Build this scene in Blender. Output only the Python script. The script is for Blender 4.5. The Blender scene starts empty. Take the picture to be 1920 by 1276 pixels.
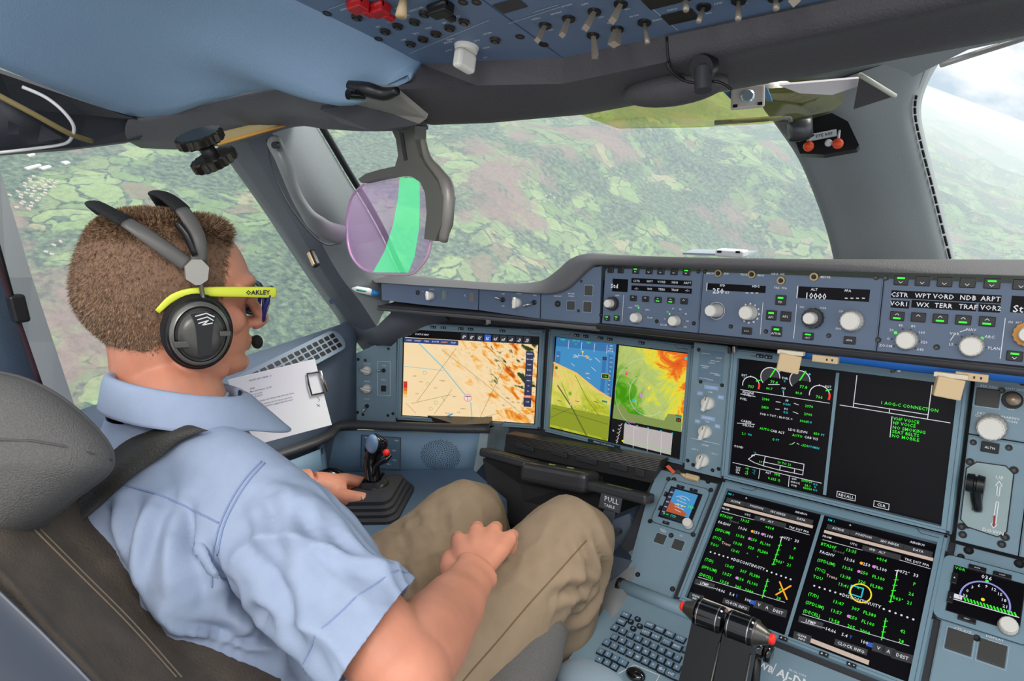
import bpy, bmesh, math, random
import numpy as np
from mathutils import Matrix, Vector
random.seed(7); rng = np.random.default_rng(7)
sc = bpy.context.scene
# ---------------------------------------------------------------- camera
FPX = 1223.8355
CR = np.array([[0.760575, 0.103397, -0.640964], [0.645907, -0.220566, 0.730859], [-0.065806, -0.969876, -0.234542]])
CC = np.array([0.2585, -1.0332, 1.2633])
cd = bpy.data.cameras.new('camera'); cam = bpy.data.objects.new('camera', cd); sc.collection.objects.link(cam)
cd.sensor_width = 36; cd.lens = 36 * FPX / 1920; cd.clip_start = .02; cd.clip_end = 200000
cam.matrix_world = Matrix([list((CR[i, 0], -CR[i, 1], -CR[i, 2], CC[i])) for i in range(3)] + [[0, 0, 0, 1]])
sc.camera = cam
# ---------------------------------------------------------------- exposure
sc.view_settings.view_transform = 'Standard'; sc.view_settings.look = 'None'
sc.view_settings.exposure = 0.0; sc.view_settings.gamma = 1; sc.view_settings.use_curve_mapping = False
# ---------------------------------------------------------------- sky, seen in an aircraft banked 28 degrees to the left
BANK = math.radians(28)
GUP = np.array([math.sin(BANK), 0, math.cos(BANK)])
w = bpy.data.worlds.new('sky'); sc.world = w; w.use_nodes = True
nt = w.node_tree; nt.nodes.clear()
def wn(t, **k):
    n = nt.nodes.new(t)
    for a, b in k.items(): setattr(n, a, b)
    return n
tc = wn('ShaderNodeTexCoord'); mp = wn('ShaderNodeMapping'); mp.inputs['Rotation'].default_value = (0, -BANK, 0)
nt.links.new(tc.outputs['Generated'], mp.inputs['Vector'])
sx = wn('ShaderNodeSeparateXYZ'); nt.links.new(mp.outputs[0], sx.inputs[0])
r1 = wn('ShaderNodeValToRGB'); nt.links.new(sx.outputs['Z'], r1.inputs[0])
e = r1.color_ramp.elements; e[0].position = 0; e[0].color = (.50, .61, .72, 1); e[1].position = .5; e[1].color = (.50, .66, .88, 1)
n1 = wn('ShaderNodeTexNoise'); n1.inputs['Scale'].default_value = 5.5; n1.inputs['Detail'].default_value = 7; n1.inputs['Roughness'].default_value = .55
m2 = wn('ShaderNodeMapping'); m2.inputs['Scale'].default_value = (1, 1, 1.8); m2.inputs['Location'].default_value = (.35, .1, .12)
nt.links.new(mp.outputs[0], m2.inputs[0]); nt.links.new(m2.outputs[0], n1.inputs['Vector'])
r2 = wn('ShaderNodeValToRGB'); nt.links.new(n1.outputs['Fac'], r2.inputs[0])
r2.color_ramp.elements[0].position = .40; r2.color_ramp.elements[0].color = (0, 0, 0, 1); r2.color_ramp.elements[1].position = .54; r2.color_ramp.elements[1].color = (1, 1, 1, 1)
mx = wn('ShaderNodeMix', data_type='RGBA'); nt.links.new(r2.outputs[0], mx.inputs[0]); nt.links.new(r1.outputs[0], mx.inputs[6]); mx.inputs[7].default_value = (1.0, 1.0, 1.0, 1)
bg = wn('ShaderNodeBackground'); nt.links.new(mx.outputs[2], bg.inputs[0]); bg.inputs[1].default_value = 1.15
wo = wn('ShaderNodeOutputWorld'); nt.links.new(bg.outputs[0], wo.inputs[0])
sc.cycles.volume_bounces = 2
w.cycles.sampling_method = 'MANUAL'; w.cycles.sample_map_resolution = 512
# ---------------------------------------------------------------- lights: veiled sun, cockpit dome lights
def light(name, kind, loc, d, energy, color=(1, 1, 1), **k):
    l = bpy.data.lights.new(name, kind); l.energy = energy; l.color = color
    for a, b in k.items(): setattr(l, a, b)
    o = bpy.data.objects.new(name, l); sc.collection.objects.link(o); o.location = loc
    o.rotation_euler = Vector(d).to_track_quat('-Z', 'Y').to_euler(); return o
light('sun', 'SUN', (3, 6, 9), (-.55, -.5, -.85), 4.0, (1.0, .95, .88), angle=math.radians(25))
light('dome_lamp', 'AREA', (.35, -1.9, 1.95), (-.3, .75, -.62), 15, (1, .96, .92), shape='RECTANGLE', size=.9, size_y=.5)
light('dome_lamp', 'AREA', (.75, -.9, 1.85), (-.75, .35, -.75), 8, (1, .97, .94), shape='RECTANGLE', size=.6, size_y=.6)

# ================================================================ helpers
def ray(u, v): return CR @ np.array([(u - 960) / FPX, (v - 638) / FPX, 1.0])
def at(u, v, d): return CC + ray(u, v) * d
def atx(u, v, val, ax=0):
    r = ray(u, v); return CC + r * (val - CC[ax]) / r[ax]
def V(a): return np.array(a, float)
def unit(a): a = V(a); return a / (np.linalg.norm(a) + 1e-12)
def lin(c):
    out = []
    for x in c: x /= 255.; out.append(x / 12.92 if x <= .04045 else ((x + .055) / 1.055) ** 2.4)
    return tuple(out)
class Fr:
    """a flat face in the cockpit: origin, right, up, outward"""
    def __init__(s, o, x, u, n=None):
        s.o = V(o); s.x = unit(x); s.u = V(u); s.u = unit(s.u - s.x * (s.u @ s.x)); s.n = np.cross(s.x, s.u)
    def hit(s, U, W, w=0):
        r = ray(U, W); t = ((s.o + s.n * w - CC) @ s.n) / (r @ s.n); p = CC + r * t - s.o; return float(p @ s.x), float(p @ s.u)
    def P(s, a, b, c=0): return s.o + s.x * a + s.u * b + s.n * c
    def M(s, a=0, b=0, c=0):
        p = s.P(a, b, c); return Matrix([[s.x[i], s.u[i], s.n[i], p[i]] for i in range(3)] + [[0, 0, 0, 1]])
    def loc(s, p): q = V(p) - s.o; return V([q @ s.x, q @ s.u, q @ s.n])
    def sub(s, a, b, c=0, tilt=0):
        u = s.u * math.cos(tilt) + s.n * math.sin(tilt); return Fr(s.P(a, b, c), s.x, u)
WORLD = Fr((0, 0, 0), (1, 0, 0), (0, 1, 0))
UP = V((0, 0, 1))
OL = Fr([-0.7603, -0.0276, 0.841], [0.8102, 0.5772, -0.1018], [0.0121, 0.1572, 0.9875])
IL = Fr([-0.4189, 0.0375, 0.8372], [1, 0, 0], [0, .1736, .9848])
CU = Fr([0, 0, .85], [1, 0, 0], [0, .1736, .9848])
CL = Fr([-0.003, -0.0971, 0.6585], [1, 0, 0], [0, .8002, .5998])
MC = Fr([0, -.065, 1.055], [1, 0, 0], [0, .1736, .9848])
GL = Fr([-.374, -.065, 1.055], [.977, .214, -.012], [0, .17, .985])
OH = Fr(at(1055, 108, .75), [1, 0, 0], [0, -.952, .305])
# ---- materials
MATS = {}
def mat(name, c=(128, 128, 128), rough=.5, metal=0, emit=0, bump=0, bscale=300, vary=0, vscale=8, alpha=1, trans=0, coat=0, spec=.5, sss=0, ior=1.45):
    if name in MATS: return MATS[name]
    m = bpy.data.materials.new(name); m.use_nodes = True; t = m.node_tree; b = t.nodes['Principled BSDF']
    L = lin(c); b.inputs['Base Color'].default_value = (*L, 1); b.inputs['Roughness'].default_value = rough; b.inputs['Metallic'].default_value = metal
    b.inputs['Specular IOR Level'].default_value = spec; b.inputs['Coat Weight'].default_value = coat; b.inputs['IOR'].default_value = ior
    if sss:
        b.inputs['Subsurface Weight'].default_value = sss; b.inputs['Subsurface Radius'].default_value = (.010, .004, .002); b.inputs['Subsurface Scale'].default_value = 1
    if emit: b.inputs['Emission Color'].default_value = (*L, 1); b.inputs['Emission Strength'].default_value = emit; b.inputs['Base Color'].default_value = (.01, .01, .01, 1)
    if trans: b.inputs['Transmission Weight'].default_value = trans
    if alpha < 1: b.inputs['Alpha'].default_value = alpha
    if bump or vary:
        o = t.nodes.new('ShaderNodeTexCoord')
        if bump:
            n = t.nodes.new('ShaderNodeTexNoise'); n.inputs['Scale'].default_value = bscale; n.inputs['Detail'].default_value = 3
            t.links.new(o.outputs['Object'], n.inputs['Vector'])
            bp = t.nodes.new('ShaderNodeBump'); bp.inputs['Strength'].default_value = bump; bp.inputs['Distance'].default_value = .002
            t.links.new(n.outputs['Fac'], bp.inputs['Height']); t.links.new(bp.outputs[0], b.inputs['Normal'])
        if vary:
            n = t.nodes.new('ShaderNodeTexNoise'); n.inputs['Scale'].default_value = vscale; n.inputs['Detail'].default_value = 5
            t.links.new(o.outputs['Object'], n.inputs['Vector'])
            r = t.nodes.new('ShaderNodeValToRGB'); r.color_ramp.elements[0].position = .3; r.color_ramp.elements[1].position = .7
            r.color_ramp.elements[0].color = (*[x * (1 - vary) for x in L], 1); r.color_ramp.elements[1].color = (*[min(1, x * (1 + vary)) for x in L], 1)
            t.links.new(n.outputs['Fac'], r.inputs[0]); t.links.new(r.outputs[0], b.inputs['Base Color'])
    MATS[name] = m; return m
panel = mat('panel_paint', (122, 146, 158), .55, bump=.12, bscale=900, vary=.05, vscale=14)
mcpaint = mat('glareshield_paint', (94, 110, 132), .5, bump=.1, bscale=900, vary=.04)
ovpaint = mat('overhead_paint', (98, 118, 144), .5, bump=.1, bscale=900)
bezel = mat('bezel_paint', (120, 147, 160), .45, bump=.06, bscale=900)
black = mat('black_plastic', (22, 22, 24), .4)
dark = mat('dark_plastic', (52, 52, 56), .5, bump=.1, bscale=600)
rubber = mat('rubber', (48, 49, 53), .65, bump=.15, bscale=500)
beamg = mat('beam_liner', (76, 73, 76), .6, bump=.5, bscale=420)
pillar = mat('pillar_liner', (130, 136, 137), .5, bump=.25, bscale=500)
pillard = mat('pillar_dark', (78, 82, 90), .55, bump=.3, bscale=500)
liner = mat('liner_blue', (132, 158, 184), .7, bump=.25, bscale=500)
gpad = mat('glareshield_pad', (98, 97, 98), .6, bump=.5, bscale=600)
knobm = mat('knob_ivory', (226, 222, 212), .4)
gloss = mat('gloss_black', (12, 12, 14), .12, coat=.5)
winblk = mat('window_black', (10, 9, 14), .45, spec=.15)
metalm = mat('steel', (190, 188, 182), .3, 1)
dmetal = mat('dark_metal', (84, 82, 78), .35, .8)
white = mat('white_marking', (225, 228, 230), .6)
green_led = mat('green_light', (40, 230, 40), .5, emit=1.6)
T_W = mat('screen_white', (225, 228, 235), emit=.9); T_G = mat('screen_green', (50, 240, 40), emit=1.0); T_C = mat('screen_cyan', (30, 200, 215), emit=.9)
T_A = mat('screen_amber', (250, 170, 20), emit=1.0); T_M = mat('screen_magenta', (225, 130, 230), emit=.9); T_R = mat('screen_red', (240, 60, 30), emit=1.0)
T_GY = mat('screen_grey', (120, 120, 124), emit=.5); T_DG = mat('screen_dark_grey', (70, 70, 74), emit=.4); T_SK = mat('screen_sand', (205, 185, 170), emit=.9)
T_BL = mat('screen_blue', (40, 90, 190), emit=.9); T_Y = mat('screen_yellow', (245, 220, 40), emit=1.0)
screenblk = mat('screen_glass', (12, 10, 15), .3, spec=.22)
# ---- meshes
class MB:
    def __init__(s): s.v = []; s.f = []; s.m = []; s.mats = []; s.sm = []
    def mi(s, m):
        if m not in s.mats: s.mats.append(m)
        return s.mats.index(m)
    def add(s, vs, fs, m, smooth=False, T=None):
        b = len(s.v); i = s.mi(m)
        for p in vs:
            s.v.append(tuple(T @ Vector(p)) if T is not None else tuple(float(q) for q in p))
        for f in fs: s.f.append([b + k for k in f]); s.m.append(i); s.sm.append(smooth)
        return s
    def bmadd(s, bm, m, smooth=False, T=None):
        bm.verts.index_update(); s.add([v.co[:] for v in bm.verts], [[v.index for v in f.verts] for f in bm.faces], m, smooth, T); bm.free(); return s
    def box(s, c, d, m, bev=0, T=None, seg=2):
        bm = bmesh.new(); bmesh.ops.create_cube(bm, size=1)
        for v in bm.verts: v.co = Vector((v.co.x * d[0] + c[0], v.co.y * d[1] + c[1], v.co.z * d[2] + c[2]))
        if bev: bmesh.ops.bevel(bm, geom=bm.edges[:], offset=bev, segments=seg, affect='EDGES', profile=.5)
        return s.bmadd(bm, m, False, T)
    def cyl(s, a, b, r1, m, r2=None, n=24, smooth=True, cap=True):
        """cylinder or cone from point a to point b"""
        return s.lathe(a, V(b) - V(a), ([(0, 0)] if cap else []) + [(0, r1), (1, r1 if r2 is None else r2)] + ([(1, 0)] if cap else []), m, n, rel=True, smooth=smooth)
    def lathe(s, o, ax, prof, m, n=28, rel=False, smooth=True, flute=0, nf=0):
        """profile = (height along axis, radius); sharp profile corners keep their own vertices"""
        o = V(o); L = np.linalg.norm(ax); z = unit(ax); x = unit(np.cross(z, (.3, .9, .17) if abs(z[1]) < .9 else (1, 0, .1))); y = np.cross(z, x)
        vs = []; fs = []
        k = L if rel else 1
        def ring(h, r):
            b = len(vs)
            for i in range(n):
                t = 2 * math.pi * i / n; rr = r * (1 + (flute * math.cos(nf * t) if nf else 0)); vs.append(o + z * h * k + (x * math.cos(t) + y * math.sin(t)) * rr)
            return b
        for (h0, q0), (h1, q1) in zip(prof[:-1], prof[1:]):
            a = ring(h0, max(q0, 1e-6)); b = ring(h1, max(q1, 1e-6))
            for i in range(n): fs.append([a + i, a + (i + 1) % n, b + (i + 1) % n, b + i])
        return s.add(vs, fs, m, smooth)
    def tube(s, pts, r, m, n=12, cap=True, ell=None, up=None, smooth=True, fine=0):
        """smooth tube along points; r number or list; ell = ratio of the second radius (number or list)"""
        P = [V(p) for p in pts]; k = len(P)
        R = list(r) if hasattr(r, '__len__') else [r] * k
        E = list(ell) if hasattr(ell, '__len__') else [ell or 1] * k
        if fine: P, R, E = resample(P, R, E, fine)
        k = len(P); vs = []; fs = []; ref = V(up) if up is not None else None
        T = [unit(P[min(i + 1, k - 1)] - P[max(i - 1, 0)]) for i in range(k)]
        nx = None
        for i in range(k):
            t = T[i]
            if ref is not None: x = ref - t * (ref @ t)
            elif nx is None: x = np.cross(t, (0, 0, 1)) if abs(t[2]) < .9 else np.cross(t, (0, 1, 0))
            else: x = nx - t * (nx @ t)
            x = unit(x); nx = x; y = np.cross(t, x)
            for j in range(n):
                a = 2 * math.pi * j / n; vs.append(P[i] + x * math.cos(a) * R[i] + y * math.sin(a) * R[i] * E[i])
        for i in range(k - 1):
            for j in range(n): fs.append([i * n + j, i * n + (j + 1) % n, (i + 1) * n + (j + 1) % n, (i + 1) * n + j])
        if cap: fs.append(list(range(n))[::-1]); fs.append([(k - 1) * n + j for j in range(n)])
        return s.add(vs, fs, m, smooth)
    def prism(s, poly, z0, z1, m, T=None, bev=0):
        n = len(poly); vs = [(x, y, z0) for x, y in poly] + [(x, y, z1) for x, y in poly]
        fs = [list(range(n))[::-1], list(range(n, 2 * n))] + [[i, (i + 1) % n, n + (i + 1) % n, n + i] for i in range(n)]
        if bev:
            bm = bmesh.new(); bv = [bm.verts.new(p) for p in vs]
            for f in fs: bm.faces.new([bv[i] for i in f])
            top = [e for e in bm.edges if e.verts[0].co.z == z1 and e.verts[1].co.z == z1]
            bmesh.ops.bevel(bm, geom=top, offset=bev, segments=2, affect='EDGES'); return s.bmadd(bm, m, False, T)
        return s.add(vs, fs, m, False, T)
    def slab(s, pts, thick, m, n=None):
        """thick plate from a world-space outline"""
        P = [V(p) for p in pts]
        if n is None: n = unit(np.cross(P[1] - P[0], P[-1] - P[0]))
        k = len(P); vs = P + [p + V(n) * thick for p in P]
        fs = [list(range(k))[::-1], list(range(k, 2 * k))] + [[i, (i + 1) % k, k + (i + 1) % k, k + i] for i in range(k)]
        return s.add(vs, fs, m)
    def grid(s, rows, m, smooth=True, thick=0, tn=None):
        """loft rows of points; thick gives it a back"""
        R = [[V(p) for p in r] for r in rows]; a = len(R); b = len(R[0]); vs = [p for r in R for p in r]
        fs = [[i * b + j, i * b + j + 1, (i + 1) * b + j + 1, (i + 1) * b + j] for i in range(a - 1) for j in range(b - 1)]
        if thick:
            o = len(vs); vs += [p + V(tn) * thick for p in vs]
            fs += [[o + k for k in f[::-1]] for f in fs]
            rim = [(0, j) for j in range(b)] + [(i, b - 1) for i in range(1, a)] + [(a - 1, j) for j in range(b - 2, -1, -1)] + [(i, 0) for i in range(a - 2, 0, -1)]
            ids = [i * b + j for i, j in rim]; q = len(ids)
            fs += [[ids[k], o + ids[k], o + ids[(k + 1) % q], ids[(k + 1) % q]] for k in range(q)]
        return s.add(vs, fs, m, smooth)
    def ball(s, c, r, m, n=20, sc=(1, 1, 1), T=None):
        bm = bmesh.new(); bmesh.ops.create_uvsphere(bm, u_segments=n, v_segments=n // 2 + 2, radius=1)
        for v in bm.verts: v.co = Vector((c[0] + v.co.x * r * sc[0], c[1] + v.co.y * r * sc[1], c[2] + v.co.z * r * sc[2]))
        return s.bmadd(bm, m, True, T)
    def text(s, t, x, y, h, m, z=.0006, ax='c', sx=1, rot=0, bold=0):
        """lettering lying in the local xy plane; h is the height of a capital"""
        vs, fs, wd = glyphs(t, bold); k = h / .70; off = {'c': -wd / 2, 'l': 0, 'r': -wd}[ax]; c, q = math.cos(rot), math.sin(rot)
        out = []
        for a, b in vs:
            X = (a + off) * k * sx; Y = (b - .35) * k; out.append((x + X * c - Y * q, y + X * q + Y * c, z))
        return s.add(out, fs, m)
    def rect(s, x0, y0, x1, y1, m, z=.0004): return s.add([(x0, y0, z), (x1, y0, z), (x1, y1, z), (x0, y1, z)], [[0, 1, 2, 3]], m)
    def line(s, pts, w, m, z=.0006, close=False):
        P = [V(p)[:2] for p in pts]
        if close: P.append(P[0])
        for a, b in zip(P[:-1], P[1:]):
            d = unit(b - a); q = V((-d[1], d[0])) * w / 2; e = d * w * .3
            s.add([(*(a - q - e), z), (*(b - q + e), z), (*(b + q + e), z), (*(a + q - e), z)], [[0, 1, 2, 3]], m)
        return s
    def arc(s, x, y, r, a0, a1, w, m, n=20, z=.0006):
        return s.line([(x + r * math.cos(math.radians(a0 + (a1 - a0) * i / n)), y + r * math.sin(math.radians(a0 + (a1 - a0) * i / n))) for i in range(n + 1)], w, m, z)
    def disc(s, x, y, r, m, z=.0006, n=16): return s.add([(x + r * math.cos(2 * math.pi * i / n), y + r * math.sin(2 * math.pi * i / n), z) for i in range(n)], [list(range(n))], m)
    def build(s, name, parent=None, M=None, **k):
        me = bpy.data.meshes.new(name); me.from_pydata(s.v, [], s.f)
        for m in s.mats: me.materials.append(m)
        me.polygons.foreach_set('material_index', s.m); me.polygons.foreach_set('use_smooth', s.sm); me.update()
        o = bpy.data.objects.new(name, me); sc.collection.objects.link(o)
        if parent is not None: o.parent = parent
        elif M is not None: o.matrix_world = M
        if M is not None and parent is not None: o.matrix_local = M
        tag(o, **k); return o
def tag(o, label=None, cat=None, group=None, kind=None):
    if label: o['label'] = label
    if cat: o['category'] = cat
    if group: o['group'] = group
    if kind: o['kind'] = kind
    return o
def thing(name, label, cat, M=None, group=None):
    o = bpy.data.objects.new(name, None); sc.collection.objects.link(o); o.empty_display_size = .02
    if M is not None: o.matrix_world = M
    return tag(o, label, cat, group)
def resample(P, R, E, fine):
    k = len(P); out = []; ro = []; eo = []
    for i in range(k - 1):
        p0, p1, p2, p3 = P[max(i - 1, 0)], P[i], P[i + 1], P[min(i + 2, k - 1)]
        for j in range(fine):
            t = j / fine
            out.append(.5 * ((2 * p1) + (-p0 + p2) * t + (2 * p0 - 5 * p1 + 4 * p2 - p3) * t * t + (-p0 + 3 * p1 - 3 * p2 + p3) * t ** 3))
            q = t * t * (3 - 2 * t); ro.append(R[i] * (1 - q) + R[i + 1] * q); eo.append(E[i] * (1 - q) + E[i + 1] * q)
    out.append(P[-1]); ro.append(R[-1]); eo.append(E[-1]); return out, ro, eo
def spline(pts, fine=6): return resample([V(p) for p in pts], [0] * len(pts), [0] * len(pts), fine)[0]
_G = {}
def glyphs(t, bold=0):
    if (t, bold) in _G: return _G[(t, bold)]
    c = bpy.data.curves.new('t', 'FONT'); c.body = t; c.size = 1; c.resolution_u = 1; c.offset = .012 + .02 * bold
    c.space_character = 1.08
    o = bpy.data.objects.new('t', c); sc.collection.objects.link(o); dg = bpy.context.evaluated_depsgraph_get(); dg.update()
    me = bpy.data.meshes.new_from_object(o.evaluated_get(dg)); vs = [(v.co.x, v.co.y) for v in me.vertices]; fs = [list(p.vertices) for p in me.polygons]
    bpy.data.objects.remove(o); bpy.data.curves.remove(c); bpy.data.meshes.remove(me)
    wd = max([a for a, b in vs], default=0); _G[(t, bold)] = (vs, fs, wd); return _G[(t, bold)]
def rrect(w, h, r, n=4, cx=0, cy=0):
    out = []
    for (x, y, a) in ((w / 2 - r, h / 2 - r, 0), (-w / 2 + r, h / 2 - r, 90), (-w / 2 + r, -h / 2 + r, 180), (w / 2 - r, -h / 2 + r, 270)):
        for i in range(n + 1): t = math.radians(a + 90 * i / n); out.append((cx + x + r * math.cos(t), cy + y + r * math.sin(t)))
    return out
# ================================================================ the land below, aircraft banked
GX = np.array([math.cos(BANK), 0, -math.sin(BANK)]); GY = V((0, 1, 0)); ALT = 1900.
def vnoise(x, y, s):
    xi = np.floor(x).astype(int); yi = np.floor(y).astype(int); fx = x - xi; fy = y - yi
    def h(a, b): q = np.sin(a * 127.1 + b * 311.7 + s * 74.7) * 43758.5453; return q - np.floor(q)
    fx = fx * fx * (3 - 2 * fx); fy = fy * fy * (3 - 2 * fy)
    return (h(xi, yi) * (1 - fx) + h(xi + 1, yi) * fx) * (1 - fy) + (h(xi, yi + 1) * (1 - fx) + h(xi + 1, yi + 1) * fx) * fy
def relief(x, y):
    r = np.hypot(x, y); out = 0; A = 420.; S = 3800.
    for k in range(6):
        v = vnoise(x / S + 11.3, y / S + 4.7, k); out = out + A * (1 - np.abs(2 * v - 1)) ** 1.5; A *= .48; S *= .5
    az = np.degrees(np.arctan2(x, y))
    flat = 1 / (1 + np.exp((az + 66) / 3.5)) * .88          # the valley floor with the village
    return out * np.clip((r - 2200) / 5000, .25, 1) * (1 - flat)
na, nr = 420, 520
azs = np.radians(np.linspace(-112, 35, na)); rs = 900 * (70.0 ** np.linspace(0, 1, nr))
A_, R_ = np.meshgrid(azs, rs); gx = R_ * np.sin(A_); gy = R_ * np.cos(A_); gh = relief(gx, gy)
def land(x, y, h): return GX * x + GY * y + GUP * (h - ALT)
Pg = gx[..., None] * GX + gy[..., None] * GY + (gh - ALT)[..., None] * GUP
me = bpy.data.meshes.new('ground'); idx = np.arange(na * nr).reshape(nr, na)
fc = np.stack([idx[:-1, :-1], idx[:-1, 1:], idx[1:, 1:], idx[1:, :-1]], -1).reshape(-1, 4)
me.from_pydata(Pg.reshape(-1, 3).tolist(), [], fc.tolist()); me.polygons.foreach_set('use_smooth', [True] * len(me.polygons))
g = bpy.data.objects.new('ground', me); sc.collection.objects.link(g); tag(g, kind='structure')
m = bpy.data.materials.new('farmland'); m.use_nodes = True; t = m.node_tree; b = t.nodes['Principled BSDF']; b.inputs['Roughness'].default_value = .95; b.inputs['Specular IOR Level'].default_value = .1
def N(tp, **k):
    n = t.nodes.new(tp)
    for a_, b_ in k.items():
        if hasattr(n, a_): setattr(n, a_, b_)
        else: n.inputs[a_].default_value = b_
    return n
def lk(a_, b_): t.links.new(a_, b_)
geo = N('ShaderNodeTexCoord'); rot = N('ShaderNodeMapping'); rot.inputs['Rotation'].default_value = (0, -BANK, 0)
lk(geo.outputs['Object'], rot.inputs[0]); flat_ = N('ShaderNodeMapping'); flat_.inputs['Scale'].default_value = (1, 1, 0); lk(rot.outputs[0], flat_.inputs[0])
wr = N('ShaderNodeTexNoise'); wr.inputs['Scale'].default_value = .0016; wr.inputs['Detail'].default_value = 4; lk(flat_.outputs[0], wr.inputs['Vector'])
wm = N('ShaderNodeMix', data_type='RGBA', blend_type='LINEAR_LIGHT'); wm.inputs[0].default_value = 500; 
wa = N('ShaderNodeVectorMath', operation='MULTIPLY_ADD'); lk(wr.outputs['Color'], wa.inputs[0]); wa.inputs[1].default_value = (900, 700, 0); lk(flat_.outputs[0], wa.inputs[2])
t.nodes.remove(wm)
vo = N('ShaderNodeTexVoronoi'); vo.inputs['Scale'].default_value = .0062; lk(wa.outputs[0], vo.inputs['Vector'])
sepc = N('ShaderNodeSeparateColor'); lk(vo.outputs['Color'], sepc.inputs[0])
rf = N('ShaderNodeValToRGB'); lk(sepc.outputs[0], rf.inputs[0]); cr = rf.color_ramp; cr.interpolation = 'CONSTANT'
cols = [(0, (108, 134, 86)), (.22, (124, 150, 98)), (.40, (116, 142, 94)), (.55, (136, 158, 106)), (.68, (124, 142, 98)), (.82, (152, 150, 114)), (.87, (124, 116, 94)), (.91, (140, 160, 108))]
cr.elements[0].color = (*lin(cols[0][1]), 1); cr.elements[1].position = cols[1][0]; cr.elements[1].color = (*lin(cols[1][1]), 1)
for p_, c_ in cols[2:]: el = cr.elements.new(p_); el.color = (*lin(c_), 1)
ve = N('ShaderNodeTexVoronoi', feature='DISTANCE_TO_EDGE'); ve.inputs['Scale'].default_value = .0062; lk(wa.outputs[0], ve.inputs['Vector'])
hn = N('ShaderNodeTexNoise'); hn.inputs['Scale'].default_value = .006; hn.inputs['Detail'].default_value = 6; lk(flat_.outputs[0], hn.inputs['Vector'])
he = N('ShaderNodeMath', operation='MULTIPLY_ADD'); lk(hn.outputs['Fac'], he.inputs[0]); he.inputs[1].default_value = .42; he.inputs[2].default_value = -.165
hc = N('ShaderNodeMath', operation='LESS_THAN'); lk(ve.outputs['Distance'], hc.inputs[0]); lk(he.outputs[0], hc.inputs[1])
fn = N('ShaderNodeTexNoise'); fn.inputs['Scale'].default_value = .0011; fn.inputs['Detail'].default_value = 9; fn.inputs['Roughness'].default_value = .62; lk(flat_.outputs[0], fn.inputs['Vector'])
fr = N('ShaderNodeValToRGB'); lk(fn.outputs['Fac'], fr.inputs[0]); fr.color_ramp.elements[0].position = .475; fr.color_ramp.elements[1].position = .515
fmx = N('ShaderNodeMath', operation='MAXIMUM'); lk(hc.outputs[0], fmx.inputs[0]); lk(fr.outputs[0], fmx.inputs[1])
tn = N('ShaderNodeTexNoise'); tn.inputs['Scale'].default_value = .026; tn.inputs['Detail'].default_value = 5; tn.inputs['Roughness'].default_value = .7; lk(flat_.outputs[0], tn.inputs['Vector'])
tr = N('ShaderNodeValToRGB'); lk(tn.outputs['Fac'], tr.inputs[0]); tr.color_ramp.elements[0].position = .38; tr.color_ramp.elements[1].position = .66
tr.color_ramp.elements[0].color = (*lin((38, 60, 60)), 1); tr.color_ramp.elements[1].color = (*lin((112, 132, 98)), 1)
bn = N('ShaderNodeTexNoise'); bn.inputs['Scale'].default_value = .0006; bn.inputs['Detail'].default_value = 6; bn.inputs['Roughness'].default_value = .6
bo = N('ShaderNodeMapping'); bo.inputs['Location'].default_value = (900, 400, 0); lk(flat_.outputs[0], bo.inputs[0]); lk(bo.outputs[0], bn.inputs['Vector'])
br = N('ShaderNodeValToRGB'); lk(bn.outputs['Fac'], br.inputs[0]); br.color_ramp.elements[0].position = .55; br.color_ramp.elements[1].position = .60
mA = N('ShaderNodeMix', data_type='RGBA'); lk(fmx.outputs[0], mA.inputs[0]); lk(rf.outputs[0], mA.inputs[6]); lk(tr.outputs[0], mA.inputs[7])
mB = N('ShaderNodeMix', data_type='RGBA'); lk(br.outputs[0], mB.inputs[0]); lk(mA.outputs[2], mB.inputs[6]); mB.inputs[7].default_value = (*lin((132, 112, 104)), 1)
bpn = N('ShaderNodeBump'); bpn.inputs['Strength'].default_value = 1; bpn.inputs['Distance'].default_value = 130; bno = N('ShaderNodeTexNoise'); bno.inputs['Scale'].default_value = .0028; bno.inputs['Detail'].default_value = 8; lk(flat_.outputs[0], bno.inputs['Vector']); lk(bno.outputs['Fac'], bpn.inputs['Height']); lk(bpn.outputs[0], b.inputs['Normal'])
mC = N('ShaderNodeMix', data_type='RGBA', blend_type='MULTIPLY'); mC.inputs[0].default_value = 1; mr_ = N('ShaderNodeMapRange'); lk(tn.outputs['Fac'], mr_.inputs[0]); mr_.inputs[1].default_value = .35; mr_.inputs[2].default_value = .6; mr_.inputs[3].default_value = .74; mr_.inputs[4].default_value = 1.06; lk(mB.outputs[2], mC.inputs[6]); lk(mr_.outputs[0], mC.inputs[7]); lk(mC.outputs[2], b.inputs['Base Color']); me.materials.append(m)
# valley haze: a real layer of thin air over the land
hz = bpy.data.materials.new('haze'); hz.use_nodes = True; t = hz.node_tree; t.nodes.clear()
vs_ = N('ShaderNodeVolumeScatter'); vs_.inputs['Color'].default_value = (.62, .72, .84, 1); vs_.inputs['Density'].default_value = 1 / 15000; vs_.inputs['Anisotropy'].default_value = .2
oo = N('ShaderNodeOutputMaterial'); lk(vs_.outputs[0], oo.inputs['Volume'])
hb = MB(); q = []
for hh in (-900, ALT - 120):
    for sx_, sy_ in ((-50000, -4000), (16000, -4000), (16000, 70000), (-50000, 70000)): q.append(land(sx_, sy_, hh))
hb.add(q, [[0, 3, 2, 1], [4, 5, 6, 7], [0, 1, 5, 4], [1, 2, 6, 5], [2, 3, 7, 6], [3, 0, 4, 7]], hz); HAZE = hb.build('haze', label='pale blue haze lying over the hills outside the windows', cat='haze', kind='stuff')
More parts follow.
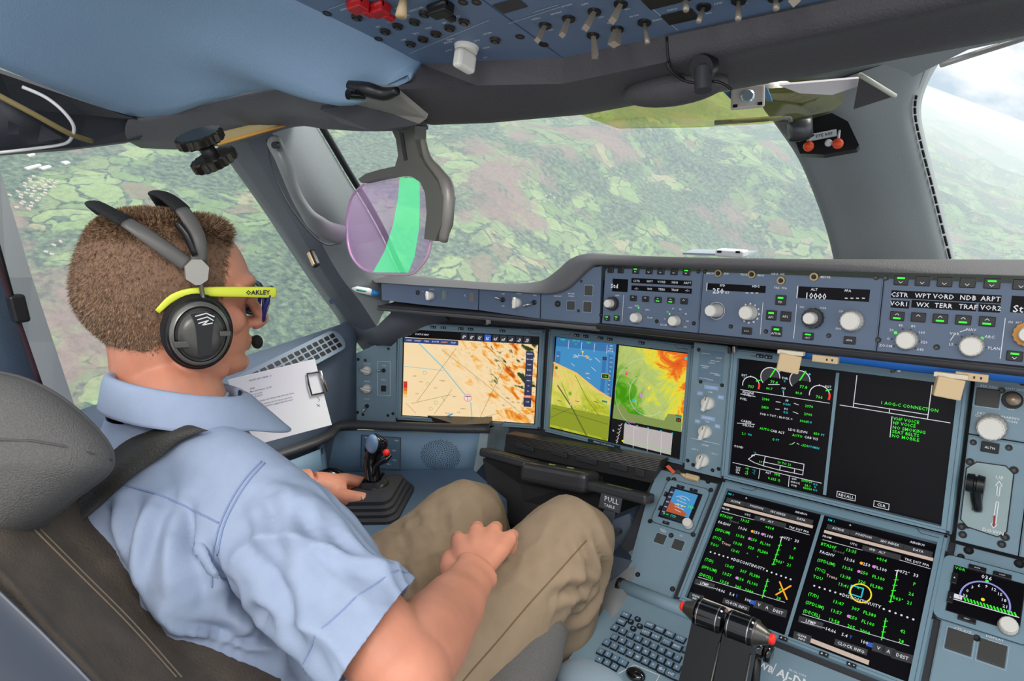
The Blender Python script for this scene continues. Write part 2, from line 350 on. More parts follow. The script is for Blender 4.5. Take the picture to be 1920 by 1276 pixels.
# village and farm buildings in the valley on the left
wallw = mat('house_wall', (235, 230, 222), .8); roofr = mat('house_roof', (196, 176, 164), .8); roofw = mat('barn_roof', (240, 240, 240), .6)
def house_mesh(name, w_, l_, h_, roof):
    hb = MB(); hb.box((0, 0, h_ / 2), (w_, l_, h_), wallw)
    hb.add([(-w_ * .55, -l_ * .52, h_), (w_ * .55, -l_ * .52, h_), (w_ * .55, l_ * .52, h_), (-w_ * .55, l_ * .52, h_), (0, -l_ * .52, h_ * 1.6), (0, l_ * .52, h_ * 1.6)],
           [[0, 3, 5, 4], [1, 4, 5, 2], [0, 4, 1], [3, 2, 5], [0, 1, 2, 3]], roof)
    o = hb.build(name); return o
def on_land(u, v):
    r = unit(ray(u, v)); s = 500.
    for k in range(400):
        p = CC + r * s; x, y = p @ GX, p @ GY
        if p @ GUP < float(relief(np.array([x]), np.array([y]))[0]) - ALT: break
        s *= 1.015
    return p
def put(o, u, v, ang):
    p = on_land(u, v); x, y = p @ GX, p @ GY; p = land(x, y, float(relief(np.array([x]), np.array([y]))[0]))
    c_, s_ = math.cos(ang), math.sin(ang); X = GX * c_ + GY * s_; Y = -GX * s_ + GY * c_
    o.matrix_world = Matrix([[X[i], Y[i], GUP[i], p[i]] for i in range(3)] + [[0, 0, 0, 1]])
h0 = house_mesh('village_house', 11, 16, 6, roofr); first = True
def put_xy(o, x, y, ang):
    p = land(x, y, float(relief(np.array([x]), np.array([y]))[0])); c_, s_ = math.cos(ang), math.sin(ang); X = GX * c_ + GY * s_; Y = -GX * s_ + GY * c_
    o.matrix_world = Matrix([[X[i], Y[i], GUP[i], p[i]] for i in range(3)] + [[0, 0, 0, 1]])
for (u0, v0, u1, v1, nx_, ny_, lab, grp) in ((24, 396, 88, 344, 12, 4, 'small pale village house in the cluster seen through the side window, below the barns', 'houses of the village below the barns'),
                                         (88, 484, 112, 470, 4, 2, 'small farmhouse by the lane seen left of the pilot\'s head', 'farmhouses left of the head'),
                                         (1206, 340, 1240, 334, 5, 2, 'white hamlet house in the green valley ahead, right half of the windscreen', 'hamlet houses ahead'),
                                         (1004, 378, 1040, 372, 4, 2, 'pale hamlet house on the hillside ahead, middle of the windscreen', 'hillside houses ahead')):
    pa, pb = on_land(u0, v0), on_land(u1, v1); pa = V((pa @ GX, pa @ GY)); pb = V((pb @ GX, pb @ GY)); dv_ = unit(pb - pa); L_ = max(np.linalg.norm(pb - pa), nx_ * 34.); nv = V((-dv_[1], dv_[0])); an = math.atan2(dv_[1], dv_[0])
    for i in range(nx_):
        for j in range(ny_):
            if rng.uniform() < .12: continue
            o = h0 if first else h0.copy()
            if not first: sc.collection.objects.link(o)
            first = False; q = pa + dv_ * (i + .5) * L_ / nx_ + nv * (j - (ny_ - 1) / 2) * 38 + rng.uniform(-9, 9, 2); put_xy(o, q[0], q[1], an + rng.uniform(-.5, .5)); tag(o, lab, 'house', grp)
for (u_, v_, w_, l_, lab) in ((62, 319, 22, 90, 'long white barn roof in the fields, leftmost of the row'), (85, 320, 24, 60, 'white barn with a broad roof beside the long barn'), (123, 309, 30, 34, 'square white barn alone at the field corner'), (58, 292, 18, 40, 'small pale barn nearest the top of the side window')):
    o = house_mesh('barn', w_, l_, 8, roofw); put(o, u_, v_, .5); tag(o, lab, 'barn')

# ================================================================ cockpit shell
def struct(mb, name, **k): return mb.build(name, kind='structure', **k)
def pts(*a): return [at(*p) for p in a]
glassm = bpy.data.materials.new('window_glass'); glassm.use_nodes = True; t = glassm.node_tree; t.nodes.clear()
tb = N('ShaderNodeBsdfTransparent'); tb.inputs[0].default_value = (.97, .99, .98, 1); df = N('ShaderNodeBsdfTranslucent'); df.inputs[0].default_value = (.9, .95, 1, 1)
gl = N('ShaderNodeBsdfGlossy'); gl.inputs['Roughness'].default_value = .03; ms = N('ShaderNodeMixShader'); ms.inputs[0].default_value = .08; ms2 = N('ShaderNodeMixShader'); ms2.inputs[0].default_value = .02
oo = N('ShaderNodeOutputMaterial'); lk(tb.outputs[0], ms.inputs[1]); lk(df.outputs[0], ms.inputs[2]); lk(ms.outputs[0], ms2.inputs[1]); lk(gl.outputs[0], ms2.inputs[2]); lk(ms2.outputs[0], oo.inputs['Surface'])
def pane(name, ps):
    mb = MB(); mb.add([V(p) for p in ps], [list(range(len(ps)))], glassm); return struct(mb, name)
pane('window_1', [(-1.12, -.76, .88), (-1.02, -.12, .94), (-.93, -.42, 1.44), (-.97, -.80, 1.42)])
pane('window_2', [(-1.02, -.04, 1.0), (0, .45, 1.0), (0, .16, 1.52), (-.90, -.24, 1.52)])
pane('window_3', [(0.01, .45, 1.0), (.95, .25, 1.0), (.85, -.02, 1.52), (.01, .16, 1.52)])

# --- overhead blue liner
OHp = lambda u, v, w=0: OH.P(*OH.hit(u, v, w), w)
mb = MB()
A = [OHp(793, 121), OHp(700, 71), OHp(553, 0), OHp(420, -62), OHp(100, -240)]
Cc = pts((768, 148, .80), (625, 120, .82), (420, 36, .80), (250, -45, .76), (-80, -230, .62))
B = pts((752, 157, .83), (520, 162, .90), (400, 190, .93), (245, 217, .95), (-160, 60, .70))
rows = []
for i in range(5):
    a_, c_, b_ = A[i], Cc[i], B[i]; f_ = unit(np.cross(b_ - a_, (0, 1, 0)))
    rows.append([a_ + V((0, 0, .01)), a_, a_ * .5 + c_ * .5 + V((0, 0, -.026 if i else 0)), c_ + V((0, 0, -.050 if i else -.002)), c_ * .5 + b_ * .5 + V((-.005, 0, -.018 if i else 0)), b_, b_ + V((0, 0, .02))])
rows = [list(x) for x in zip(*[spline(list(c), 6) for c in zip(*rows)])]
rows = [spline(r, 3) for r in rows]
mb.grid(rows, liner, thick=.008, tn=(0, .1, 1)); struct(mb, 'ceiling')
# --- rolled trim below the liner and above the side window
mb = MB()
Lo = pts((800, 232, .86), (690, 236, .90), (600, 232, .95), (540, 228, 1.0), (440, 258, 1.06), (330, 272, 1.06), (250, 270, 1.02))
Up = pts((752, 157, .85), (640, 158, .88), (570, 158, .90), (520, 163, .92), (400, 191, .95), (300, 211, .96), (245, 217, .96))
rows = []
for i in range(7):
    a_, b_ = Up[i], Lo[i]; out = V((-.03, .03, 0))
    rows.append([a_ + out * 1.5 + V((0, 0, .03)), a_, a_ * .6 + b_ * .4 + V((.006, -.012, -.002)), a_ * .25 + b_ * .75 + V((.004, -.01, -.004)), b_, b_ + out + V((0, 0, -.004)), b_ + out * 3 + V((0, 0, .02))])
rows = [list(x) for x in zip(*[spline(list(c), 4) for c in zip(*rows)])]; rows = [spline(r, 3) for r in rows]
mb.grid(rows, mat('trim_grey', (92, 91, 93), .55, bump=.3, bscale=500)); struct(mb, 'trim_1')
# --- dark sun-blind housing above the side window
mb = MB(); dk = mat('blind_dark', (42, 44, 50), .6, bump=.2, bscale=300)
Tt = pts((250, 222, .95), (120, 178, .90), (0, 137, .84), (-160, 80, .74))
Bb = pts((262, 262, 1.0), (150, 276, .99), (0, 287, .94), (-160, 300, .86))
mb.grid([[a_, a_ * .5 + b_ * .5 + V((.0, .02, .01)), b_, b_ + V((-.06, 0, .0)), b_ + V((-.08, 0, .08))] for a_, b_ in zip(Tt, Bb)], dk, smooth=False, thick=.01, tn=(-.6, .2, .6)); struct(mb, 'trim_2')
sbl = thing('sun_blind', 'folded dark sun blind with beige and white edging above the side window', 'sun blind')
cbe = mat('beige_strip', (196, 176, 128), .6); cwh = mat('white_cord', (205, 205, 205), .5)
MB().tube(pts((-20, 170, .80), (60, 212, .83), (130, 250, .87), (172, 264, .91)), .0035, mat('brown_strip', (128, 112, 70), .6), n=8, fine=4).build('edge_strip', sbl)
MB().tube(pts((42, 163, .83), (85, 182, .84), (118, 208, .85), (138, 236, .865), (134, 258, .88), (118, 270, .90), (60, 279, .90), (-10, 287, .88)), .0022, cwh, n=8, fine=5).build('pull_cord', sbl)
MB().grid([pts((-20, 178, .81), (60, 218, .84), (128, 258, .875)), pts((-20, 276, .87), (50, 272, .885), (112, 266, .90))], dk, thick=.006, tn=(-.8, .5, .2)).build('fabric', sbl)
# honeycomb blind strip above window, by the post
mb = MB(); a_, b_, c_, d_ = pts((405, 254, .99), (556, 217, 1.02), (548, 228, 1.025), (408, 268, 1.0))
mb.slab([a_, b_, c_, d_], .006, cbe); q_ = (a_ + d_) / 2; mb.tube([d_ + V((0, 0, -.002)), c_ + V((0, 0, -.002))], .0022, mat('orange_strip', (205, 150, 70), .6), n=8)
mb.build('roller_blind', label='narrow beige pleated roller blind tucked above the side window post', cat='blind')

# --- left windscreen post with rounded lining
mb = MB()
Le = pts((418, 262, 1.14), (470, 335, 1.2), (520, 408, 1.29), (565, 478, 1.36), (610, 545, 1.44), (650, 600, 1.50), (672, 642, 1.53))
Mi = pts((505, 238, 1.08), (548, 330, 1.15), (580, 405, 1.23), (606, 462, 1.31), (640, 520, 1.38), (676, 566, 1.43), (706, 612, 1.46))
Ri = pts((577, 210, 1.18), (616, 275, 1.23), (650, 332, 1.28), (686, 390, 1.34), (716, 445, 1.41), (744, 505, 1.48), (760, 530, 1.52))
rows = []
for l_, c_, r_ in zip(Le, Mi, Ri):
    k1 = l_ * .55 + c_ * .45 + V((.004, -.004, 0)); k2 = c_ * .45 + r_ * .55 + V((.018, -.03, 0)); k3 = c_ * .12 + r_ * .88 + V((.008, -.014, 0))
    rows.append([l_ + V((-.07, .02, 0)), l_, k1, c_, k2, k3, r_, r_ + V((-.03, .022, 0))])
rows = [list(x) for x in zip(*[spline(list(c), 4) for c in zip(*rows)])]
nr_ = len(rows)
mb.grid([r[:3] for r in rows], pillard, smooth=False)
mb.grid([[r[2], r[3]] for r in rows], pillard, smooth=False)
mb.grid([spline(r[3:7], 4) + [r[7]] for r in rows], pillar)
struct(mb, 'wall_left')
# dark window edge beads
mb = MB(); mb.tube([p + V((0, .012, 0)) for p in Ri], .0062, black, n=8, fine=4); struct(mb, 'trim_3')
# lower gusset between post and instrument panel
mb = MB()
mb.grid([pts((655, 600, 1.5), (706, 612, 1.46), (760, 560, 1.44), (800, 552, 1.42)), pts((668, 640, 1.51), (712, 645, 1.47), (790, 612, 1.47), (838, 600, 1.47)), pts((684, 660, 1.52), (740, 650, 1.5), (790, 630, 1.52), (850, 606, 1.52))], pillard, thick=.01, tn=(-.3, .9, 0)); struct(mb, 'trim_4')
# --- aft post of the side window and panel behind it
mb = MB(); gpost = mat('post_light', (168, 172, 172), .5, bump=.1)
a0 = pts((0, 318, .93), (60, 520, 1.0), (100, 640, 1.08), (148, 785, 1.17)); a1 = pts((-45, 318, .90), (12, 520, .97), (52, 640, 1.05), (98, 785, 1.13))
mb.grid([[q + V((-.06, 0, 0)), q, q2, q2 + V((-.03, 0, 0))] for q, q2 in zip(a0, a1)], gpost, smooth=False, thick=.004, tn=(-1, 0, 0)); struct(mb, 'trim_5')
mb = MB(); b0 = pts((-45, 318, .92), (12, 520, .99), (52, 640, 1.07), (98, 785, 1.15)); 
mb.grid([[q, q + V((.02, -.12, 0)), q + V((.03, -.5, 0))] for q in b0], mat('side_panel', (112, 128, 148), .6, bump=.2), thick=.01, tn=(-1, 0, 0)); struct(mb, 'trim_6')
hb_ = thing('window_latch_rod', 'thin dark rod and strap running down beside the aft side-window post', 'rod')
MB().tube(pts((-12, 430, .88), (20, 545, .92), (45, 640, .97), (88, 748, 1.05)), .0028, black, n=8, fine=4).build('rod', hb_)
MB().tube(pts((-12, 470, .87), (30, 590, .93), (75, 720, 1.0)), .0035, mat('strap_maroon', (60, 36, 44), .7), n=8, fine=4, ell=.5).build('strap', hb_)
MB().box((0, 0, 0), (.022, .02, .04), black, bev=.004, T=Matrix.Translation(Vector(at(34, 578, .925)))).build('strap_buckle', hb_)

# --- sill, side ledge and wall down to the console
mb = MB()
ledge = mat('ledge_paint', (92, 106, 124), .6, bump=.25, bscale=500)
sill = [V(p) for p in ((-.995, -.13, .985), (-1.0, -.19, .975), (-1.02, -.34, .958), (-1.045, -.5, .94), (-1.08, -.72, .915), (-1.12, -1.0, .89))]
inn = [p + V((.085, .005, -.02)) for p in sill]; inn[0] = V(at(668, 650, 1.50)); inn[1] = V(at(655, 662, 1.47))
low = [V(at(668, 790, 1.515)), V((-.965, -.24, .75)), V((-.955, -.34, .755)), V((-.95, -.5, .755)), V((-.95, -.72, .755)), V((-.95, -1.0, .755))]
mb.grid([[s_ + V((-.06, 0, -.02)), s_, s_ * .3 + i_ * .7 + V((0, 0, .004)), i_, i_ * .5 + l_ * .5, l_, l_ + V((-.03, .02, -.16))] for s_, i_, l_ in zip(sill, inn, low)], ledge, thick=.01, tn=(-1, 0, -.3)); struct(mb, 'trim_7')
# --- lintel beam in front of the overhead panel
mb = MB(); oy = OH.o[1]
def col(x, dy=0, dz=0): # profile at world x
    A0 = V((x, oy, OH.o[2] + .0)); return A0
a2 = OH.o; b2 = atx(1055, 157, oy + .006, 1); c2 = atx(1075, 210, oy + .085, 1); mid = b2 * .45 + c2 * .55 + V((0, -.012, .002))
prof = [a2 + V((0, .02, .03)), a2, b2, mid, c2, c2 + V((0, .03, -.002)), c2 + V((0, .22, .12)), c2 + V((0, .3, .2))]
d_l = [OHp(793, 121), OHp(898, 114)]
cols = []
l0 = [d_l[0] + V((0, .02, .03)), d_l[0], at(742, 168, .80), at(770, 205, .84), at(800, 232, .88)]; l0 += [l0[-1] + V((0, .03, 0)), l0[-1] + V((0, .2, .12)), l0[-1] + V((0, .28, .2))]
l1 = [d_l[1] + V((0, .02, .03)), d_l[1], at(893, 160, .80), at(880, 195, .835), at(905, 228, .875)]; l1 += [l1[-1] + V((0, .03, 0)), l1[-1] + V((0, .2, .12)), l1[-1] + V((0, .28, .2))]
rise = lambda j, dx: (.036 * dx if j >= 3 else .02 * dx if j == 2 else 0)
cols = [l0, l1, prof] + [[V((p[0] + dx, p[1], p[2] + rise(j, dx))) for j, p in enumerate(prof)] for dx in (.2, .45, 1.1)]
lo = cols
mb.grid([[c[0], c[1]] for c in lo], black, smooth=False)
mb.grid([[c[1], c[2]] for c in lo], beamg, smooth=False)
mb.grid([spline(c[2:6], 5) + c[6:] for c in lo], beamg)
struct(mb, 'trim_8')
# right-hand beam section, its seam and release button
mb = MB(); xx = atx(1253, 90, oy - .004, 1)[0]
sec = [V((xx, p[1], p[2])) + V((0, -.004, -.002)) for p in prof[1:6]]
bx = xx - prof[1][0]
mb.grid([spline([V((xx + dx, p[1], p[2] + rise(j + 1, dx + bx))) for j, p in enumerate(sec)], 5) for dx in (0, .3, .9)], beamg)
mb.tube([p + V((-.002, .001, 0)) for p in spline(sec[:3], 3)], .0016, black, n=6); mb.tube([atx(u, v, oy + y_, 1) for u, v, y_ in ((1251, 116, -.006), (1258, 132, -.004), (1275, 147, .004), (1300, 155, .010), (1345, 153, .012), (1372, 168, .022))], .0016, black, n=6, fine=4); q = atx(1262, 166, oy + .055, 1); mb.ball(q, .021, beamg, n=28, sc=(3.0, 1.1, .9))
struct(mb, 'trim_9')
mb = MB(); q = atx(1318, 128, oy + .002, 1); mb.cyl(q + V((0, .01, .004)), q + V((0, -.004, 0)), .0125, black, n=20); mb.cyl(q, q + V((.003, -.006, -.022)), .0085, dark, n=20)
mb.build('push_button', label='dark round push button sticking out of the beam under the overhead panel', cat='button')
# --- centre post
mb = MB()
Lp = pts((1432, 205, 1.02), (1462, 245, 1.05), (1498, 300, 1.09), (1530, 375, 1.13), (1552, 440, 1.16), (1566, 500, 1.18), (1575, 540, 1.19))
Rp = pts((1755, 92, .98), (1722, 150, 1.0), (1709, 205, 1.03), (1722, 275, 1.06), (1742, 350, 1.10), (1762, 430, 1.13), (1785, 520, 1.16))
rows = []
for l_, r_ in zip(Lp, Rp):
    rows.append([l_ + V((0, .08, 0)), l_, l_ * .75 + r_ * .25 + V((0, -.018, 0)), l_ * .45 + r_ * .55 + V((0, -.03, 0)), l_ * .18 + r_ * .82 + V((0, -.022, 0)), r_, r_ + V((0, .08, 0))])
rows = [list(x) for x in zip(*[spline(list(c), 5) for c in zip(*rows)])]; rows = [spline(r, 4) for r in rows]
mb.grid(rows, pillar); struct(mb, 'trim_10')
mb = MB(); ed = spline([p + V((.004, .004, 0)) for p in Rp], 22); mix_ = lambda a, b, t_: a * (1 - t_) + b * t_
for i in range(34, len(ed) - 1):
    if (i * 7) % 5 < 4: mb.tube([ed[i], mix_(ed[i], ed[i + 1], .9)], .0022, black, n=6)
struct(mb, 'trim_11')
# post head filling between beam and post
mb = MB(); mb.slab(pts((1400, 165, .98), (1960, 30, .9), (1960, 62, .92), (1745, 108, .98), (1690, 250, 1.08), (1480, 262, 1.06)), .02, pillar, n=(0, .9, .4)); struct(mb, 'trim_12')
# --- floor and shell
mb = MB(); mb.box((-.1, -.7, -.02), (2.4, 3.2, .04), mat('carpet_grey', (70, 72, 78), .9, bump=.5, bscale=200)); struct(mb, 'floor')
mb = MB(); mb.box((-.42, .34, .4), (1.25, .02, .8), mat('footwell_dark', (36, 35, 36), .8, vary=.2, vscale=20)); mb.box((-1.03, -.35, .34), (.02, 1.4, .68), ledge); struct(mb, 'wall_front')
# --- glareshield pad with its swept left end
mb = MB()
top = [at(1960, 489, .84), at(1700, 488, .865), at(1480, 487, .93), at(1250, 483, 1.05), at(1134, 478, 1.145), at(1096, 476, 1.17), at(1068, 486, 1.19), at(1044, 507, 1.21), at(1012, 527, 1.235), at(960, 533, 1.28), at(870, 530, 1.33), at(773, 521, 1.41), at(698, 513, 1.48)]
fac = [MC.P(*MC.hit(u, v)) for u, v in ((1960, 517), (1700, 511), (1480, 507), (1250, 500), (1134, 496))] + [GL.P(*GL.hit(u, v)) for u, v in ((1110, 503), (1088, 522), (1064, 542), (1030, 550), (960, 545), (880, 539), (790, 534), (712, 529))]
rows = []
for k_, (t_, f_) in enumerate(zip(top, fac)):
    fw = V((0, 1, 0)) if k_ < 6 else unit(V((-.25, 1, 0)))
    rows.append([f_ + fw * .03, f_ - fw * .006, f_ * .75 + t_ * .25 - fw * .014, f_ * .35 + t_ * .65 - fw * .012, t_, t_ + fw * .05 + V((0, 0, -.006)), t_ + fw * .22 + V((0, 0, -.05)), t_ + fw * (.5 if k_ < 6 else .3) + V((0, 0, -.14))])
rows = [list(x) for x in zip(*[spline(list(c), 4) for c in zip(*rows)])]; rows = [spline(r[:5], 3) + spline(r[4:], 2)[1:] for r in rows]
mb.grid(rows, gpad); struct(mb, 'trim_13')
# papers lying on the glareshield top
mb = MB(); mb.slab(pts((1280, 477, 1.3), (1395, 481, 1.3), (1420, 473, 1.42), (1300, 470, 1.42)), .004, mat('grey_card', (150, 160, 170), .6), n=(0, 0, 1))
mb.build('folded_chart', label='grey folded chart lying on top of the glareshield', cat='chart')
mb = MB(); p_ = at(1372, 474, 1.25); mb.box((0, 0, 0), (.055, .03, .013), white, bev=.003, T=Matrix.Translation(Vector(p_)) @ Matrix.Rotation(.05, 4, 'Y')); mb.box((-.018, -.0155, .004), (.008, .002, .004), black, T=Matrix.Translation(Vector(p_))); mb.box((.018, -.0155, .004), (.008, .002, .004), black, T=Matrix.Translation(Vector(p_)))
mb.build('white_clip', label='small white plastic clip on top of the glareshield by the centre post', cat='clip')
# --- under-glareshield channel, boards behind the displays
mb = MB()
mb.box((0, 0, 0), (1.25, .01, .40), dark, T=CU.M(.02 - .0, .03, -.02) @ Matrix.Rotation(math.pi / 2, 4, 'X')) if 0 else None
mb.add([CU.P(-.59, -.14, -.045), CU.P(.9, -.14, -.045), CU.P(.9, .22, -.045), CU.P(-.59, .22, -.045)], [[0, 1, 2, 3]], dark)
mb.add([OL.P(-.27, -.13, -.014), OL.P(.22, -.13, -.014), OL.P(.22, .2, -.014), OL.P(-.17, .2, -.014)], [[0, 1, 2, 3]], dark)
MB_under = [MC.P(.9, -.052, .004), MC.P(-.376, -.052, .004), GL.P(-.02, -.052, .004), GL.P(-.25, -.045, .004), GL.P(-.5, -.04, .004)]
for z_, th in ((0, .014),): mb.tube([MC.P(.9, -.052, -.002), MC.P(-.376, -.052, -.002)], .008, dark, n=10, ell=.8)
mb.grid([[p, p + V((0, .16, .005))] for p in MB_under], dark, thick=.004, tn=(0, 0, 1))
mb.tube([GL.P(0, -.055, -.002), GL.P(-.25, -.046, -.002), GL.P(-.505, -.04, -.002)], .006, gpad, n=10)
struct(mb, 'instrument_board')
# ================================================================ panel hardware
def zm(F, x0, y0, s, w=0): return lambda X, Y: F.hit(x0 + X / s, y0 + Y / s, w)
def plate(F, x0, x1, y0, y1, m, th=.012, bev=.0015, poly=None):
    mb = MB(); mb.prism(poly or [(x0, y0), (x1, y0), (x1, y1), (x0, y1)], -th, 0, m, bev=bev); return mb
def screw(mb, x, y, r=.0028, z=0):
    mb.lathe((x, y, z), (0, 0, 1), [(0, r), (.0008, r), (.0008, r * .7), (.0003, 0)], black, n=12); mb.disc(x, y, r * .6, dmetal, z + .0006, 10)
def knob(par, x, y, r=.009, h=.018, m=None, label=None, pointer=False, base=True, flute=.03, z=0, name='knob', two=None):
    mb = MB(); m = m or knobm
    if base: mb.lathe((x, y, z), (0, 0, 1), [(0, r * 1.12), (.002, r * 1.12), (.002, r)], mat('knob_base_grey', (120, 120, 118), .5), n=24)  # plain grey base ring round the foot of the knob
    if two: mb.lathe((x, y, z), (0, 0, 1), [(.002, r * 1.15), (h * .45, r * 1.1), (h * .45, 0)], two, n=28, flute=.04, nf=14); r *= .72
    mb.lathe((x, y, z), (0, 0, 1), [(.002, r), (h * .9, r * .93), (h, r * .82)], m, n=48, flute=flute, nf=16); mb.lathe((x, y, z), (0, 0, 1), [(h, r * .82), (h, 0)], m, n=24)
    if pointer: mb.box((x, y + r * .1, z + h + .001), (r * .5, r * 1.9, .006), m, bev=.0012); mb.box((x, y + r * .75, z + h + .0044), (r * .12, r * .5, .0006), black)
    return mb.build(name, par, label=label)
def rotary(par, x, y, r=.010, ang=20, label=None, m=None):
    """ivory selector with a grip bar across its base"""
    mb = MB(); m = m or knobm; c, s_ = math.cos(math.radians(ang)), math.sin(math.radians(ang))
    mb.lathe((x, y, 0), (0, 0, 1), [(0, r), (.006, r * .96), (.009, r * .8), (.009, 0)], m, n=28)
    T = Matrix.Translation((x, y, .012)) @ Matrix.Rotation(math.radians(ang), 4, 'Z'); mb.box((0, 0, 0), (r * .62, r * 2.3, .013), m, bev=.0025, T=T)
    mb.box((0, r * .85, .0068), (r * .1, r * .5, .0006), black, T=T); return mb.build('selector_knob', par, label=label)
def button(par, x, y, w_=.013, h_=.010, led=None, t=None, m=None, th=.003, frame=False, name='button', label=None, led_top=True, tri=0, rot=0):
    mb = MB(); m = m or mat('button_black', (34, 32, 32), .4); mb.box((x, y, th / 2), (w_, h_, th), m, bev=.0008)
    if frame: mb.line([(x - w_ * .56, y - h_ * .56), (x + w_ * .56, y - h_ * .56), (x + w_ * .56, y + h_ * .56), (x - w_ * .56, y + h_ * .56)], .0007, mat('frame_pale', (170, 186, 200), .5), .0006, close=True)
    if led: sg = 1 if led_top else -1; mb.rect(x - w_ * .26, y + sg * h_ * .23 - h_ * .09, x + w_ * .26, y + sg * h_ * .23 + h_ * .09, green_led, th + .0003)
    if t: mb.text(t, x, y - (h_ * .2 if led else 0), h_ * .22, white, th + .0004)
    if tri: yy = y - tri * h_ * .2; mb.line([(x - w_ * .13, yy + tri * h_ * .09), (x, yy - tri * h_ * .09), (x + w_ * .13, yy + tri * h_ * .09)], .0007, white, th + .0004)
    return mb.build(name, par, label=label)
def toggle(par, x, y, m=None, d=(-.3, .2, 1), L=.014, name='toggle_switch', r=.0022, label=None):
    mb = MB(); q = unit(d); a = V((x, y, 0)); mb.lathe((x, y, 0), (0, 0, 1), [(0, .0048), (.002, .0046), (.003, .003), (.003, 0)], black, n=16)
    mb.tube([a, a + q * L * .6, a + q * L], [r * .8, r, r * 1.15], m or metalm, n=10); mb.ball(a + q * L, r * 1.15, m or metalm, n=10); return mb.build(name, par, label=label)

def unit_bezel(par, m=bezel, W_=.336, top=.118, bot=-.111, hw=.1555, hh=.1015):
    mb = MB(); X = W_ / 2
    out = [(-X, bot), (X, bot), (X, top), (-X, top)]; inn = [(-hw, -hh), (hw, -hh), (hw, hh), (-hw, hh)]
    vs = [(x, y, 0) for x, y in out] + [(x, y, .006) for x, y in [(-X + .002, bot + .002), (X - .002, bot + .002), (X - .002, top - .002), (-X + .002, top - .002)]] + [(x, y, .006) for x, y in inn] + [(x, y, -.004) for x, y in inn] + [(x, y, -.02) for x, y in out]
    fs = []
    for i in range(4):
        j = (i + 1) % 4; fs += [[i, j, 4 + j, 4 + i], [4 + i, 4 + j, 8 + j, 8 + i], [8 + i, 8 + j, 12 + j, 12 + i], [16 + i, 16 + j, j, i]]
    fs.append([19, 18, 17, 16]); mb.add(vs, fs, m)
    mb.line([(-X + .006, bot + .006), (X - .006, bot + .006), (X - .006, top - .004), (-X + .006, top - .004)], .0007, mat('groove', (70, 90, 108), .6), .0063, close=True)
    for x in (-X + .004, X - .004):
        for y in (bot + .004, top - .005): screw(mb, x, y, .0022, .006)
    mb.line([(-X + .035, top - .010), (-X + .055, top - .010), (-X + .062, top - .004)], .0007, black, .0065); mb.line([(X - .040, top - .004), (X - .034, top - .010), (X - .012, top - .010)], .0007, black, .0065)
    return mb.build('bezel', par)
def bezel_keys(par, xs, y=.1095, side=False):
    for x in xs:
        mb = MB(); mb.box((x, y, .007), (.012, .0055, .003), black, bev=.0008)
        mb.add([(x - .004, y - .0012, .0089), (x - .001, y - .0012, .0089), (x - .0025, y + .0014, .0089)], [[0, 1, 2]], white); mb.text('+', x + .003, y, .003, white, .0089); mb.build('bezel_key', par)

def emis(name, ramp, scale, detail=5, dist=0, sc_=(1, 1, 1), rot=0, grad=None, strength=1.0, off=(0, 0, 0), rough=.6):
    """self-lit chart colours: noise (plus a slope across the screen) through a colour ramp"""
    m = bpy.data.materials.new(name); m.use_nodes = True; t = m.node_tree; t.nodes.clear()
    def N(tp): return t.nodes.new(tp)
    tc = N('ShaderNodeTexCoord'); mp = N('ShaderNodeMapping'); mp.inputs['Rotation'].default_value = (0, 0, rot); mp.inputs['Scale'].default_value = sc_; mp.inputs['Location'].default_value = off
    mr = N('ShaderNodeMapping'); mr.inputs['Rotation'].default_value = (0, 0, rot); mp.inputs['Rotation'].default_value = (0, 0, 0); t.links.new(tc.outputs['Object'], mr.inputs[0]); t.links.new(mr.outputs[0], mp.inputs[0])
    n = N('ShaderNodeTexNoise'); n.inputs['Scale'].default_value = scale; n.inputs['Detail'].default_value = detail; n.inputs['Roughness'].default_value = rough; n.inputs['Distortion'].default_value = dist
    t.links.new(mp.outputs[0], n.inputs['Vector']); v = n.outputs['Fac']
    if grad:
        dt = N('ShaderNodeVectorMath'); dt.operation = 'DOT_PRODUCT'; t.links.new(tc.outputs['Object'], dt.inputs[0]); dt.inputs[1].default_value = (grad[0], grad[1], 0)
        ad = N('ShaderNodeMath'); ad.operation = 'ADD'; t.links.new(v, ad.inputs[0]); t.links.new(dt.outputs['Value'], ad.inputs[1]); a2_ = N('ShaderNodeMath'); a2_.operation = 'ADD'; t.links.new(ad.outputs[0], a2_.inputs[0]); a2_.inputs[1].default_value = grad[2]; v = a2_.outputs[0]
    r = N('ShaderNodeValToRGB'); t.links.new(v, r.inputs[0])
    r.color_ramp.elements[0].position = ramp[0][0]; r.color_ramp.elements[0].color = (*lin(ramp[0][1]), 1); r.color_ramp.elements[1].position = ramp[-1][0]; r.color_ramp.elements[1].color = (*lin(ramp[-1][1]), 1)
    for p_, c_ in ramp[1:-1]: e_ = r.color_ramp.elements.new(p_); e_.color = (*lin(c_), 1)
    em = N('ShaderNodeEmission'); em.inputs[1].default_value = strength; t.links.new(r.outputs[0], em.inputs[0]); o = N('ShaderNodeOutputMaterial'); t.links.new(em.outputs[0], o.inputs[0]); return m

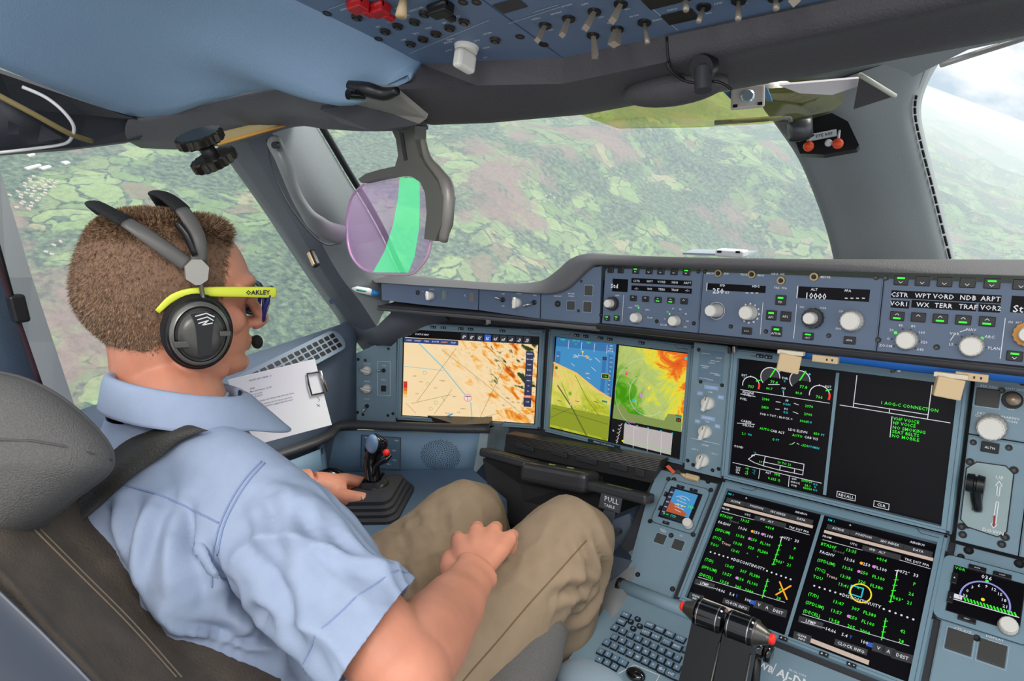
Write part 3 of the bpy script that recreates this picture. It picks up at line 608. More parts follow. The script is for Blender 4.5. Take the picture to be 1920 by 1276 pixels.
# ---------------- left outboard display: moving chart
d = thing('display_unit', 'outboard display at the far left showing a cream and orange moving chart', 'display', Matrix(OL.M()), 'cockpit displays')
unit_bezel(d); bezel_keys(d, (-.085, -.062, -.022, 0, .072))
S = MB(); S.rect(-.1555, -.1015, .1555, .1015, screenblk, -.003)
chart = emis('chart_cream', [(0, (46, 58, 40)), (.30, (60, 70, 44)), (.36, (150, 150, 90)), (.42, (250, 216, 164)), (.56, (251, 226, 182)), (.66, (250, 190, 96)), (.76, (235, 130, 40)), (.9, (190, 70, 25))], 22, 5, .5, (1, 2.2, 1), .6, strength=.95)
t = chart.node_tree; rp = [n for n in t.nodes if n.type == 'VALTORGB'][0]
# contrast of the relief grows towards the hills at the upper right
tcn = [n for n in t.nodes if n.type == 'TEX_COORD'][0]; nz = [n for n in t.nodes if n.type == 'TEX_NOISE'][0]
dt = t.nodes.new('ShaderNodeVectorMath'); dt.operation = 'DOT_PRODUCT'; t.links.new(tcn.outputs['Object'], dt.inputs[0]); dt.inputs[1].default_value = (7, 5, 0)
mm = t.nodes.new('ShaderNodeMapRange'); t.links.new(dt.outputs['Value'], mm.inputs[0]); mm.inputs[1].default_value = -.45; mm.inputs[2].default_value = .75; mm.inputs[3].default_value = .12; mm.inputs[4].default_value = 2.3
s1 = t.nodes.new('ShaderNodeMath'); s1.operation = 'SUBTRACT'; t.links.new(nz.outputs['Fac'], s1.inputs[0]); s1.inputs[1].default_value = .47
s2 = t.nodes.new('ShaderNodeMath'); s2.operation = 'MULTIPLY_ADD'; t.links.new(s1.outputs[0], s2.inputs[0]); t.links.new(mm.outputs[0], s2.inputs[1]); s2.inputs[2].default_value = .51; t.links.new(s2.outputs[0], rp.inputs[0])
S.rect(-.153, -.1, .153, .082, chart, -.0024)
z = -.0018
S.rect(-.153, .070, -.028, .081, mat('tab_blue', (30, 60, 120), emit=.9), z)
for i, c_ in enumerate((T_W, T_W, T_W, T_W, T_A, T_W)): S.text(('OANS', 'CHART', 'TERR', 'ROUTE', 'SAFETY', 'TRAF')[i], -.142 + .0205 * i, .0757, .0032, c_, z + .0004)
S.text('STATUS MAP', -.112, .0905, .0036, T_W, z)
S.add([(-.143, .088, z), (-.137, .088, z), (-.140, .0925, z)], [[0, 1, 2]], T_W)
for i in range(9):
    x = -.015 + i * .0178
    S.rect(x - .0075, .083, x + .0075, .0985, T_BL if i == 3 else mat('tab_dark', (40, 42, 54), emit=.7), z); S.arc(x, .090, .003, 20 + 30 * i, 240 + 30 * i, .0012, T_W, 8, z + .0004); S.line([(x - .004, .087), (x + .004, .093)], .0009, T_W, z + .0004)
S.rect(.127, -.062, .144, .066, mat('tab_navy', (38, 44, 84), emit=.8), z)
for i in range(10): S.text(('MENU', 'ZOOM', 'PAN', 'RNG', 'PLAN', 'ARC', '10', '20', 'HIDE', 'CLR')[i], .1355, .060 - i * .0122, .0030, T_W, z + .0004)
S.rect(.127, -.041, .144, -.035, mat('tab_orange', (235, 110, 60), emit=1), z + .0003)
g_ = zm(OL, 740, 600, 6.075)
cyl_ = mat('map_cyan', (130, 205, 215), emit=.9); gyl = mat('map_line', (130, 135, 90), emit=.7)
S.line([g_(270, 260), g_(540, 530), g_(800, 850)], .0024, cyl_, z); S.line([g_(865, 940), g_(880, 1120)], .0022, cyl_, z); S.line([g_(110, 525), g_(560, 575)], .0012, cyl_, z)
for L_ in ([(700, 320), (250, 930)], [(540, 340), (1000, 700), (1560, 1160)], [(450, 1070), (650, 790)], [(1000, 240), (1380, 640)], [(190, 950), (540, 870), (640, 850)], [(970, 1110), (1070, 900), (1240, 540)], [(1040, 1100), (1180, 1060)], [(540, 880), (570, 920)]): S.line([g_(*p) for p in L_], .0008, gyl, z + .0001)
S.line([g_(130, 950), g_(240, 1060)], .0008, T_R, z); S.arc(*g_(832, 885), .0085, 0, 360, .0022, mat('map_pink', (240, 170, 190), emit=.9), 20, z + .0002); S.disc(*g_(832, 885), .0035, mat('map_pale', (250, 235, 230), emit=.9), z + .0003); S.line([g_(832, 860), g_(832, 915)], .0012, T_BL, z + .0005); S.line([g_(805, 868), g_(862, 868)], .0016, mat('map_plum', (110, 60, 110), emit=.8), z + .0005)
S.line([g_(570, 1108), g_(655, 1068)], .0034, mat('map_blue', (60, 150, 215), emit=.9), z + .0004)
dkt = mat('map_text', (70, 60, 50), emit=.6)
for (X, Y, s_) in ((225, 637, 'LFBT'), (540, 690, 'TARBES'), (463, 772, 'LFCI'), (255, 838, 'PAU'), (680, 870, 'LFBO'), (780, 1010, 'ANETO'), (725, 1050, 'LUZ'), (600, 1060, 'AUCH'), (300, 702, 'DAX')): S.text(s_, *g_(X, Y), .0026, dkt, z)
for (X, Y) in ((340, 600), (375, 730), (465, 940), (410, 1010)): S.arc(*g_(X, Y), .004, 0, 360, .0008, mat('map_ring', (150, 190, 130), emit=.8), 12, z)
for i, c_ in enumerate(((200, 60, 30), (215, 40, 30), (235, 110, 40), (245, 170, 60), (250, 210, 140))): S.rect(-.152, -.020 - .0075 * (i + 1), -.143, -.020 - .0075 * i, mat('scale_%s' % 'abcde'[i], c_, emit=.9), z)
S.rect(-.05, -.1085, .028, -.1015, mat('brand_plate', (30, 50, 80), .4), .0066); S.text('ELECTRONIC FLIGHT BAG', -.011, -.105, .0028, white, .0070)
S.build('screen', d, label='screen with cream and orange chart')

# ---------------- left inboard display: attitude page and terrain page
d = thing('display_unit', 'inboard display showing a blue and green attitude page beside a terrain map', 'display', Matrix(IL.M()), 'cockpit displays')
unit_bezel(d); bezel_keys(d, (-.092, -.070, -.034, -.012, .060))
S = MB(); S.rect(-.1555, -.1015, .1555, .1015, screenblk, -.003)
g_ = zm(IL, 1000, 600, 4.253)
synt = emis('synthetic_ground', [(.28, (120, 138, 20)), (.42, (176, 186, 44)), (.55, (206, 208, 84)), (.68, (232, 214, 120)), (.8, (240, 180, 110))], 16, 6, .8, (1, 2.4, 1), .5, grad=(-.6, 2.0, .08), strength=.95)
def poly(S, pts_, m, z): P_ = [(*p, z) for p in pts_]; S.add(P_, [list(range(len(P_)))[::-1]], m)
skyb = mat('pfd_sky', (62, 142, 196), emit=.95); skyd = mat('pfd_tape', (52, 118, 176), emit=.9)
z = -.0022
poly(S, [g_(180, 135), g_(658, 190), g_(590, 965), g_(122, 850)], skyb, z)
poly(S, [g_(160, 340), g_(240, 378), g_(340, 425), g_(430, 500), g_(520, 570), g_(614, 625), g_(590, 965), g_(122, 850)], synt, z + .0003)
S.line([g_(160, 340), g_(240, 378), g_(340, 425), g_(430, 500), g_(520, 570), g_(614, 625)], .004, mat('horizon_orange', (245, 190, 110), emit=.95), z + .0005)
poly(S, [g_(125, 830), g_(140, 670), g_(606, 770), g_(592, 950)], mat('near_ground', (158, 172, 36), emit=.75), z + .0004)
for L_ in ([(190, 520), (300, 690), (420, 920)], [(125, 780), (300, 700)], [(150, 700), (590, 830)], [(330, 440), (430, 640), (520, 760)], [(220, 500), (280, 640)]): S.line([g_(*p) for p in L_], .0012 if L_[0] != (190, 520) else .0034, mat('ground_line', (108, 124, 44), emit=.7), z + .0006)
poly(S, [g_(180, 135), g_(658, 190), g_(652, 258), g_(175, 205)], skyd, z + .0003)
for X in (280, 384, 486, 586): S.line([g_(X, 150 + (X - 180) * .12), g_(X - 6, 215 + (X - 180) * .12)], .0010, T_W, z + .0006)
for (X, Y, s_, m_) in ((232, 155, 'SPEED', T_G), (338, 165, 'ALT CST', T_G), (438, 180, 'NAV', T_G), (334, 190, 'G/S', T_C), (618, 205, 'AP1', T_W), (615, 228, '1FD2', T_W), (612, 248, 'A/THR', T_W)): S.text(s_, *g_(X, Y), .0032, m_, z + .0006)
c_ = g_(380, 420)
S.arc(c_[0], c_[1], .036, 55, 125, .0009, T_W, 18, z + .0006)
for a_ in (55, 65, 75, 90, 105, 115, 125): S.line([(c_[0] + .036 * math.cos(math.radians(a_)), c_[1] + .036 * math.sin(math.radians(a_))), (c_[0] + .040 * math.cos(math.radians(a_)), c_[1] + .040 * math.sin(math.radians(a_)))], .0010, T_W, z + .0006)
S.add([(c_[0] - .003, c_[1] + .046, z + .0007), (c_[0] + .003, c_[1] + .046, z + .0007), (c_[0], c_[1] + .040, z + .0007)], [[0, 1, 2]], T_Y)
S.line([g_(415, 282), g_(432, 288), g_(424, 305)], .0016, T_A, z + .0007, close=True)
for (a, b) in (((300, 345), (325, 365)), ((460, 375), (495, 405)), ((425, 455), (450, 470)), ((490, 300), (530, 335)), ((320, 275), (355, 300))): S.line([g_(*a), g_(*b)], .0010, T_W, z + .0006)
S.line([g_(415, 425), g_(440, 425)], .0022, T_A, z + .0007); S.line([g_(345, 660), g_(350, 690)], .0022, T_A, z + .0007)
poly(S, [g_(550, 290), g_(580, 292), g_(560, 580), g_(528, 560)], skyd, z + .0004); poly(S, [g_(595, 270), g_(636, 280), g_(614, 620), g_(586, 600)], skyd, z + .0004)
for i in range(9): S.text(str(110 - 5 * i), *g_(618 - i * 3, 300 + i * 36), .0028, T_W, z + .0007)
poly(S, [g_(545, 425), g_(600, 432), g_(598, 468), g_(543, 460)], black, z + .0008); S.text('100', *g_(572, 447), .0042, T_G, z + .0010); S.line([g_(545, 425), g_(600, 432), g_(598, 468), g_(543, 460)], .0009, T_Y, z + .001, close=True)
poly(S, [g_(550, 290), g_(582, 294), g_(580, 320), g_(548, 316)], mat('tape_dark', (30, 30, 60), emit=.5), z + .0008); S.text('12', *g_(565, 305), .0032, T_M, z + .001)
poly(S, [g_(180, 245), g_(215, 250), g_(205, 345), g_(172, 338)], skyd, z + .0005); S.text('260', *g_(192, 285), .003, T_W, z + .0008); poly(S, [g_(170, 365), g_(192, 368), g_(190, 392), g_(168, 388)], mat('near_ground'), z + .0008); S.disc(*g_(181, 380), .003, mat('spd_green', (30, 120, 20), emit=.8), z + .0009)
for i in range(7): S.disc(*g_(265 + 27 * i, 668 + 8 * i), .0013, T_Y if i == 3 else T_W, z + .0008)
for X in (190, 330, 480): S.line([g_(X, 640 + (X - 190) * .03), g_(X + 30, 646 + (X - 190) * .03)], .0014, mat('ground_line'), z + .0007)
S.disc(*g_(290, 585), .0045, mat('blob_green', (120, 190, 20), emit=.9), z + .0007)
S.line([g_(548, 645), g_(582, 652)], .004, mat('teal', (30, 150, 140), emit=.8), z + .0007)
terr = emis('terrain_page', [(.30, (70, 150, 20)), (.42, (120, 180, 60)), (.50, (178, 196, 110)), (.60, (186, 204, 116)), (.66, (210, 220, 80)), (.74, (245, 220, 60)), (.82, (240, 120, 40)), (1.0, (214, 50, 30))], 20, 7, .9, (1, 1, 1), 0, grad=(2.7, 2.3, -.19), strength=.95, rough=.72)
poly(S, [g_(680, 195), g_(1248, 268), g_(1172, 1110), g_(602, 975)], black, z)
poly(S, [g_(680, 200), g_(1240, 270), g_(1178, 890), g_(630, 780)], terr, z + .0003)
poly(S, [g_(640, 670), g_(725, 690), g_(755, 740), g_(1040, 800), g_(1070, 745), g_(1180, 760), g_(1176, 892), g_(628, 782)], mat('near_terrain', (140, 160, 84), emit=.8), z + .0005)
c_ = g_(905, 600); S.arc(c_[0], c_[1], .040, 130, 320, .0007, T_W, 26, z + .0007); S.arc(c_[0], c_[1], .072, 100, 260, .0005, T_W, 26, z + .0007); S.line([g_(905, 605), g_(905, 720)], .0008, T_G, z + .0007)
for (X, Y, m_) in ((740, 425, T_R), (742, 415, T_M), (858, 600, T_M), (798, 637, T_C), (920, 540, T_Y), (1215, 305, T_C)): S.disc(*g_(X, Y), .0032, m_, z + .0008)
poly(S, [g_(1138, 778), g_(1175, 785), g_(1172, 815), g_(1135, 808)], black, z + .0008); S.text('54', *g_(1155, 797), .004, T_R, z + .001); S.rect(*(lambda a, b: (a[0], b[1], b[0], a[1]))(g_(1130, 750), g_(1180, 775)), mat('teal'), z + .0008)
poly(S, [g_(722, 825), g_(1108, 905), g_(1092, 1075), g_(712, 980)], mat('vert_page', (200, 190, 190), emit=.8), z + .0003)
for X in (800, 912, 1020): S.line([g_(X, 845 + (X - 722) * .2), g_(X - 8, 1000 + (X - 722) * .24)], .0007, T_W, z + .0005)
S.line([g_(715, 958), g_(1095, 1045)], .0016, mat('pale_green', (150, 210, 130), emit=.9), z + .0006)
for i in range(6): S.line([g_(704 - i * 7, 825 + i * 28), g_(694 - i * 7, 840 + i * 28)], .0016, T_SK, z + .0006); 
for i in range(5): S.text(str(180 - 40 * i), *g_(684 - i * 6, 840 + i * 30), .0026, T_W, z + .0006)
S.text('TRAFFIC', *g_(780, 815), .003, T_M, z + .0006)
for X in (735, 825, 912, 1015, 1105): S.disc(*g_(X, 822 + (X - 735) * .22), .0018, T_C, z + .0008)
S.text('ft', *g_(635, 880), .004, T_W, z + .0006); S.disc(*g_(708, 962), .002, T_Y, z + .0006)
S.rect(-.05, -.1085, .028, -.1015, mat('brand_plate'), .0066); S.text('PRIMARY FLIGHT DISPLAY', -.011, -.105, .0028, white, .0070)
S.build('screen', d, label='screen split into blue attitude half and green terrain half')

# ---------------- centre upper display: engine and system pages
d = thing('display_unit', 'upper centre display with engine dials on its left half and a near-empty black right half', 'display', Matrix(CU.M()), 'cockpit displays')
unit_bezel(d); bezel_keys(d, (-.118, -.104))
S = MB(); S.rect(-.1555, -.1015, .1555, .1015, screenblk, -.003); z = -.0024
g_ = zm(CU, 1340, 640, 3.987); tl = lambda s_, X, Y, m_, h=.0034, ax='c': S.text(s_, *g_(X, Y), h, m_, z + .0003, ax)
def dial(X, Y, r, full=False):
    x, y = g_(X, Y)
    if full:
        S.add([(x, y, z)] + [(x + r * math.cos(math.radians(a_)), y + r * math.sin(math.radians(a_)), z) for a_ in range(0, 226, 15)], [[0, i, i + 1] for i in range(1, 16)], T_DG)
        S.arc(x, y, r, 0, 225, .0013, T_W, 20, z + .0003); S.line([(x, y), (x + r * .5, y + r)], .0020, T_G, z + .0005); S.disc(x + r * .9, y + r * .75, .0016, T_C, z + .0005)
    else:
        S.arc(x, y, r, 15, 190, .0013, T_W, 18, z + .0003); S.arc(x, y, r, -18, 15, .0030, T_R, 6, z + .0004); S.line([(x + r * .6, y + r * .55), (x + r * 1.1, y + r * .75)], .0015, T_G, z + .0005)
        S.line([(x - r * .1, y + r * .95), (x - r * .1, y + r * 1.1)], .001, T_W, z + .0004)
dial(412, 265, .0155, True); dial(633, 290, .0155, True); dial(267, 325, .0140); dial(780, 400, .0150)
for (s_, X, Y, m_, h) in (('77.4', 440, 305, T_G, .0045), ('77.8', 660, 340, T_G, .0045), ('737', 268, 338, T_G, .0045), ('766', 778, 415, T_G, .0045), ('80.7', 405, 352, T_G, .0038), ('80.8', 625, 385, T_G, .0038), ('EGT', 218, 252, T_W, .0034), ('THR', 522, 275, T_W, .0034), ('EGT', 845, 338, T_W, .0034), ('N3', 512, 350, T_W, .0034), ('%', 510, 372, T_C, .0034), ('%', 520, 297, T_C, .0034), ('ENGINE', 247, 383, T_W, .0036), ('FUEL', 243, 400, T_W, .0036), ('FUEL', 212, 430, T_W, .0036),
        ('2980', 378, 432, T_G, .0040), ('2970', 702, 485, T_G, .0040), ('FF', 537, 443, T_W, .0034), ('KG/H', 535, 470, T_C, .0032), ('2850', 373, 493, T_G, .0040), ('2900', 695, 545, T_G, .0040), ('FU', 530, 505, T_W, .0034), ('KG', 527, 530, T_C, .0034), ('°C', 215, 272, T_C, .003), ('°C', 842, 362, T_C, .003),
        ('FOB = TOT - BLOCK =', 455, 560, T_W, .0034), ('3900', 660, 597, T_G, .0038), ('KG', 705, 602, T_C, .0034), ('CABIN', 230, 598, T_W, .0040), ('DELTA P', 248, 630, T_W, .0034), ('AUTO', 370, 655, T_G, .0040), ('CAB ALT', 465, 675, T_W, .0038), ('LDG ELEVN', 617, 668, T_W, .0038), ('850', 758, 690, T_G, .0038), ('FT', 805, 700, T_C, .0034), ('AUTO', 615, 705, T_G, .0038), ('CAB V/S', 718, 722, T_W, .0038), ('2.1', 212, 688, T_G, .0038), ('PSI', 258, 697, T_C, .0034), ('0', 436, 732, T_G, .0046), ('FT', 466, 738, T_C, .0034),
        ('-350', 668, 778, T_G, .0040), ('FT/MIN', 738, 792, T_C, .0034), ('COND', 175, 787, T_W, .0036), ('19', 338, 900, T_G, .0036), ('20 TO 21', 515, 912, T_G, .0036), ('°C', 296, 832, T_C, .003), ('TAT', 172, 945, T_W, .003), ('SAT', 170, 962, T_W, .003), ('ISA', 168, 980, T_W, .003), ('+8', 238, 950, T_G, .0036), ('-3', 236, 972, T_G, .0036), ('+7', 234, 990, T_G, .0036), ('°C', 290, 965, T_C, .003), ('°C', 287, 985, T_C, .003), ('ALT', 398, 982, T_W, .0034), ('FPA', 465, 997, T_G, .0038), ('0.625 G', 440, 1030, T_G, .0040), ('GW', 590, 1028, T_W, .003), ('GWCG', 598, 1055, T_W, .003), ('FOB', 590, 1078, T_W, .003), ('204700', 685, 1045, T_G, .0036), ('28.1', 690, 1078, T_G, .0036), ('46000', 690, 1100, T_G, .0036), ('KG', 750, 1068, T_C, .003), ('%', 748, 1090, T_C, .003), ('KG', 748, 1112, T_C, .003)): tl(s_, X, Y, m_, h)
for a_, b_ in (((190, 360), (855, 462)), ((132, 905), (795, 1060)), ((335, 955), (325, 1025)), ((555, 1005), (548, 1085)), ((398, 322), (480, 322)), ((455, 450), (490, 455)), ((590, 462), (625, 475)), ((450, 505), (480, 508)), ((583, 525), (620, 540)), ((190, 392), (300, 412)), ((165, 610), (295, 620)), ((510, 375), (512, 405)), ((555, 770), (575, 768)), ((575, 768), (595, 755)), ((612, 762), (628, 770))): S.line([g_(*a_), g_(*b_)], .0009, T_W if a_[0] != 555 or a_[1] != 770 else T_G, z + .0003)
for r_ in ([(300, 843), (375, 858), (665, 918), (655, 998), (480, 962), (360, 930), (290, 905), (248, 880)],): S.line([g_(*p) for p in r_], .0010, T_W, z + .0003, close=True)
S.line([g_(375, 858), g_(360, 930)], .001, T_W, z + .0003); S.line([g_(360, 900), g_(660, 965)], .001, T_W, z + .0003); S.line([g_(487, 930), g_(483, 962)], .001, T_W, z + .0003); S.line([g_(596, 955), g_(590, 985)], .001, T_W, z + .0003); S.arc(*g_(285, 862), .003, 40, 200, .001, T_W, 8, z + .0003)
S.line([g_(918, 240), g_(820, 1140)], .0048, bezel, z + .0012)
g_ = zm(CU, 1560, 640, 3.189)
for a_, b_ in (((147, 203), (125, 390)), ((45, 380), (705, 487)), ((130, 370), (570, 438)), ((597, 262), (570, 462)), ((343, 402), (341, 422)), ((357, 450), (345, 572))): S.line([g_(*a_), g_(*b_)], .0010, T_W, z + .0003)
for (s_, X, Y) in (('1 AOG-C CONNECTION', 288, 364), ('VHF VOICE', 365, 460), ('HF VOICE', 363, 485), ('NO SMOKING', 360, 512), ('SEAT BELTS', 358, 537), ('NO MOBILE', 356, 562)): S.text(s_, *g_(X, Y), .0046, T_G, z + .0003, 'l', sx=.95)
for (s_, X, Y, w_) in (('RECALL', 82, 925, .020), ('CLR', 293, 980, .014)): x, y = g_(X, Y); S.line([(x - w_ / 2 - .003, y - .0045), (x + w_ / 2 + .003, y - .0045), (x + w_ / 2 + .003, y + .0045), (x - w_ / 2 - .003, y + .0045)], .0008, T_W, z + .0003, close=True); S.text(s_, x, y, .0042, T_W, z + .0003)
S.build('screen', d, label='black screen with green and white system readouts')

# ---------------- centre lower display: two flight-plan pages
d = thing('display_unit', 'lower centre display with two black pages of green flight-plan lines', 'display', Matrix(CL.M()), 'cockpit displays')
unit_bezel(d); bezel_keys(d, (-.035, 0, .055, .090), y=-.107)
S = MB(); S.rect(-.1555, -.1015, .1555, .1015, screenblk, -.003); z = -.0024
gl_ = zm(CL, 1270, 900, 4.728); gr_ = zm(CL, 1470, 940, 3.797); dx = gr_(290, 130)[0] - gl_(430, 100)[0]
def page(du, right):
    g = lambda X, Y: (gl_(X, Y)[0] + du, gl_(X, Y)[1])
    def T(s_, X, Y, m_, h=.0044, ax='c', sx=.95): S.text(s_, *g(X, Y), h, m_, z + .0004, ax, sx=sx)
    def bar(X0, Y0, X1, Y1, hh, m_): S.line([g(X0, Y0), g(X1, Y1)], hh, m_, z)
    T('FM 1', 470, 118, T_C, .0036); T('+', 608, 152, T_W)
    for X, Y, w_, s_ in ((515, 185, 150, 'ACTIVE'), (700, 232, 180, 'POSITION'), (890, 285, 180, 'SEC INDEX'), (1095, 340, 190, 'DATA')):
        bar(X - w_ * .47, Y - w_ * .12, X + w_ * .47, Y + w_ * .13, .0085, T_DG); T(s_, X, Y, T_W, .0034)
    T('AIR0BU0', 1095, 285, T_W, .0034)
    bar(415, 205, 1190, 405, .0050, T_SK); T('FROM', 425, 247, T_W, .0034); T('UTC', 620, 300, T_W, .0034); bar(695, 328, 945, 395, .0085, T_DG); T('SPD   ALT', 790, 350, T_W, .0034); T('TRK DIST FPA', 1075, 430, T_W, .0034)
    S.line([g(390, 268), g(680, 345)], .0007, T_W, z); S.line([g(950, 415), g(1170, 478)], .0007, T_W, z)
    G = T_G
    rows = [('BTA20F', 375, 300, G, 'l'), ('13:35', 595, 352, G), ('+014', 815, 415, G), ('FAGHV', 360, 362, T_W, 'l'), ('Speed', 500, 358, T_GY), ('13:36', 575, 422, T_W), ('250', 700, 457, T_W), ('FL100', 800, 487, T_W),
            ('(SPDLIM)', 335, 425, G, 'l'), ('13:36', 553, 488, G), ('250', 675, 522, G), ('FL100', 777, 558, G), ('(T/C)', 312, 495, G, 'l'), ('13:38', 530, 555, G), ('320', 650, 592, G), ('FL380', 755, 627, G),
            ('TOU', 290, 555, G, 'l'), ('Trans', 430, 556, T_SK), ('13:41', 508, 620, G), ('"', 615, 650, G), ('"', 705, 680, G), ('DISCONTINUITY', 632, 738, T_W),
            ('(T/D)', 240, 690, G, 'l'), ('13:47', 458, 757, G), ('307', 582, 802, G), ('FL380', 683, 838, G), ('(SPDLIM)', 215, 755, G, 'l'), ('13:57', 435, 827, G), ('250', 558, 870, G), ('FL100', 663, 907, G),
            ('(DECEL)', 190, 822, G, 'l'), ('13:58', 412, 897, G), ('205', 535, 940, G), ('3000', 633, 975, G), ('+072°', 965, 508, T_W), ('33', 1057, 532, T_W), ('P', 1040, 600, G), ('26', 1008, 677, G), ('003°', 905, 718, G), ('21', 985, 745, G)]
    for r_ in rows: T(r_[0], r_[1], r_[2], r_[3], .0046, r_[4] if len(r_) > 4 else 'c')
    for X, Y, m_ in ((662, 447, T_A), (752, 472, T_M), (637, 512, T_M), (525, 860, T_M)): S.disc(*g(X, Y), .0022, m_, z + .0006)
    for k_ in range(6): S.disc(*g(292 + 38 * k_, 630 + 12 * k_), .0014, T_W, z + .0004)
    for k_ in range(6): S.disc(*g(792 + 42 * k_, 797 + 15 * k_), .0014, T_W, z + .0004)
    S.line([g(915, 540), g(845, 745)], .0014, G, z + .0004); S.line([g(925, 498), g(912, 540)], .0014, T_W, z + .0004)
    for k_ in range(5): X, Y = 908 - k_ * 14, 570 + k_ * 42; S.line([g(X - 16, Y), g(X + 16, Y)], .0009, G, z + .0004)
    S.line([g(800, 870), g(750, 1035)], .0014, G, z + .0004); S.line([g(908, 498), g(940, 500)], .0012, T_W, z + .0004)
    for k_ in range(4): X, Y = 798 - k_ * 13, 890 + k_ * 42; S.line([g(X - 14, Y), g(X + 14, Y)], .0009, G, z + .0004)
    T('42', 915, 965, G); T('28', 895, 1040, G)
    S.line([g(180, 850), g(950, 1075)], .0007, T_W, z); S.line([g(165, 910), g(340, 955)], .0007, T_W, z)
    bar(165, 892, 310, 935, .0095, T_DG); T('LFMP', 238, 912, T_W, .0044); T('14:06', 380, 970, T_W); T('5.4', 480, 1005, T_W); T('T', 524, 1020, T_BL); T('100', 620, 1055, T_W); bar(648, 1070, 682, 1080, .006, T_BL)
    for X, Y, w_, s_ in ((722, 1098, 50, 'V'), (793, 1122, 50, 'A'), (890, 1158, 110, 'DEST')): bar(X - w_ * .5, Y - w_ * .14, X + w_ * .5, Y + w_ * .14, .0115, T_DG); T(s_, X, Y, T_W, .0044)
    bar(118, 1020, 205, 1045, .012, T_DG); T('CLEAR', 162, 1020, T_W, .003); T('INFO', 158, 1045, T_W, .003); bar(232, 1055, 628, 1208, .0062, T_SK)
    bar(415, 1062, 620, 1130, .0085, T_DG); T('CLOCK INFO', 517, 1098, T_W, .0040)
page(0, 0); page(dx, 1)
S.line([gl_(905, 895), gl_(970, 1050)], .0022, T_A, z + .0008); S.line([gl_(1005, 930), gl_(872, 1010)], .0022, T_A, z + .0008)
x, y = gr_(545, 648); S.arc(x, y, .0135, 0, 360, .0018, T_Y, 26, z + .0010)
S.line([gr_(480, 592), gr_(565, 615), gr_(548, 678), gr_(462, 650)], .0018, T_C, z + .0009, close=True)
S.line([(-.001 + .0015, .0995), (.0015 - .001, -.1)], .0048, bezel, z + .0012)
S.build('screen', d, label='black screen with two green flight-plan pages')
# ================================================================ glareshield control units
m1 = zm(MC, 1040, 460, 4.252); m2 = zm(MC, 1480, 460, 4.252)
xa = MC.hit(1131, 550)[0]; xb = MC.hit(1314, 560)[0]; xc = MC.hit(1649, 600)[0]; xd = .33
MT, MBt = .052, -.047
def mcunit(label, x0, x1):
    d = thing('control_unit', label, 'control unit', Matrix(MC.M()), 'glareshield control units')
    P_ = plate(MC, x0 + .0006, x1 - .0006, MBt, MT, mcpaint); return d, P_
def win(P_, a, b, c_, d_): 
    xs = [p[0] for p in (a, b, c_, d_)]; ys = [p[1] for p in (a, b, c_, d_)]; P_.rect(sum(sorted(xs)[:2]) / 2, sum(sorted(ys)[:2]) / 2, sum(sorted(xs)[2:]) / 2, sum(sorted(ys)[2:]) / 2, gloss, .0004)
# --- captain's EFIS unit
d, P_ = mcunit('blue-grey unit at the left end of the glareshield with a small Std window', xa, xb)
P_.rect(xa + .018, .012, xa + .049, .034, winblk, .0005); P_.text('Std', *m1(478, 322), .0075, T_W, .001)
for Y in (290, 350): a, b = m1(612, Y), m1(1095, Y); P_.rect(a[0], (a[1] + b[1]) / 2 - .0042, b[0], (a[1] + b[1]) / 2 + .0042, winblk, .0005)
for X, s_, s2 in ((655, 'CSTR', '-O-'), (760, 'WPT', 'WX'), (855, 'VORD', 'TERR'), (960, 'NDB', 'TRAF'), (1060, 'ARPT', '-O-')): P_.text(s_, *m1(X, 290 + (X - 855) * .04), .0036, white, .001); P_.text(s2, *m1(X, 350 + (X - 855) * .04), .0036, white, .001)
P_.text('QNH', *m1(500, 398), .0025, white)
for X, Y, s_ in ((605, 495, 'VOR'), (655, 480, 'NAV'), (740, 512, 'ARC'), (760, 575, 'PLAN'), (900, 528, '10'), (945, 502, '20'), (1003, 508, '40'), (1048, 545, '80'), (1058, 602, '160'), (1042, 648, '320'), (868, 632, 'ZOOM'), (880, 585, 'O')): P_.text(s_, *m1(X, Y), .0026, white)
for X, Y in ((705, 518), (720, 565), (950, 518), (990, 523), (1025, 552), (1035, 600), (1015, 640), (905, 632)): P_.disc(*m1(X, Y), .0007, black)
for X, Y in ((670, 496), (917, 545)): P_.disc(*m1(X, Y), .0015, green_led)
for X, Y in ((400, 185), (370, 553), (815, 604), (1110, 620), (1145, 208)): screw(P_, *m1(X, Y), .0034)
a = m1(552, 395); b = m1(545, 610); P_.line([a, (a[0], b[1])], .0008, white)
P_.build('face_plate', d)
knob(d, *m1(470, 462), .0105, .022, two=dark, label='ivory baro knob on a black ring'); knob(d, *m1(665, 575), .0085, .016, label='ivory mode selector'); knob(d, *m1(970, 600), .0085, .016, label='ivory range selector')
for X, led in ((450, 0), (530, 0), (650, 1), (757, 0), (850, 0), (955, 0), (1055, 1)): button(d, *m1(X, 200 + (X - 650) * .03), .0125 if X > 600 else .0115, .0105, led=led, tri=1 if X > 600 else 0)
for X, led in ((630, 0), (728, 0), (828, 1), (930, 1), (1035, 0)): button(d, *m1(X, 420 + (X - 630) * .06), .0125, .0095, led=led, led_top=False, tri=-1)
for X, s_ in ((422, 'LS'), (497, 'VV')): button(d, *m1(X, 578), .0105, .009, led=1, t=s_)
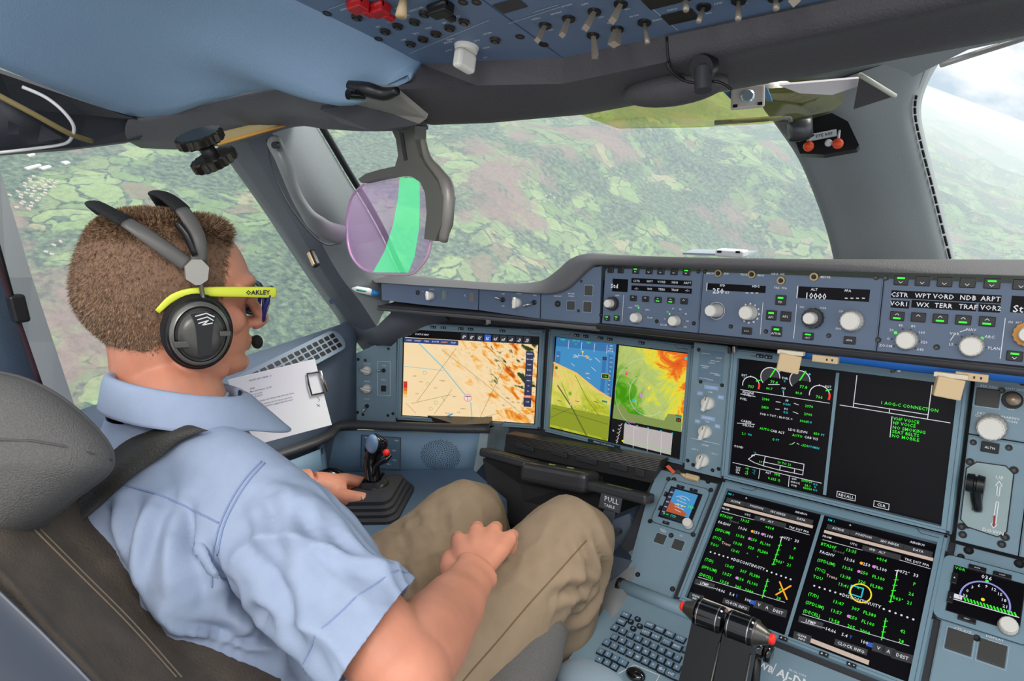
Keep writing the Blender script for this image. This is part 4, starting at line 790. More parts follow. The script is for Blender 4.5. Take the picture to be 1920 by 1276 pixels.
# --- flight control unit
d, P_ = mcunit('blue-grey centre glareshield unit with displays reading 250 and 10000', xb, xc)
def dark_win(P_, a, b): P_.rect(a[0], b[1], b[0], a[1], winblk, .0005)
a, b = m1(1222, 300), m1(1678, 400); dark_win(P_, (a[0], a[1]), (b[0], b[1] + .004)); P_.line([(a[0] - .001, a[1]), (a[0] - .001, b[1] + .003)], .0014, white, .0008)
P_.text('SPD', *m1(1340, 318), .0034, T_W, .001); P_.text('250', *m1(1305, 362), .0080, T_W, .001); P_.text('KT', *m1(1378, 376), .0034, T_W, .001); P_.text('HDG', *m1(1605, 325), .0034, T_W, .001)
for X in (1535, 1575, 1615): x, y = m1(X, 378); P_.rect(x - .0018, y - .0006, x + .0018, y + .0006, T_W, .001)
a, b = m2(75, 325), m2(635, 450); dark_win(P_, a, b); P_.line([(a[0] - .001, a[1]), (a[0] - .001, b[1])], .0014, white, .0008)
P_.text('ALT', *m2(200, 350), .0034, T_W, .001); P_.text('10000', *m2(210, 402), .0085, T_W, .001, sx=.9); P_.text('FPA', *m2(468, 360), .0034, T_W, .001)
for X in (455, 500, 545, 592): x, y = m2(X, 420); P_.rect(x - .0018, y - .0006, x + .0018, y + .0006, T_W, .001)
for F_, X, Y, s_ in ((m1, 1240, 222, 'MACH'), (m1, 1370, 225, 'SPD'), (m1, 1510, 232, 'TRUE'), (m1, 1645, 238, 'MAG'), (m1, 1780, 228, 'HDG  V/S'), (m1, 1800, 338, 'TRK  FPA'), (m2, 290, 252, 'METER'), (m2, 100, 490, '100'), (m2, 268, 498, '1000'), (m2, 412, 525, 'UP'), (m2, 390, 662, 'DN')): P_.text(s_, *F_(X, Y), .0030, white)
for F_, X, Y in ((m1, 1200, 208), (m1, 1405, 645), (m1, 1685, 685), (m2, 315, 718), (m2, 692, 256)): screw(P_, *F_(X, Y), .0034)
a = m1(1662, 455); b = m1(1640, 705); P_.line([a, (a[0], b[1])], .0008, white); a = m2(60, 470); b = m2(38, 740); P_.line([a, (a[0], b[1])], .0008, white)
x, y = m1(1555, 540); 
for k_ in range(12): t_ = k_ * math.pi / 6; P_.add([(x + .0135 * math.cos(t_ - .16), y + .0135 * math.sin(t_ - .16), .0006), (x + .0135 * math.cos(t_ + .16), y + .0135 * math.sin(t_ + .16), .0006), (x + .0165 * math.cos(t_), y + .0165 * math.sin(t_), .0006)], [[0, 1, 2]], white)
x, y = m1(1290, 520); P_.arc(x, y, .0135, 0, 360, .0006, white)
P_.build('face_plate', d)
knob(d, *m1(1300, 518), .0098, .030, label='ivory speed knob'); knob(d, *m1(1560, 535), .0112, .022, label='ivory heading knob with starred base'); knob(d, *m2(195, 578), .0125, .026, two=dark, label='ivory altitude knob on a dark ring'); knob(d, *m2(505, 600), .0135, .018, label='ivory vertical speed knob')
for F_, X, Y in ((m1, 1308, 222), (m1, 1575, 230), (m1, 1808, 280), (m2, 200, 250)):
    x, y = F_(X, Y); mb = MB(); mb.lathe((x, y, 0), (0, 0, 1), [(0, .0062), (.003, .0058), (.003, .0036), (.001, .003), (.001, 0)], mat('brass', (170, 150, 110), .35, .9), n=20); mb.lathe((x, y, 0), (0, 0, 1), [(0, .0028), (.006, .0026), (.006, 0)], black, n=12); mb.build('push_button', d, label='small round button in a brass ring')
for F_, X, Y, s_, l_ in ((m1, 1805, 435, 'FD', 1), (m1, 1730, 555, 'AP1', 1), (m1, 1845, 565, 'AP2', 0), (m1, 1772, 685, 'A/THR', 1), (m1, 1535, 680, 'LOC', 0), (m2, 152, 722, 'ALT', 1), (m2, 483, 755, 'APPR', 0)): button(d, *F_(X, Y), .0150, .0145 if s_ in ('FD', 'AP1', 'AP2', 'A/THR') else .0105, led=l_, t=s_)
# --- first officer's EFIS unit
d, P_ = mcunit('blue-grey unit at the right of the glareshield with CSTR to TRAF legends', xc, xd)
for X0, X1, Y in ((812, 1690, 408), (812, 955, 468), (975, 1490, 478), (1510, 1680, 498)): a, b = m2(X0, Y - 15), m2(X1, Y + 15); c_ = m2((X0 + X1) / 2, Y); P_.rect(a[0], c_[1] - .0050, b[0], c_[1] + .0050, winblk, .0005)
for X, s_, s2 in ((880, 'CSTR', 'VOR1'), (1065, 'WPT', 'WX'), (1230, 'VORD', 'TERR'), (1425, 'NDB', 'TRAF'), (1605, 'ARPT', 'VOR2')): P_.text(s_, *m2(X if X > 900 else 880, 408 + (X - 1251) * .045), .0058, T_W, .001, sx=.95); P_.text(s2, *m2(X if X > 900 else 872, 480 + (X - 1251) * .045), .0058, T_W, .001, sx=.95)
for X, Y, s_ in ((815, 672, '20'), (888, 636, '40'), (988, 642, '80'), (1055, 692, '160'), (1075, 770, '320'), (1045, 828, '640'), (768, 798, 'ZOOM'), (790, 742, 'O'), (1318, 702, 'VOR'), (1450, 670, 'NAV'), (1597, 727, 'ARC'), (1632, 818, 'PLAN'), (1290, 785, 'LS')): P_.text(s_, *m2(X, Y), .0034, white)
for X, Y in ((905, 665), (967, 672), (1018, 708), (1035, 765), (1005, 818), (835, 803), (820, 745), (1375, 727), (1457, 706), (1565, 813), (1327, 790)): P_.disc(*m2(X, Y), .0010, black)
for X, Y in ((848, 695), (1535, 740)): P_.disc(*m2(X, Y), .0020, green_led)
for X, Y in ((768, 258), (710, 752), (1175, 810)): screw(P_, *m2(X, Y), .0038)
P_.line([m2(1285, 755), m2(1322, 702)], .0010, white); P_.line([m2(1362, 688), m2(1420, 668)], .0010, white)
a = m2(1722, 580); b = m2(1690, 900); P_.line([a, (a[0], b[1])], .0009, white)
a, b = m2(1775, 400), m2(1900, 540); P_.rect(a[0], b[1], xd - .01, a[1], winblk, .0005); P_.text('Std', *m2(1850, 505), .0085, T_W, .001); P_.text('IN  HG', *m2(1800, 612), .0028, white)
P_.build('face_plate', d)
knob(d, *m2(940, 752), .0120, .016, label='ivory range selector'); knob(d, *m2(1455, 800), .0125, .016, label='ivory mode selector'); knob(d, *m2(1905, 705), .013, .024, two=mat('brass_dark', (170, 120, 60), .4, .6), label='ivory baro knob on a brass ring')
for X, l_ in ((893, 1), (1063, 0), (1240, 0), (1422, 0), (1617, 1), (1850, 0)): button(d, *m2(X, 278 + (X - 893) * .035), .0165, .0125, led=l_, tri=1)
for X, l_ in ((862, 1), (1030, 0), (1205, 1), (1388, 1), (1578, 1)): button(d, *m2(X, 562 + (X - 862) * .06), .0165, .0120, led=l_, led_top=False, tri=-1)
button(d, *m2(1797, 880), .0160, .0120, led=1, tri=1)

# --- left glareshield panels
gl = zm(GL, 440, 380, 3); gz = zm(GL, 1040, 460, 4.252)
def lface(label, px, top, bot, ins=None):
    d = thing('glareshield_panel', label, 'panel', Matrix(GL.M()), 'left glareshield panels')
    P_ = MB(); P_.prism([GL.hit(*p) for p in bot] + [GL.hit(*p) for p in top[::-1]], -.012, 0, mcpaint); return d, P_
d, P_ = lface('long low panel at the left end of the glareshield with a lamp knob', 0, [(715, 531), (800, 535), (897, 541)], [(716, 562), (800, 572), (896, 581)])
P_.text('FLOOD', *gl(1110, 486), .0024, white); P_.text('o', *gl(1060, 496), .004, white); P_.text('C', *gl(1295, 520), .004, white)
screw(P_, *gl(1030, 505), .0050); P_.build('face_plate', d)
rotary(d, *gl(1105, 523), .0080, 10); button(d, *gl(1180, 518), .009, .014, m=mat('sage', (120, 130, 120), .5), frame=True, label='grey-green button'); button(d, *gl(1335, 530), .009, .014, m=mat('taupe', (130, 112, 108), .5), frame=True, label='brownish button')
d, P_ = lface('panel left of the glareshield swell with a lever switch either side of a knob', 0, [(899, 541), (960, 547), (1013, 551)], [(898, 581), (960, 590), (1012, 597)])
for X, Y, s_ in ((1510, 512, 'DIM'), (1600, 510, 'INTEG'), (1690, 520, 'BRT'), (1510, 580, 'OFF')): P_.text(s_, *gl(X, Y), .0024, white)
P_.build('face_plate', d)
toggle(d, *gl(1508, 545), d=(-.75, .25, .6)); rotary(d, *gl(1590, 562), .0092, 0); toggle(d, *gl(1685, 560), d=(-.8, -.35, .5), L=.020)
d, P_ = lface('curved end panel of the glareshield swell with square dark buttons', 0, [(1015, 551), (1047, 548), (1073, 528), (1090, 514), (1110, 502), (1128, 498)], [(1014, 597), (1060, 603), (1124, 609)])
P_.text('CHRONO', *gz(25, 403), .0024, white); P_.text('MASTER', *gz(133, 383), .0024, white); P_.text('WARN', *gz(133, 403), .0024, white)
screw(P_, *gz(190, 520), .0028); screw(P_, *gz(212, 285), .0024); screw(P_, *gz(25, 465), .0060)
P_.build('face_plate', d)
for X, Y in ((272, 358), (262, 488), (130, 478)): button(d, *gz(X, Y), .0145, .0170 if X > 200 else .015, m=mat('button_grey', (62, 62, 58), .5), frame=True)

# --- blue strap, pen and clips under the glareshield
sb = MB(); st = mat('blue_strap', (28, 92, 170), .5)
q = [MC.P(*MC.hit(u, v, -.004), -.004) for u, v in ((1500, 653), (1600, 664), (1700, 676), (1800, 686), (1990, 705))]
sb.grid([[p + V((0, .004, .006)), p + V((0, -.003, 0)), p + V((0, -.003, -.012)), p + V((0, .006, -.016))] for p in spline(q, 4)], st, thick=.002, tn=(0, 1, 0)); sb.build('blue_strap', label='blue flat strap stretched under the glareshield edge', cat='strap')
cream = mat('cream_plastic', (212, 184, 142), .45)
def clip(u, v, label, u2, v2):
    d = thing('cream_clip', label, 'clip', Matrix(MC.M()), 'cream clips hanging under the glareshield')
    T0 = Matrix.Translation(Vector((*MC.hit(u, v, .012), .012)))
    mb = MB(); mb.box((0, -.010, 0), (.030, .026, .012), cream, bev=.0015, T=T0 @ Matrix.Rotation(-.12, 4, 'Z') @ Matrix.Rotation(.35, 4, 'Y')); mb.build('clip_body', d)
    mb = MB(); mb.box((0, .0055, -.002), (.036, .006, .012), mat('pale_card', (226, 214, 190), .6), bev=.001, T=T0); mb.build('clip_jaw', d)
    x, y = MC.hit(u2, v2, .002); mb = MB(); mb.box((x, y, .002), (.034, .010, .010), cream, bev=.0012); mb.box((x + .010, y, .0072), (.002, .003, .0006), black); mb.box((x + .003, y, .0072), (.002, .003, .0006), black); mb.build('clip_tail', d)
clip(1482, 668, 'cream plastic clip hanging over the top of the engine page', 1548, 673); clip(1782, 712, 'cream plastic clip hanging at the right corner of the upper centre display', 1822, 706)
pn = thing('marker_pen', 'white and blue pen wedged at the left end of the glareshield', 'pen')
a, b, c_, e_ = pts((660, 540, 1.40), (690, 546, 1.40), (698, 548, 1.40), (711, 550, 1.40)); MB().tube([a, a * .7 + b * .3, b, c_], [.002, .0065, .0075, .0072], white, n=14).build('pen_body', pn); MB().tube([c_, (c_ + e_) / 2, e_], [.0074, .0062, .003], mat('pen_blue', (40, 130, 200), .4), n=14).build('pen_cap', pn); MB().tube(pts((668, 543, 1.392), (686, 546, 1.392)), .0018, mat('pen_green', (20, 130, 90), .5), n=6).build('green_mark', pn)
# small latches above the displays
for u, v, s_ in ((913, 604, 'small steel latch above the far-left display'), (1374, 655, 'small steel latch left of the upper centre display'), (1681, 690, 'small steel latch above the black right half of the centre display')):
    mb = MB(); T0 = Matrix.Translation(Vector(CU.P(*CU.hit(u, v, .014), .014))); mb.box((-.004, 0, 0), (.005, .014, .012), dmetal, bev=.001, T=T0); mb.box((.004, 0, .002), (.005, .014, .012), metalm, bev=.001, T=T0); mb.build('latch', label=s_, cat='latch')

# ================================================================ side column panels
c5 = zm(CU, 1000, 600, 4.253); c7 = zm(CU, 1560, 640, 3.189)
d = thing('selector_panel', 'narrow panel of three ivory pointed knobs between two displays', 'panel', Matrix(CU.M()))
P_ = plate(CU, -.238, -.1695, -.112, .119, panel)
P_.rect(-.226, .052, -.180, .108, mat('label_grey', (104, 128, 146), .6), .0004)
for i in range(5): P_.line([(-.222 + .018 * (i % 2), .102 - .011 * i), (-.206 + .018 * (i % 2), .102 - .011 * i)], .0007, white); P_.text('CHECK', -.190 - .012 * (i % 3), .097 - .010 * i, .0022, white)
lb = mat('label_blue', (150, 176, 210), .6)
for X, Y, w_, s_ in ((1420, 537, .026, 'COCKPIT'), (1330, 583, .011, 'OFF'), (1497, 615, .011, 'BRT'), (1393, 780, .026, 'INTEGRAL'), (1310, 805, .010, 'OFF'), (1470, 845, .010, 'BRT')): x, y = c5(X, Y); P_.rect(x - w_ / 2, y - .0035, x + w_ / 2, y + .0035, lb, .0005); P_.text(s_, x, y, .0026, white, .0008)
for X, Y, s_ in ((1370, 995, 'NORM'), (1287, 1028, 'CAPT 3'), (1445, 1065, 'F/O 3'), (1412, 572, 'DIM'), (1388, 808, 'DIM')): P_.text(s_, *c5(X, Y), .0028, white)
P_.line([c5(1262, 940), c5(1490, 990)], .0007, white)
for X, Y in ((1335, 490), (1505, 518), (1320, 235), (1232, 1118), (1275, 1152), (1478, 1185), (1430, 1195)): screw(P_, *c5(X, Y), .0034)
P_.build('face_plate', d)
for X, Y in ((1395, 660), (1372, 888), (1352, 1115)): rotary(d, *c5(X, Y), .0118, -14)
d = thing('switch_panel', 'panel at the far left with two ivory knobs beside the moving chart', 'panel', Matrix(OL.M()))
o6 = zm(OL, 440, 380, 3)
P_ = MB(); P_.prism([OL.hit(668, 787), OL.hit(742, 792), OL.hit(744, 628), OL.hit(668, 662)], -.012, 0, panel)
for X, Y, s_ in ((745, 905, 'FLOOD'), (745, 1003, 'PANEL'), (742, 1102, 'LIGHT'), (840, 915, 'OFF'), (838, 995, 'FANS')): P_.text(s_, *o6(X, Y), .0032, white)
P_.line([o6(805, 890), o6(875, 893), o6(875, 1085), o6(805, 1080)], .0008, white, close=True)
for X, Y in ((865, 820), (695, 880), (735, 885), (692, 1178), (722, 1190), (862, 1195), (890, 1185), (897, 777)): screw(P_, *o6(X, Y), .0034)
P_.build('face_plate', d)
rotary(d, *o6(745, 942), .0105, 80); rotary(d, *o6(745, 1045), .0105, 80); toggle(d, *o6(838, 942), d=(-.8, 0, .6)); toggle(d, *o6(745, 1142), d=(-.4, -.6, .7), L=.016); button(d, *o6(838, 1043), .012, .014, frame=True)
# --- right column: braking and gear lever panels
d = thing('switch_panel', 'panel right of the upper centre display with a square button and ivory knob', 'panel', Matrix(CU.M()))
P_ = plate(CU, .1735, .33, .036, .119, panel)
for X, Y, s_ in ((937, 268, 'BRK FAN'), (1095, 285, 'ANTI SKID'), (1070, 402, 'OFF'), (892, 428, 'DRY'), (892, 445, 'COND'), (1065, 455, 'BRAKING'), (1058, 475, 'ACTION')): P_.text(s_, *c7(X, Y), .0031, white)
for X, Y in ((845, 602), (1058, 634), (1015, 292), (1140, 245)): screw(P_, *c7(X, Y), .0042)
P_.build('face_plate', d)
button(d, *c7(930, 335), .026, .024, frame=True, m=mat('button_grey')); mb = MB(); x, y = c7(1078, 350); mb.lathe((x, y, 0), (0, 0, 1), [(0, .012), (.002, .011), (.002, 0)], black, n=24); mb.tube([(x, y, 0), (x + .002, y + .004, .022)], [.006, .008], mat('taupe_metal', (170, 150, 130), .35, .5), n=16); mb.build('toggle_switch', d)
knob(d, *c7(955, 510), .0165, .020, label='large ivory knob'); button(d, *c7(945, 632), .020, .014, t='ALTN', m=black)
d = thing('gear_lever_panel', 'panel with a black landing gear lever and white UP and DOWN arrows', 'gear lever', Matrix(CU.M()))
P_ = plate(CU, .1735, .243, -.118, .034, panel)
oc = [c7(*p) for p in ((868, 718), (1040, 742), (1088, 790), (1045, 1135), (990, 1165), (810, 1105), (770, 1060), (805, 755))]
P_.prism(oc[::-1], -.001, .0015, mat('gear_plate', (150, 168, 168), .5)); P_.line(oc, .0014, black, .0017, close=True)
for X, Y, s_ in ((1003, 812, 'UP'), (962, 1132, 'DOWN')): P_.text(s_, *c7(X, Y), .0048, white, .002)
for pp in ([(985, 918), (1000, 920), (1006, 865), (1018, 860), (1000, 832), (978, 858), (990, 862)], [(983, 955), (997, 957), (980, 1085), (988, 1092), (966, 1112), (950, 1085), (962, 1083)]): P_.line([c7(*p) for p in pp], .0012, white, .002, close=True)
P_.line([c7(972, 1040), c7(967, 1100)], .0022, mat('arrow_red', (150, 40, 40), .6), .0021)
for X, Y in ((825, 718), (1048, 782), (1088, 768), (808, 1095), (775, 1105), (1035, 1168), (782, 1153), (1015, 1210)): screw(P_, *c7(X, Y), .0052)
P_.prism([c7(*p) for p in ((835, 1005), (895, 1020), (912, 850), (850, 840))], .001, .0022, black); P_.build('face_plate', d)
mb = MB(); x, y = c7(868, 920); x2, y2 = c7(868, 830); x3, y3 = c7(872, 1000)
mb.tube([(x3, y3, .004), (x, y, .012), (x2, y2, .020)], [.006, .007, .008], gloss, n=14, fine=4); mb.lathe((x2 - .010, y2, .021), (1, 0, 0), [(0, 0), (0, .012), (.008, .013), (.009, .0105), (.011, .0105), (.012, .013), (.020, .012), (.020, 0)], black, n=24); mb.build('gear_lever', d, label='black wheel-shaped lever')
d = thing('edge_panel', 'strip of blue-grey panel at the right picture edge beside the gear lever', 'panel', Matrix(CU.M())); plate(CU, .2445, .36, -.118, .034, panel).build('face_plate', d)
# --- lower left: standby display panel; lower right: clock panel
k1 = zm(CL, 1020, 860, 3.069); k5 = zm(CL, 1720, 980, 4.31)
def small_display(par, ctr, W_, H_, draw):
    mb = MB(); x, y = ctr; mb.prism(rrect(W_ * 1.36, H_ * 1.42, .010, cx=x, cy=y), -.001, .004, bezel); mb.line(rrect(W_ * 1.36, H_ * 1.42, .010, cx=x, cy=y), .0008, black, .0045, close=True)
    for a, b in ((-1, -1), (1, -1), (1, 1), (-1, 1)): screw(mb, x + a * W_ * .68, y + b * H_ * .71, .0040, .004)
    mb.build('display_frame', par)
    s_ = MB(); s_.rect(x - W_ / 2, y - H_ / 2, x + W_ / 2, y + H_ / 2, screenblk, .0046); s_.line([(x - W_ / 2, y - H_ / 2), (x + W_ / 2, y - H_ / 2), (x + W_ / 2, y + H_ / 2), (x - W_ / 2, y + H_ / 2)], .0012, black, .0048, close=True); draw(s_, x, y); s_.build('display_screen', par)
d = thing('standby_panel', 'panel with a small square standby horizon above two square buttons', 'panel', Matrix(CL.M()))
P_ = plate(CL, -.283, -.176, -.128, .110, panel, poly=[(-.262, -.128), (-.1765, -.128), (-.1765, .108), (-.292, .108), (-.288, .05)])
for X, Y, s_ in ((682, 408, 'RST'), (790, 440, 'LS'), (690, 418, 'OFF')): P_.text(s_, *k1(X, Y), .0034, white)
for X, Y in ((520, 757), (690, 824), (540, 665), (740, 748), (725, 145), (835, 38), (945, 130), (732, 440), (748, 118)): screw(P_, *k1(X, Y), .0044)
P_.build('face_plate', d)
ctr = k1(788, 275)
def sb_(s_, x, y):
    z = .0050; s_.rect(x - .021, y - .028, x + .023, y + .028, mat('pfd_sky'), z)
    s_.add([(x - .023, y + .004, z + .0002), (x - .023, y - .018, z + .0002), (x + .014, y - .018, z + .0002), (x + .018, y - .012, z + .0002)], [[0, 1, 2, 3]], mat('horizon_brown', (180, 84, 40), emit=.9))
    s_.rect(x - .026, y - .028, x + .026, y - .018, black, z + .0003); s_.rect(x - .028, y - .028, x - .020, y + .028, mat('tape_black', (40, 40, 90), .5, emit=.4), z + .0004)
    for i in range(5): s_.line([(x - .006 - (i % 2) * .003, y + .014 - i * .006), (x + .006 + (i % 2) * .003, y + .012 - i * .006)], .0008, T_W, z + .0005); s_.text(str(240 - 20 * i), x - .024, y + .02 - i * .010, .0026, T_W, z + .0006)
    s_.text('100', x + .019, y + .002, .005, T_G, z + .0006); s_.line([(x - .010, y), (x - .003, y), (x - .003, y - .002)], .0012, T_Y, z + .0006); s_.line([(x + .010, y), (x + .003, y), (x + .003, y - .002)], .0012, T_Y, z + .0006); s_.text('STD', x - .004, y - .023, .004, T_C, z + .0006); s_.text('M .56', x - .018, y - .023, .003, T_G, z + .0006)
    s_.arc(x, y - .002, .020, 50, 130, .0007, T_W, 12, z + .0005)
small_display(d, ctr, .060, .062, sb_)
knob(d, *k1(835, 385), .0085, .012, z=.004)
for X, Y, w_, h_, s_ in ((705, 210, .005, .009, '+'), (675, 290, .005, .009, '-'), (790, 168, .014, .005, 'RST'), (865, 188, .014, .005, 'LS'), (707, 375, .012, .005, 'ATT')): button(d, *k1(X, Y), w_, h_, th=.007, m=black, t=s_)
for X, Y in ((670, 460), (772, 495)): button(d, *k1(X, Y), .0180, .0170, frame=True, m=mat('button_grey'))
d = thing('standby_panel', 'panel at the lower right corner with a small dark compass-arc display', 'panel', Matrix(CL.M()))
P_ = plate(CL, .1765, .36, -.2, .109, panel)
for X, Y, s_ in ((365, 868, 'ATT RST'), (355, 882, 'ON CTR TK'), (627, 930, 'DISPLAY'), (620, 968, 'CYCLE'), (590, 855, 'MET/ADF')): P_.text(s_, *k5(X, Y), .0033, white)
for X, Y in ((415, 222), (825, 330), (352, 273), (480, 930), (780, 930)): screw(P_, *k5(X, Y), .0062 if Y < 340 and X > 400 else .0045)
P_.build('face_plate', d)
ctr = k5(548, 612)
def cb_(s_, x, y):
    z = .0050
    s_.arc(x, y - .006, .027, -8, 188, .0020, mat('lilac', (150, 150, 225), emit=.9), 30, z); s_.text('036', x - .002, y + .028, .0052, T_W, z); s_.disc(x - .001, y + .023, .002, T_G, z + .0002)
    for i, a_ in enumerate(range(0, 181, 22)): s_.text(str((33 + 3 * i) % 36), x + .0215 * math.cos(math.radians(180 - a_)), y - .006 + .0215 * math.sin(math.radians(180 - a_)), .0040, T_W, z + .0002)
    s_.rect(x - .037, y - .0130, x - .024, y - .0070, T_W, z); s_.line([(x - .037, y - .015), (x + .037, y - .0135)], .0012, T_W, z)
    for i in range(16): s_.line([(x - .022 + i * .0036, y - .009), (x - .020 + i * .0036, y - .0125)], .0018, T_G, z + .0002)
    s_.disc(x - .002, y - .004, .0022, T_Y, z + .0002); s_.text('VOR', x - .032, y + .030, .0038, T_G, z)
small_display(d, ctr, .078, .066, cb_)
knob(d, *k5(735, 850), .0105, .012, z=.004)
for X, Y, w_, h_, s_ in ((300, 458, .007, .016, '+'), (268, 612, .007, .016, '-'), (485, 380, .020, .007, 'MODE'), (685, 437, .020, .007, 'LIGHT'), (400, 790, .020, .007, 'MENU')): button(d, *k5(X, Y), w_, h_, th=.007, m=black, t=s_)
for X, Y in ((340, 962), (605, 1052)): button(d, *k5(X, Y), .028, .028, frame=True, m=mat('button_grey'))
# --- pedestal: edge rail, keyboard unit, placard, side trims
rail = mat('rail_taupe', (128, 128, 126), .5, bump=.2)
KB = Fr(CL.P(-.21, -.135, .004), (1, 0, 0), (0, math.sin(math.radians(72)), math.cos(math.radians(72))))
mb = MB(); e0 = [at(1258, 878, 1.24), at(1238, 935, 1.2), at(1200, 1010, 1.16), at(1163, 1080, 1.12), at(1140, 1120, 1.09), at(1128, 1160, 1.07), at(1080, 1230, 1.03), at(1030, 1300, 1.0)]
mb.grid([[p + V((.03, 0, -.012)), p + V((.018, 0, .003)), p, p + V((-.024, 0, -.004)), p + V((-.03, 0, -.022)), p + V((-.03, .0, -.3))] for p in spline(e0, 4)], rail, thick=.004, tn=(.2, 0, -.3)); struct(mb, 'trim_14')
mb = MB(); mb.tube([KB.P(-.060, .014, .004), KB.P(.09, .014, .004)], .011, panel, n=16); mb.tube([KB.P(-.060, .014, .004), KB.P(-.052, .014, .004)], .0118, black, n=16); mb.build('hinge_bar', label='rounded blue-grey hinge bar across the top of the keyboard', cat='bar')
d = thing('keyboard_unit', 'pedestal keyboard of small square blue-grey keys with a trackball recess', 'keyboard', Matrix(KB.M()))
kk = zm(KB, 1020, 860, 3.069)
P_ = MB(); P_.prism([(-.068, -.30), (.098, -.30), (.098, .004), (-.058, .004)], -.02, 0, panel); P_.line([kk(300, 1110), kk(480, 1190)], .0007, white); P_.line([kk(430, 1235), kk(520, 1185), kk(665, 1245), kk(640, 1290)], .0009, white)
P_.build('face_plate', d)
keym = mat('key_face', (96, 124, 146), .5); ALPH = iter('ABCDEFGHIJKLMNOPQRSTUVWXYZ/.SC ' * 3)
def key(x, y, w_=.0095, h_=.0085, t=None):
    mb = MB(); mb.box((x, y, .0010), (w_ + .0028, h_ + .0028, .002), black, bev=.0004); mb.box((x, y, .0030), (w_, h_, .0032), keym, bev=.0008)
    mb.text(t or next(ALPH), x, y, .0034, white, .0048); mb.build('key', d)
for (X0, Y0, n_) in ((410, 975, 9), (408, 1030, 9), (362, 1062, 10)):
    for i in range(n_):
        X, Y = X0 + 44.8 * i, Y0 + 21.3 * i + .25 * i * i * .3; key(*kk(X, Y))
for X, Y, s_ in ((472, 903, 'DIR'), (446, 942, 'PERF'), (610, 962, 'INIT'), (668, 987, 'NAV'), (725, 1013, 'SEC'), (787, 1040, 'ATC'), (588, 1005, 'DEST'), (645, 1030, 'SURV'), (706, 1060, 'FCU'), (765, 1087, 'MSG'), (735, 1247, 'ENT'), (455, 1175, '0')): key(*kk(X, Y), .0135, .0085, s_)
for X, Y, s_ in ((328, 1112, '1'), (370, 1130, '2'), (412, 1152, '3'), (322, 1160, '4'), (365, 1178, '5'), (408, 1200, '6'), (680, 1220, 'ESC'), (822, 1105, '<')): key(*kk(X, Y), t=s_)
for X, Y, a_ in ((540, 925, 90), (500, 940, 180), (552, 965, 0), (515, 980, 270)):
    mb = MB(); x, y = kk(X, Y); mb.prism(rrect(.010, .0075, .003, cx=x, cy=y), 0, .003, black); mb.disc(x, y, .0022, keym, .0034); mb.build('arrow_key', d)
mb = MB(); mb.ball((*kk(530, 1250), .004), .013, gloss, sc=(1.2, .8, .6)); mb.build('trackball', d, label='dark glossy trackball')
mb = MB(); q = at(1112, 1282, .98); mb.ball(q, .050, mat('palm_rest', (150, 168, 182), .4), n=32, sc=(1.25, .9, .42), T=Matrix.Translation(Vector(q)) @ Matrix.Rotation(.05, 4, 'X') @ Matrix.Translation(-Vector(q)))
mb.build('palm_rest', label='smooth rounded blue-grey palm rest at the foot of the keyboard', cat='palm rest')
PL = Fr(CL.P(0, -.128, .006), (1, 0, 0), (0, math.sin(math.radians(60)), math.cos(math.radians(60))))
d = thing('placard_panel', 'blue-grey panel under the lower display lettered WB and AJ-DM', 'panel', Matrix(PL.M())); pk = zm(PL, 1240, 1080, 5.333)
P_ = MB(); P_.prism([(-.10, -.16), (.175, -.16), (.175, .006), (-.10, .006)], -.02, 0, panel)
P_.text('.WB', *pk(1035, 905), .0088, white, ax='c', bold=1); P_.line([pk(1150, 875), pk(1105, 975)], .0012, white); P_.text('AJ-DM', *pk(1165, 955), .0105, white, ax='l', bold=1); P_.text('SELCAL CODE', *pk(1360, 965), .0024, white); P_.build('face_plate', d)
# thrust levers
def lever(x0, x1, cone, label):
    d = thing('thrust_lever', label, 'thrust lever', Matrix.Identity(4), 'thrust levers'); y, z_ = atx(1340, 1178, -.02)[1:]
    dd = .80; c0 = at(1287, 1143, .845); c1 = at(1352, 1172, .825) ; c2 = at(1408, 1195, .808); c3 = at(1436, 1203, .800)
    return d
def lev(a, b, cone_from, tip_red, foot, label, armw):
    d = thing('thrust_lever', label, 'thrust lever', None, 'thrust levers'); a, b = V(a), V(b); ax_ = unit(b - a); L = np.linalg.norm(b - a)
    mb = MB(); mb.lathe(a, ax_, [(0, 0), (0, .0145), (.002, .0165), (L - .003, .0165), (L - .001, .0155), (L, .0155), (L, 0)], gloss, n=32); mb.lathe(a + ax_ * (L - .006), ax_, [(0, .0170), (.0012, .0170)], metalm, n=32); mb.lathe(a + ax_ * .004, ax_, [(0, .0170), (.0010, .0170)], metalm, n=32); mb.build('lever_grip', d)
    mid = (a + b) / 2; dn = V(foot); mb = MB(); w_ = ax_ * armw / 2
    top = mid + V((0, 0, -.008)); f = V((0, .012, 0))
    mb.slab([top - w_ - f, top + w_ - f, top + dn + w_ * 1.05 - f * 1.6, top + dn - w_ * 1.05 - f * 1.6], .022, black, n=(0, 1, .2)); mb.tube([top + w_ * .98 - f * 1.1 + V((0, -.003, -.01)), top + dn + w_ * 1.03 - f * 1.7], .0016, dmetal, n=6); mb.build('lever_arm', d)
    cs = a if cone_from == 'a' else b; s_ = -ax_ if cone_from == 'a' else ax_
    mb = MB(); mb.lathe(cs, s_, [(0, .0165), (.002, .0158), (.002, .0145), (.014, .0085), (.017, .0075), (.017, 0)], dmetal, n=28); mb.build('lever_cap', d); mb = MB(); mb.lathe(cs + s_ * .0162, s_, [(0, .0062), (.004, .0062), (.0062, .0045), (.0066, 0)], mat('button_red', (230, 40, 25), .35), n=20); mb.build('disconnect_button', d, label='small red button'); return d
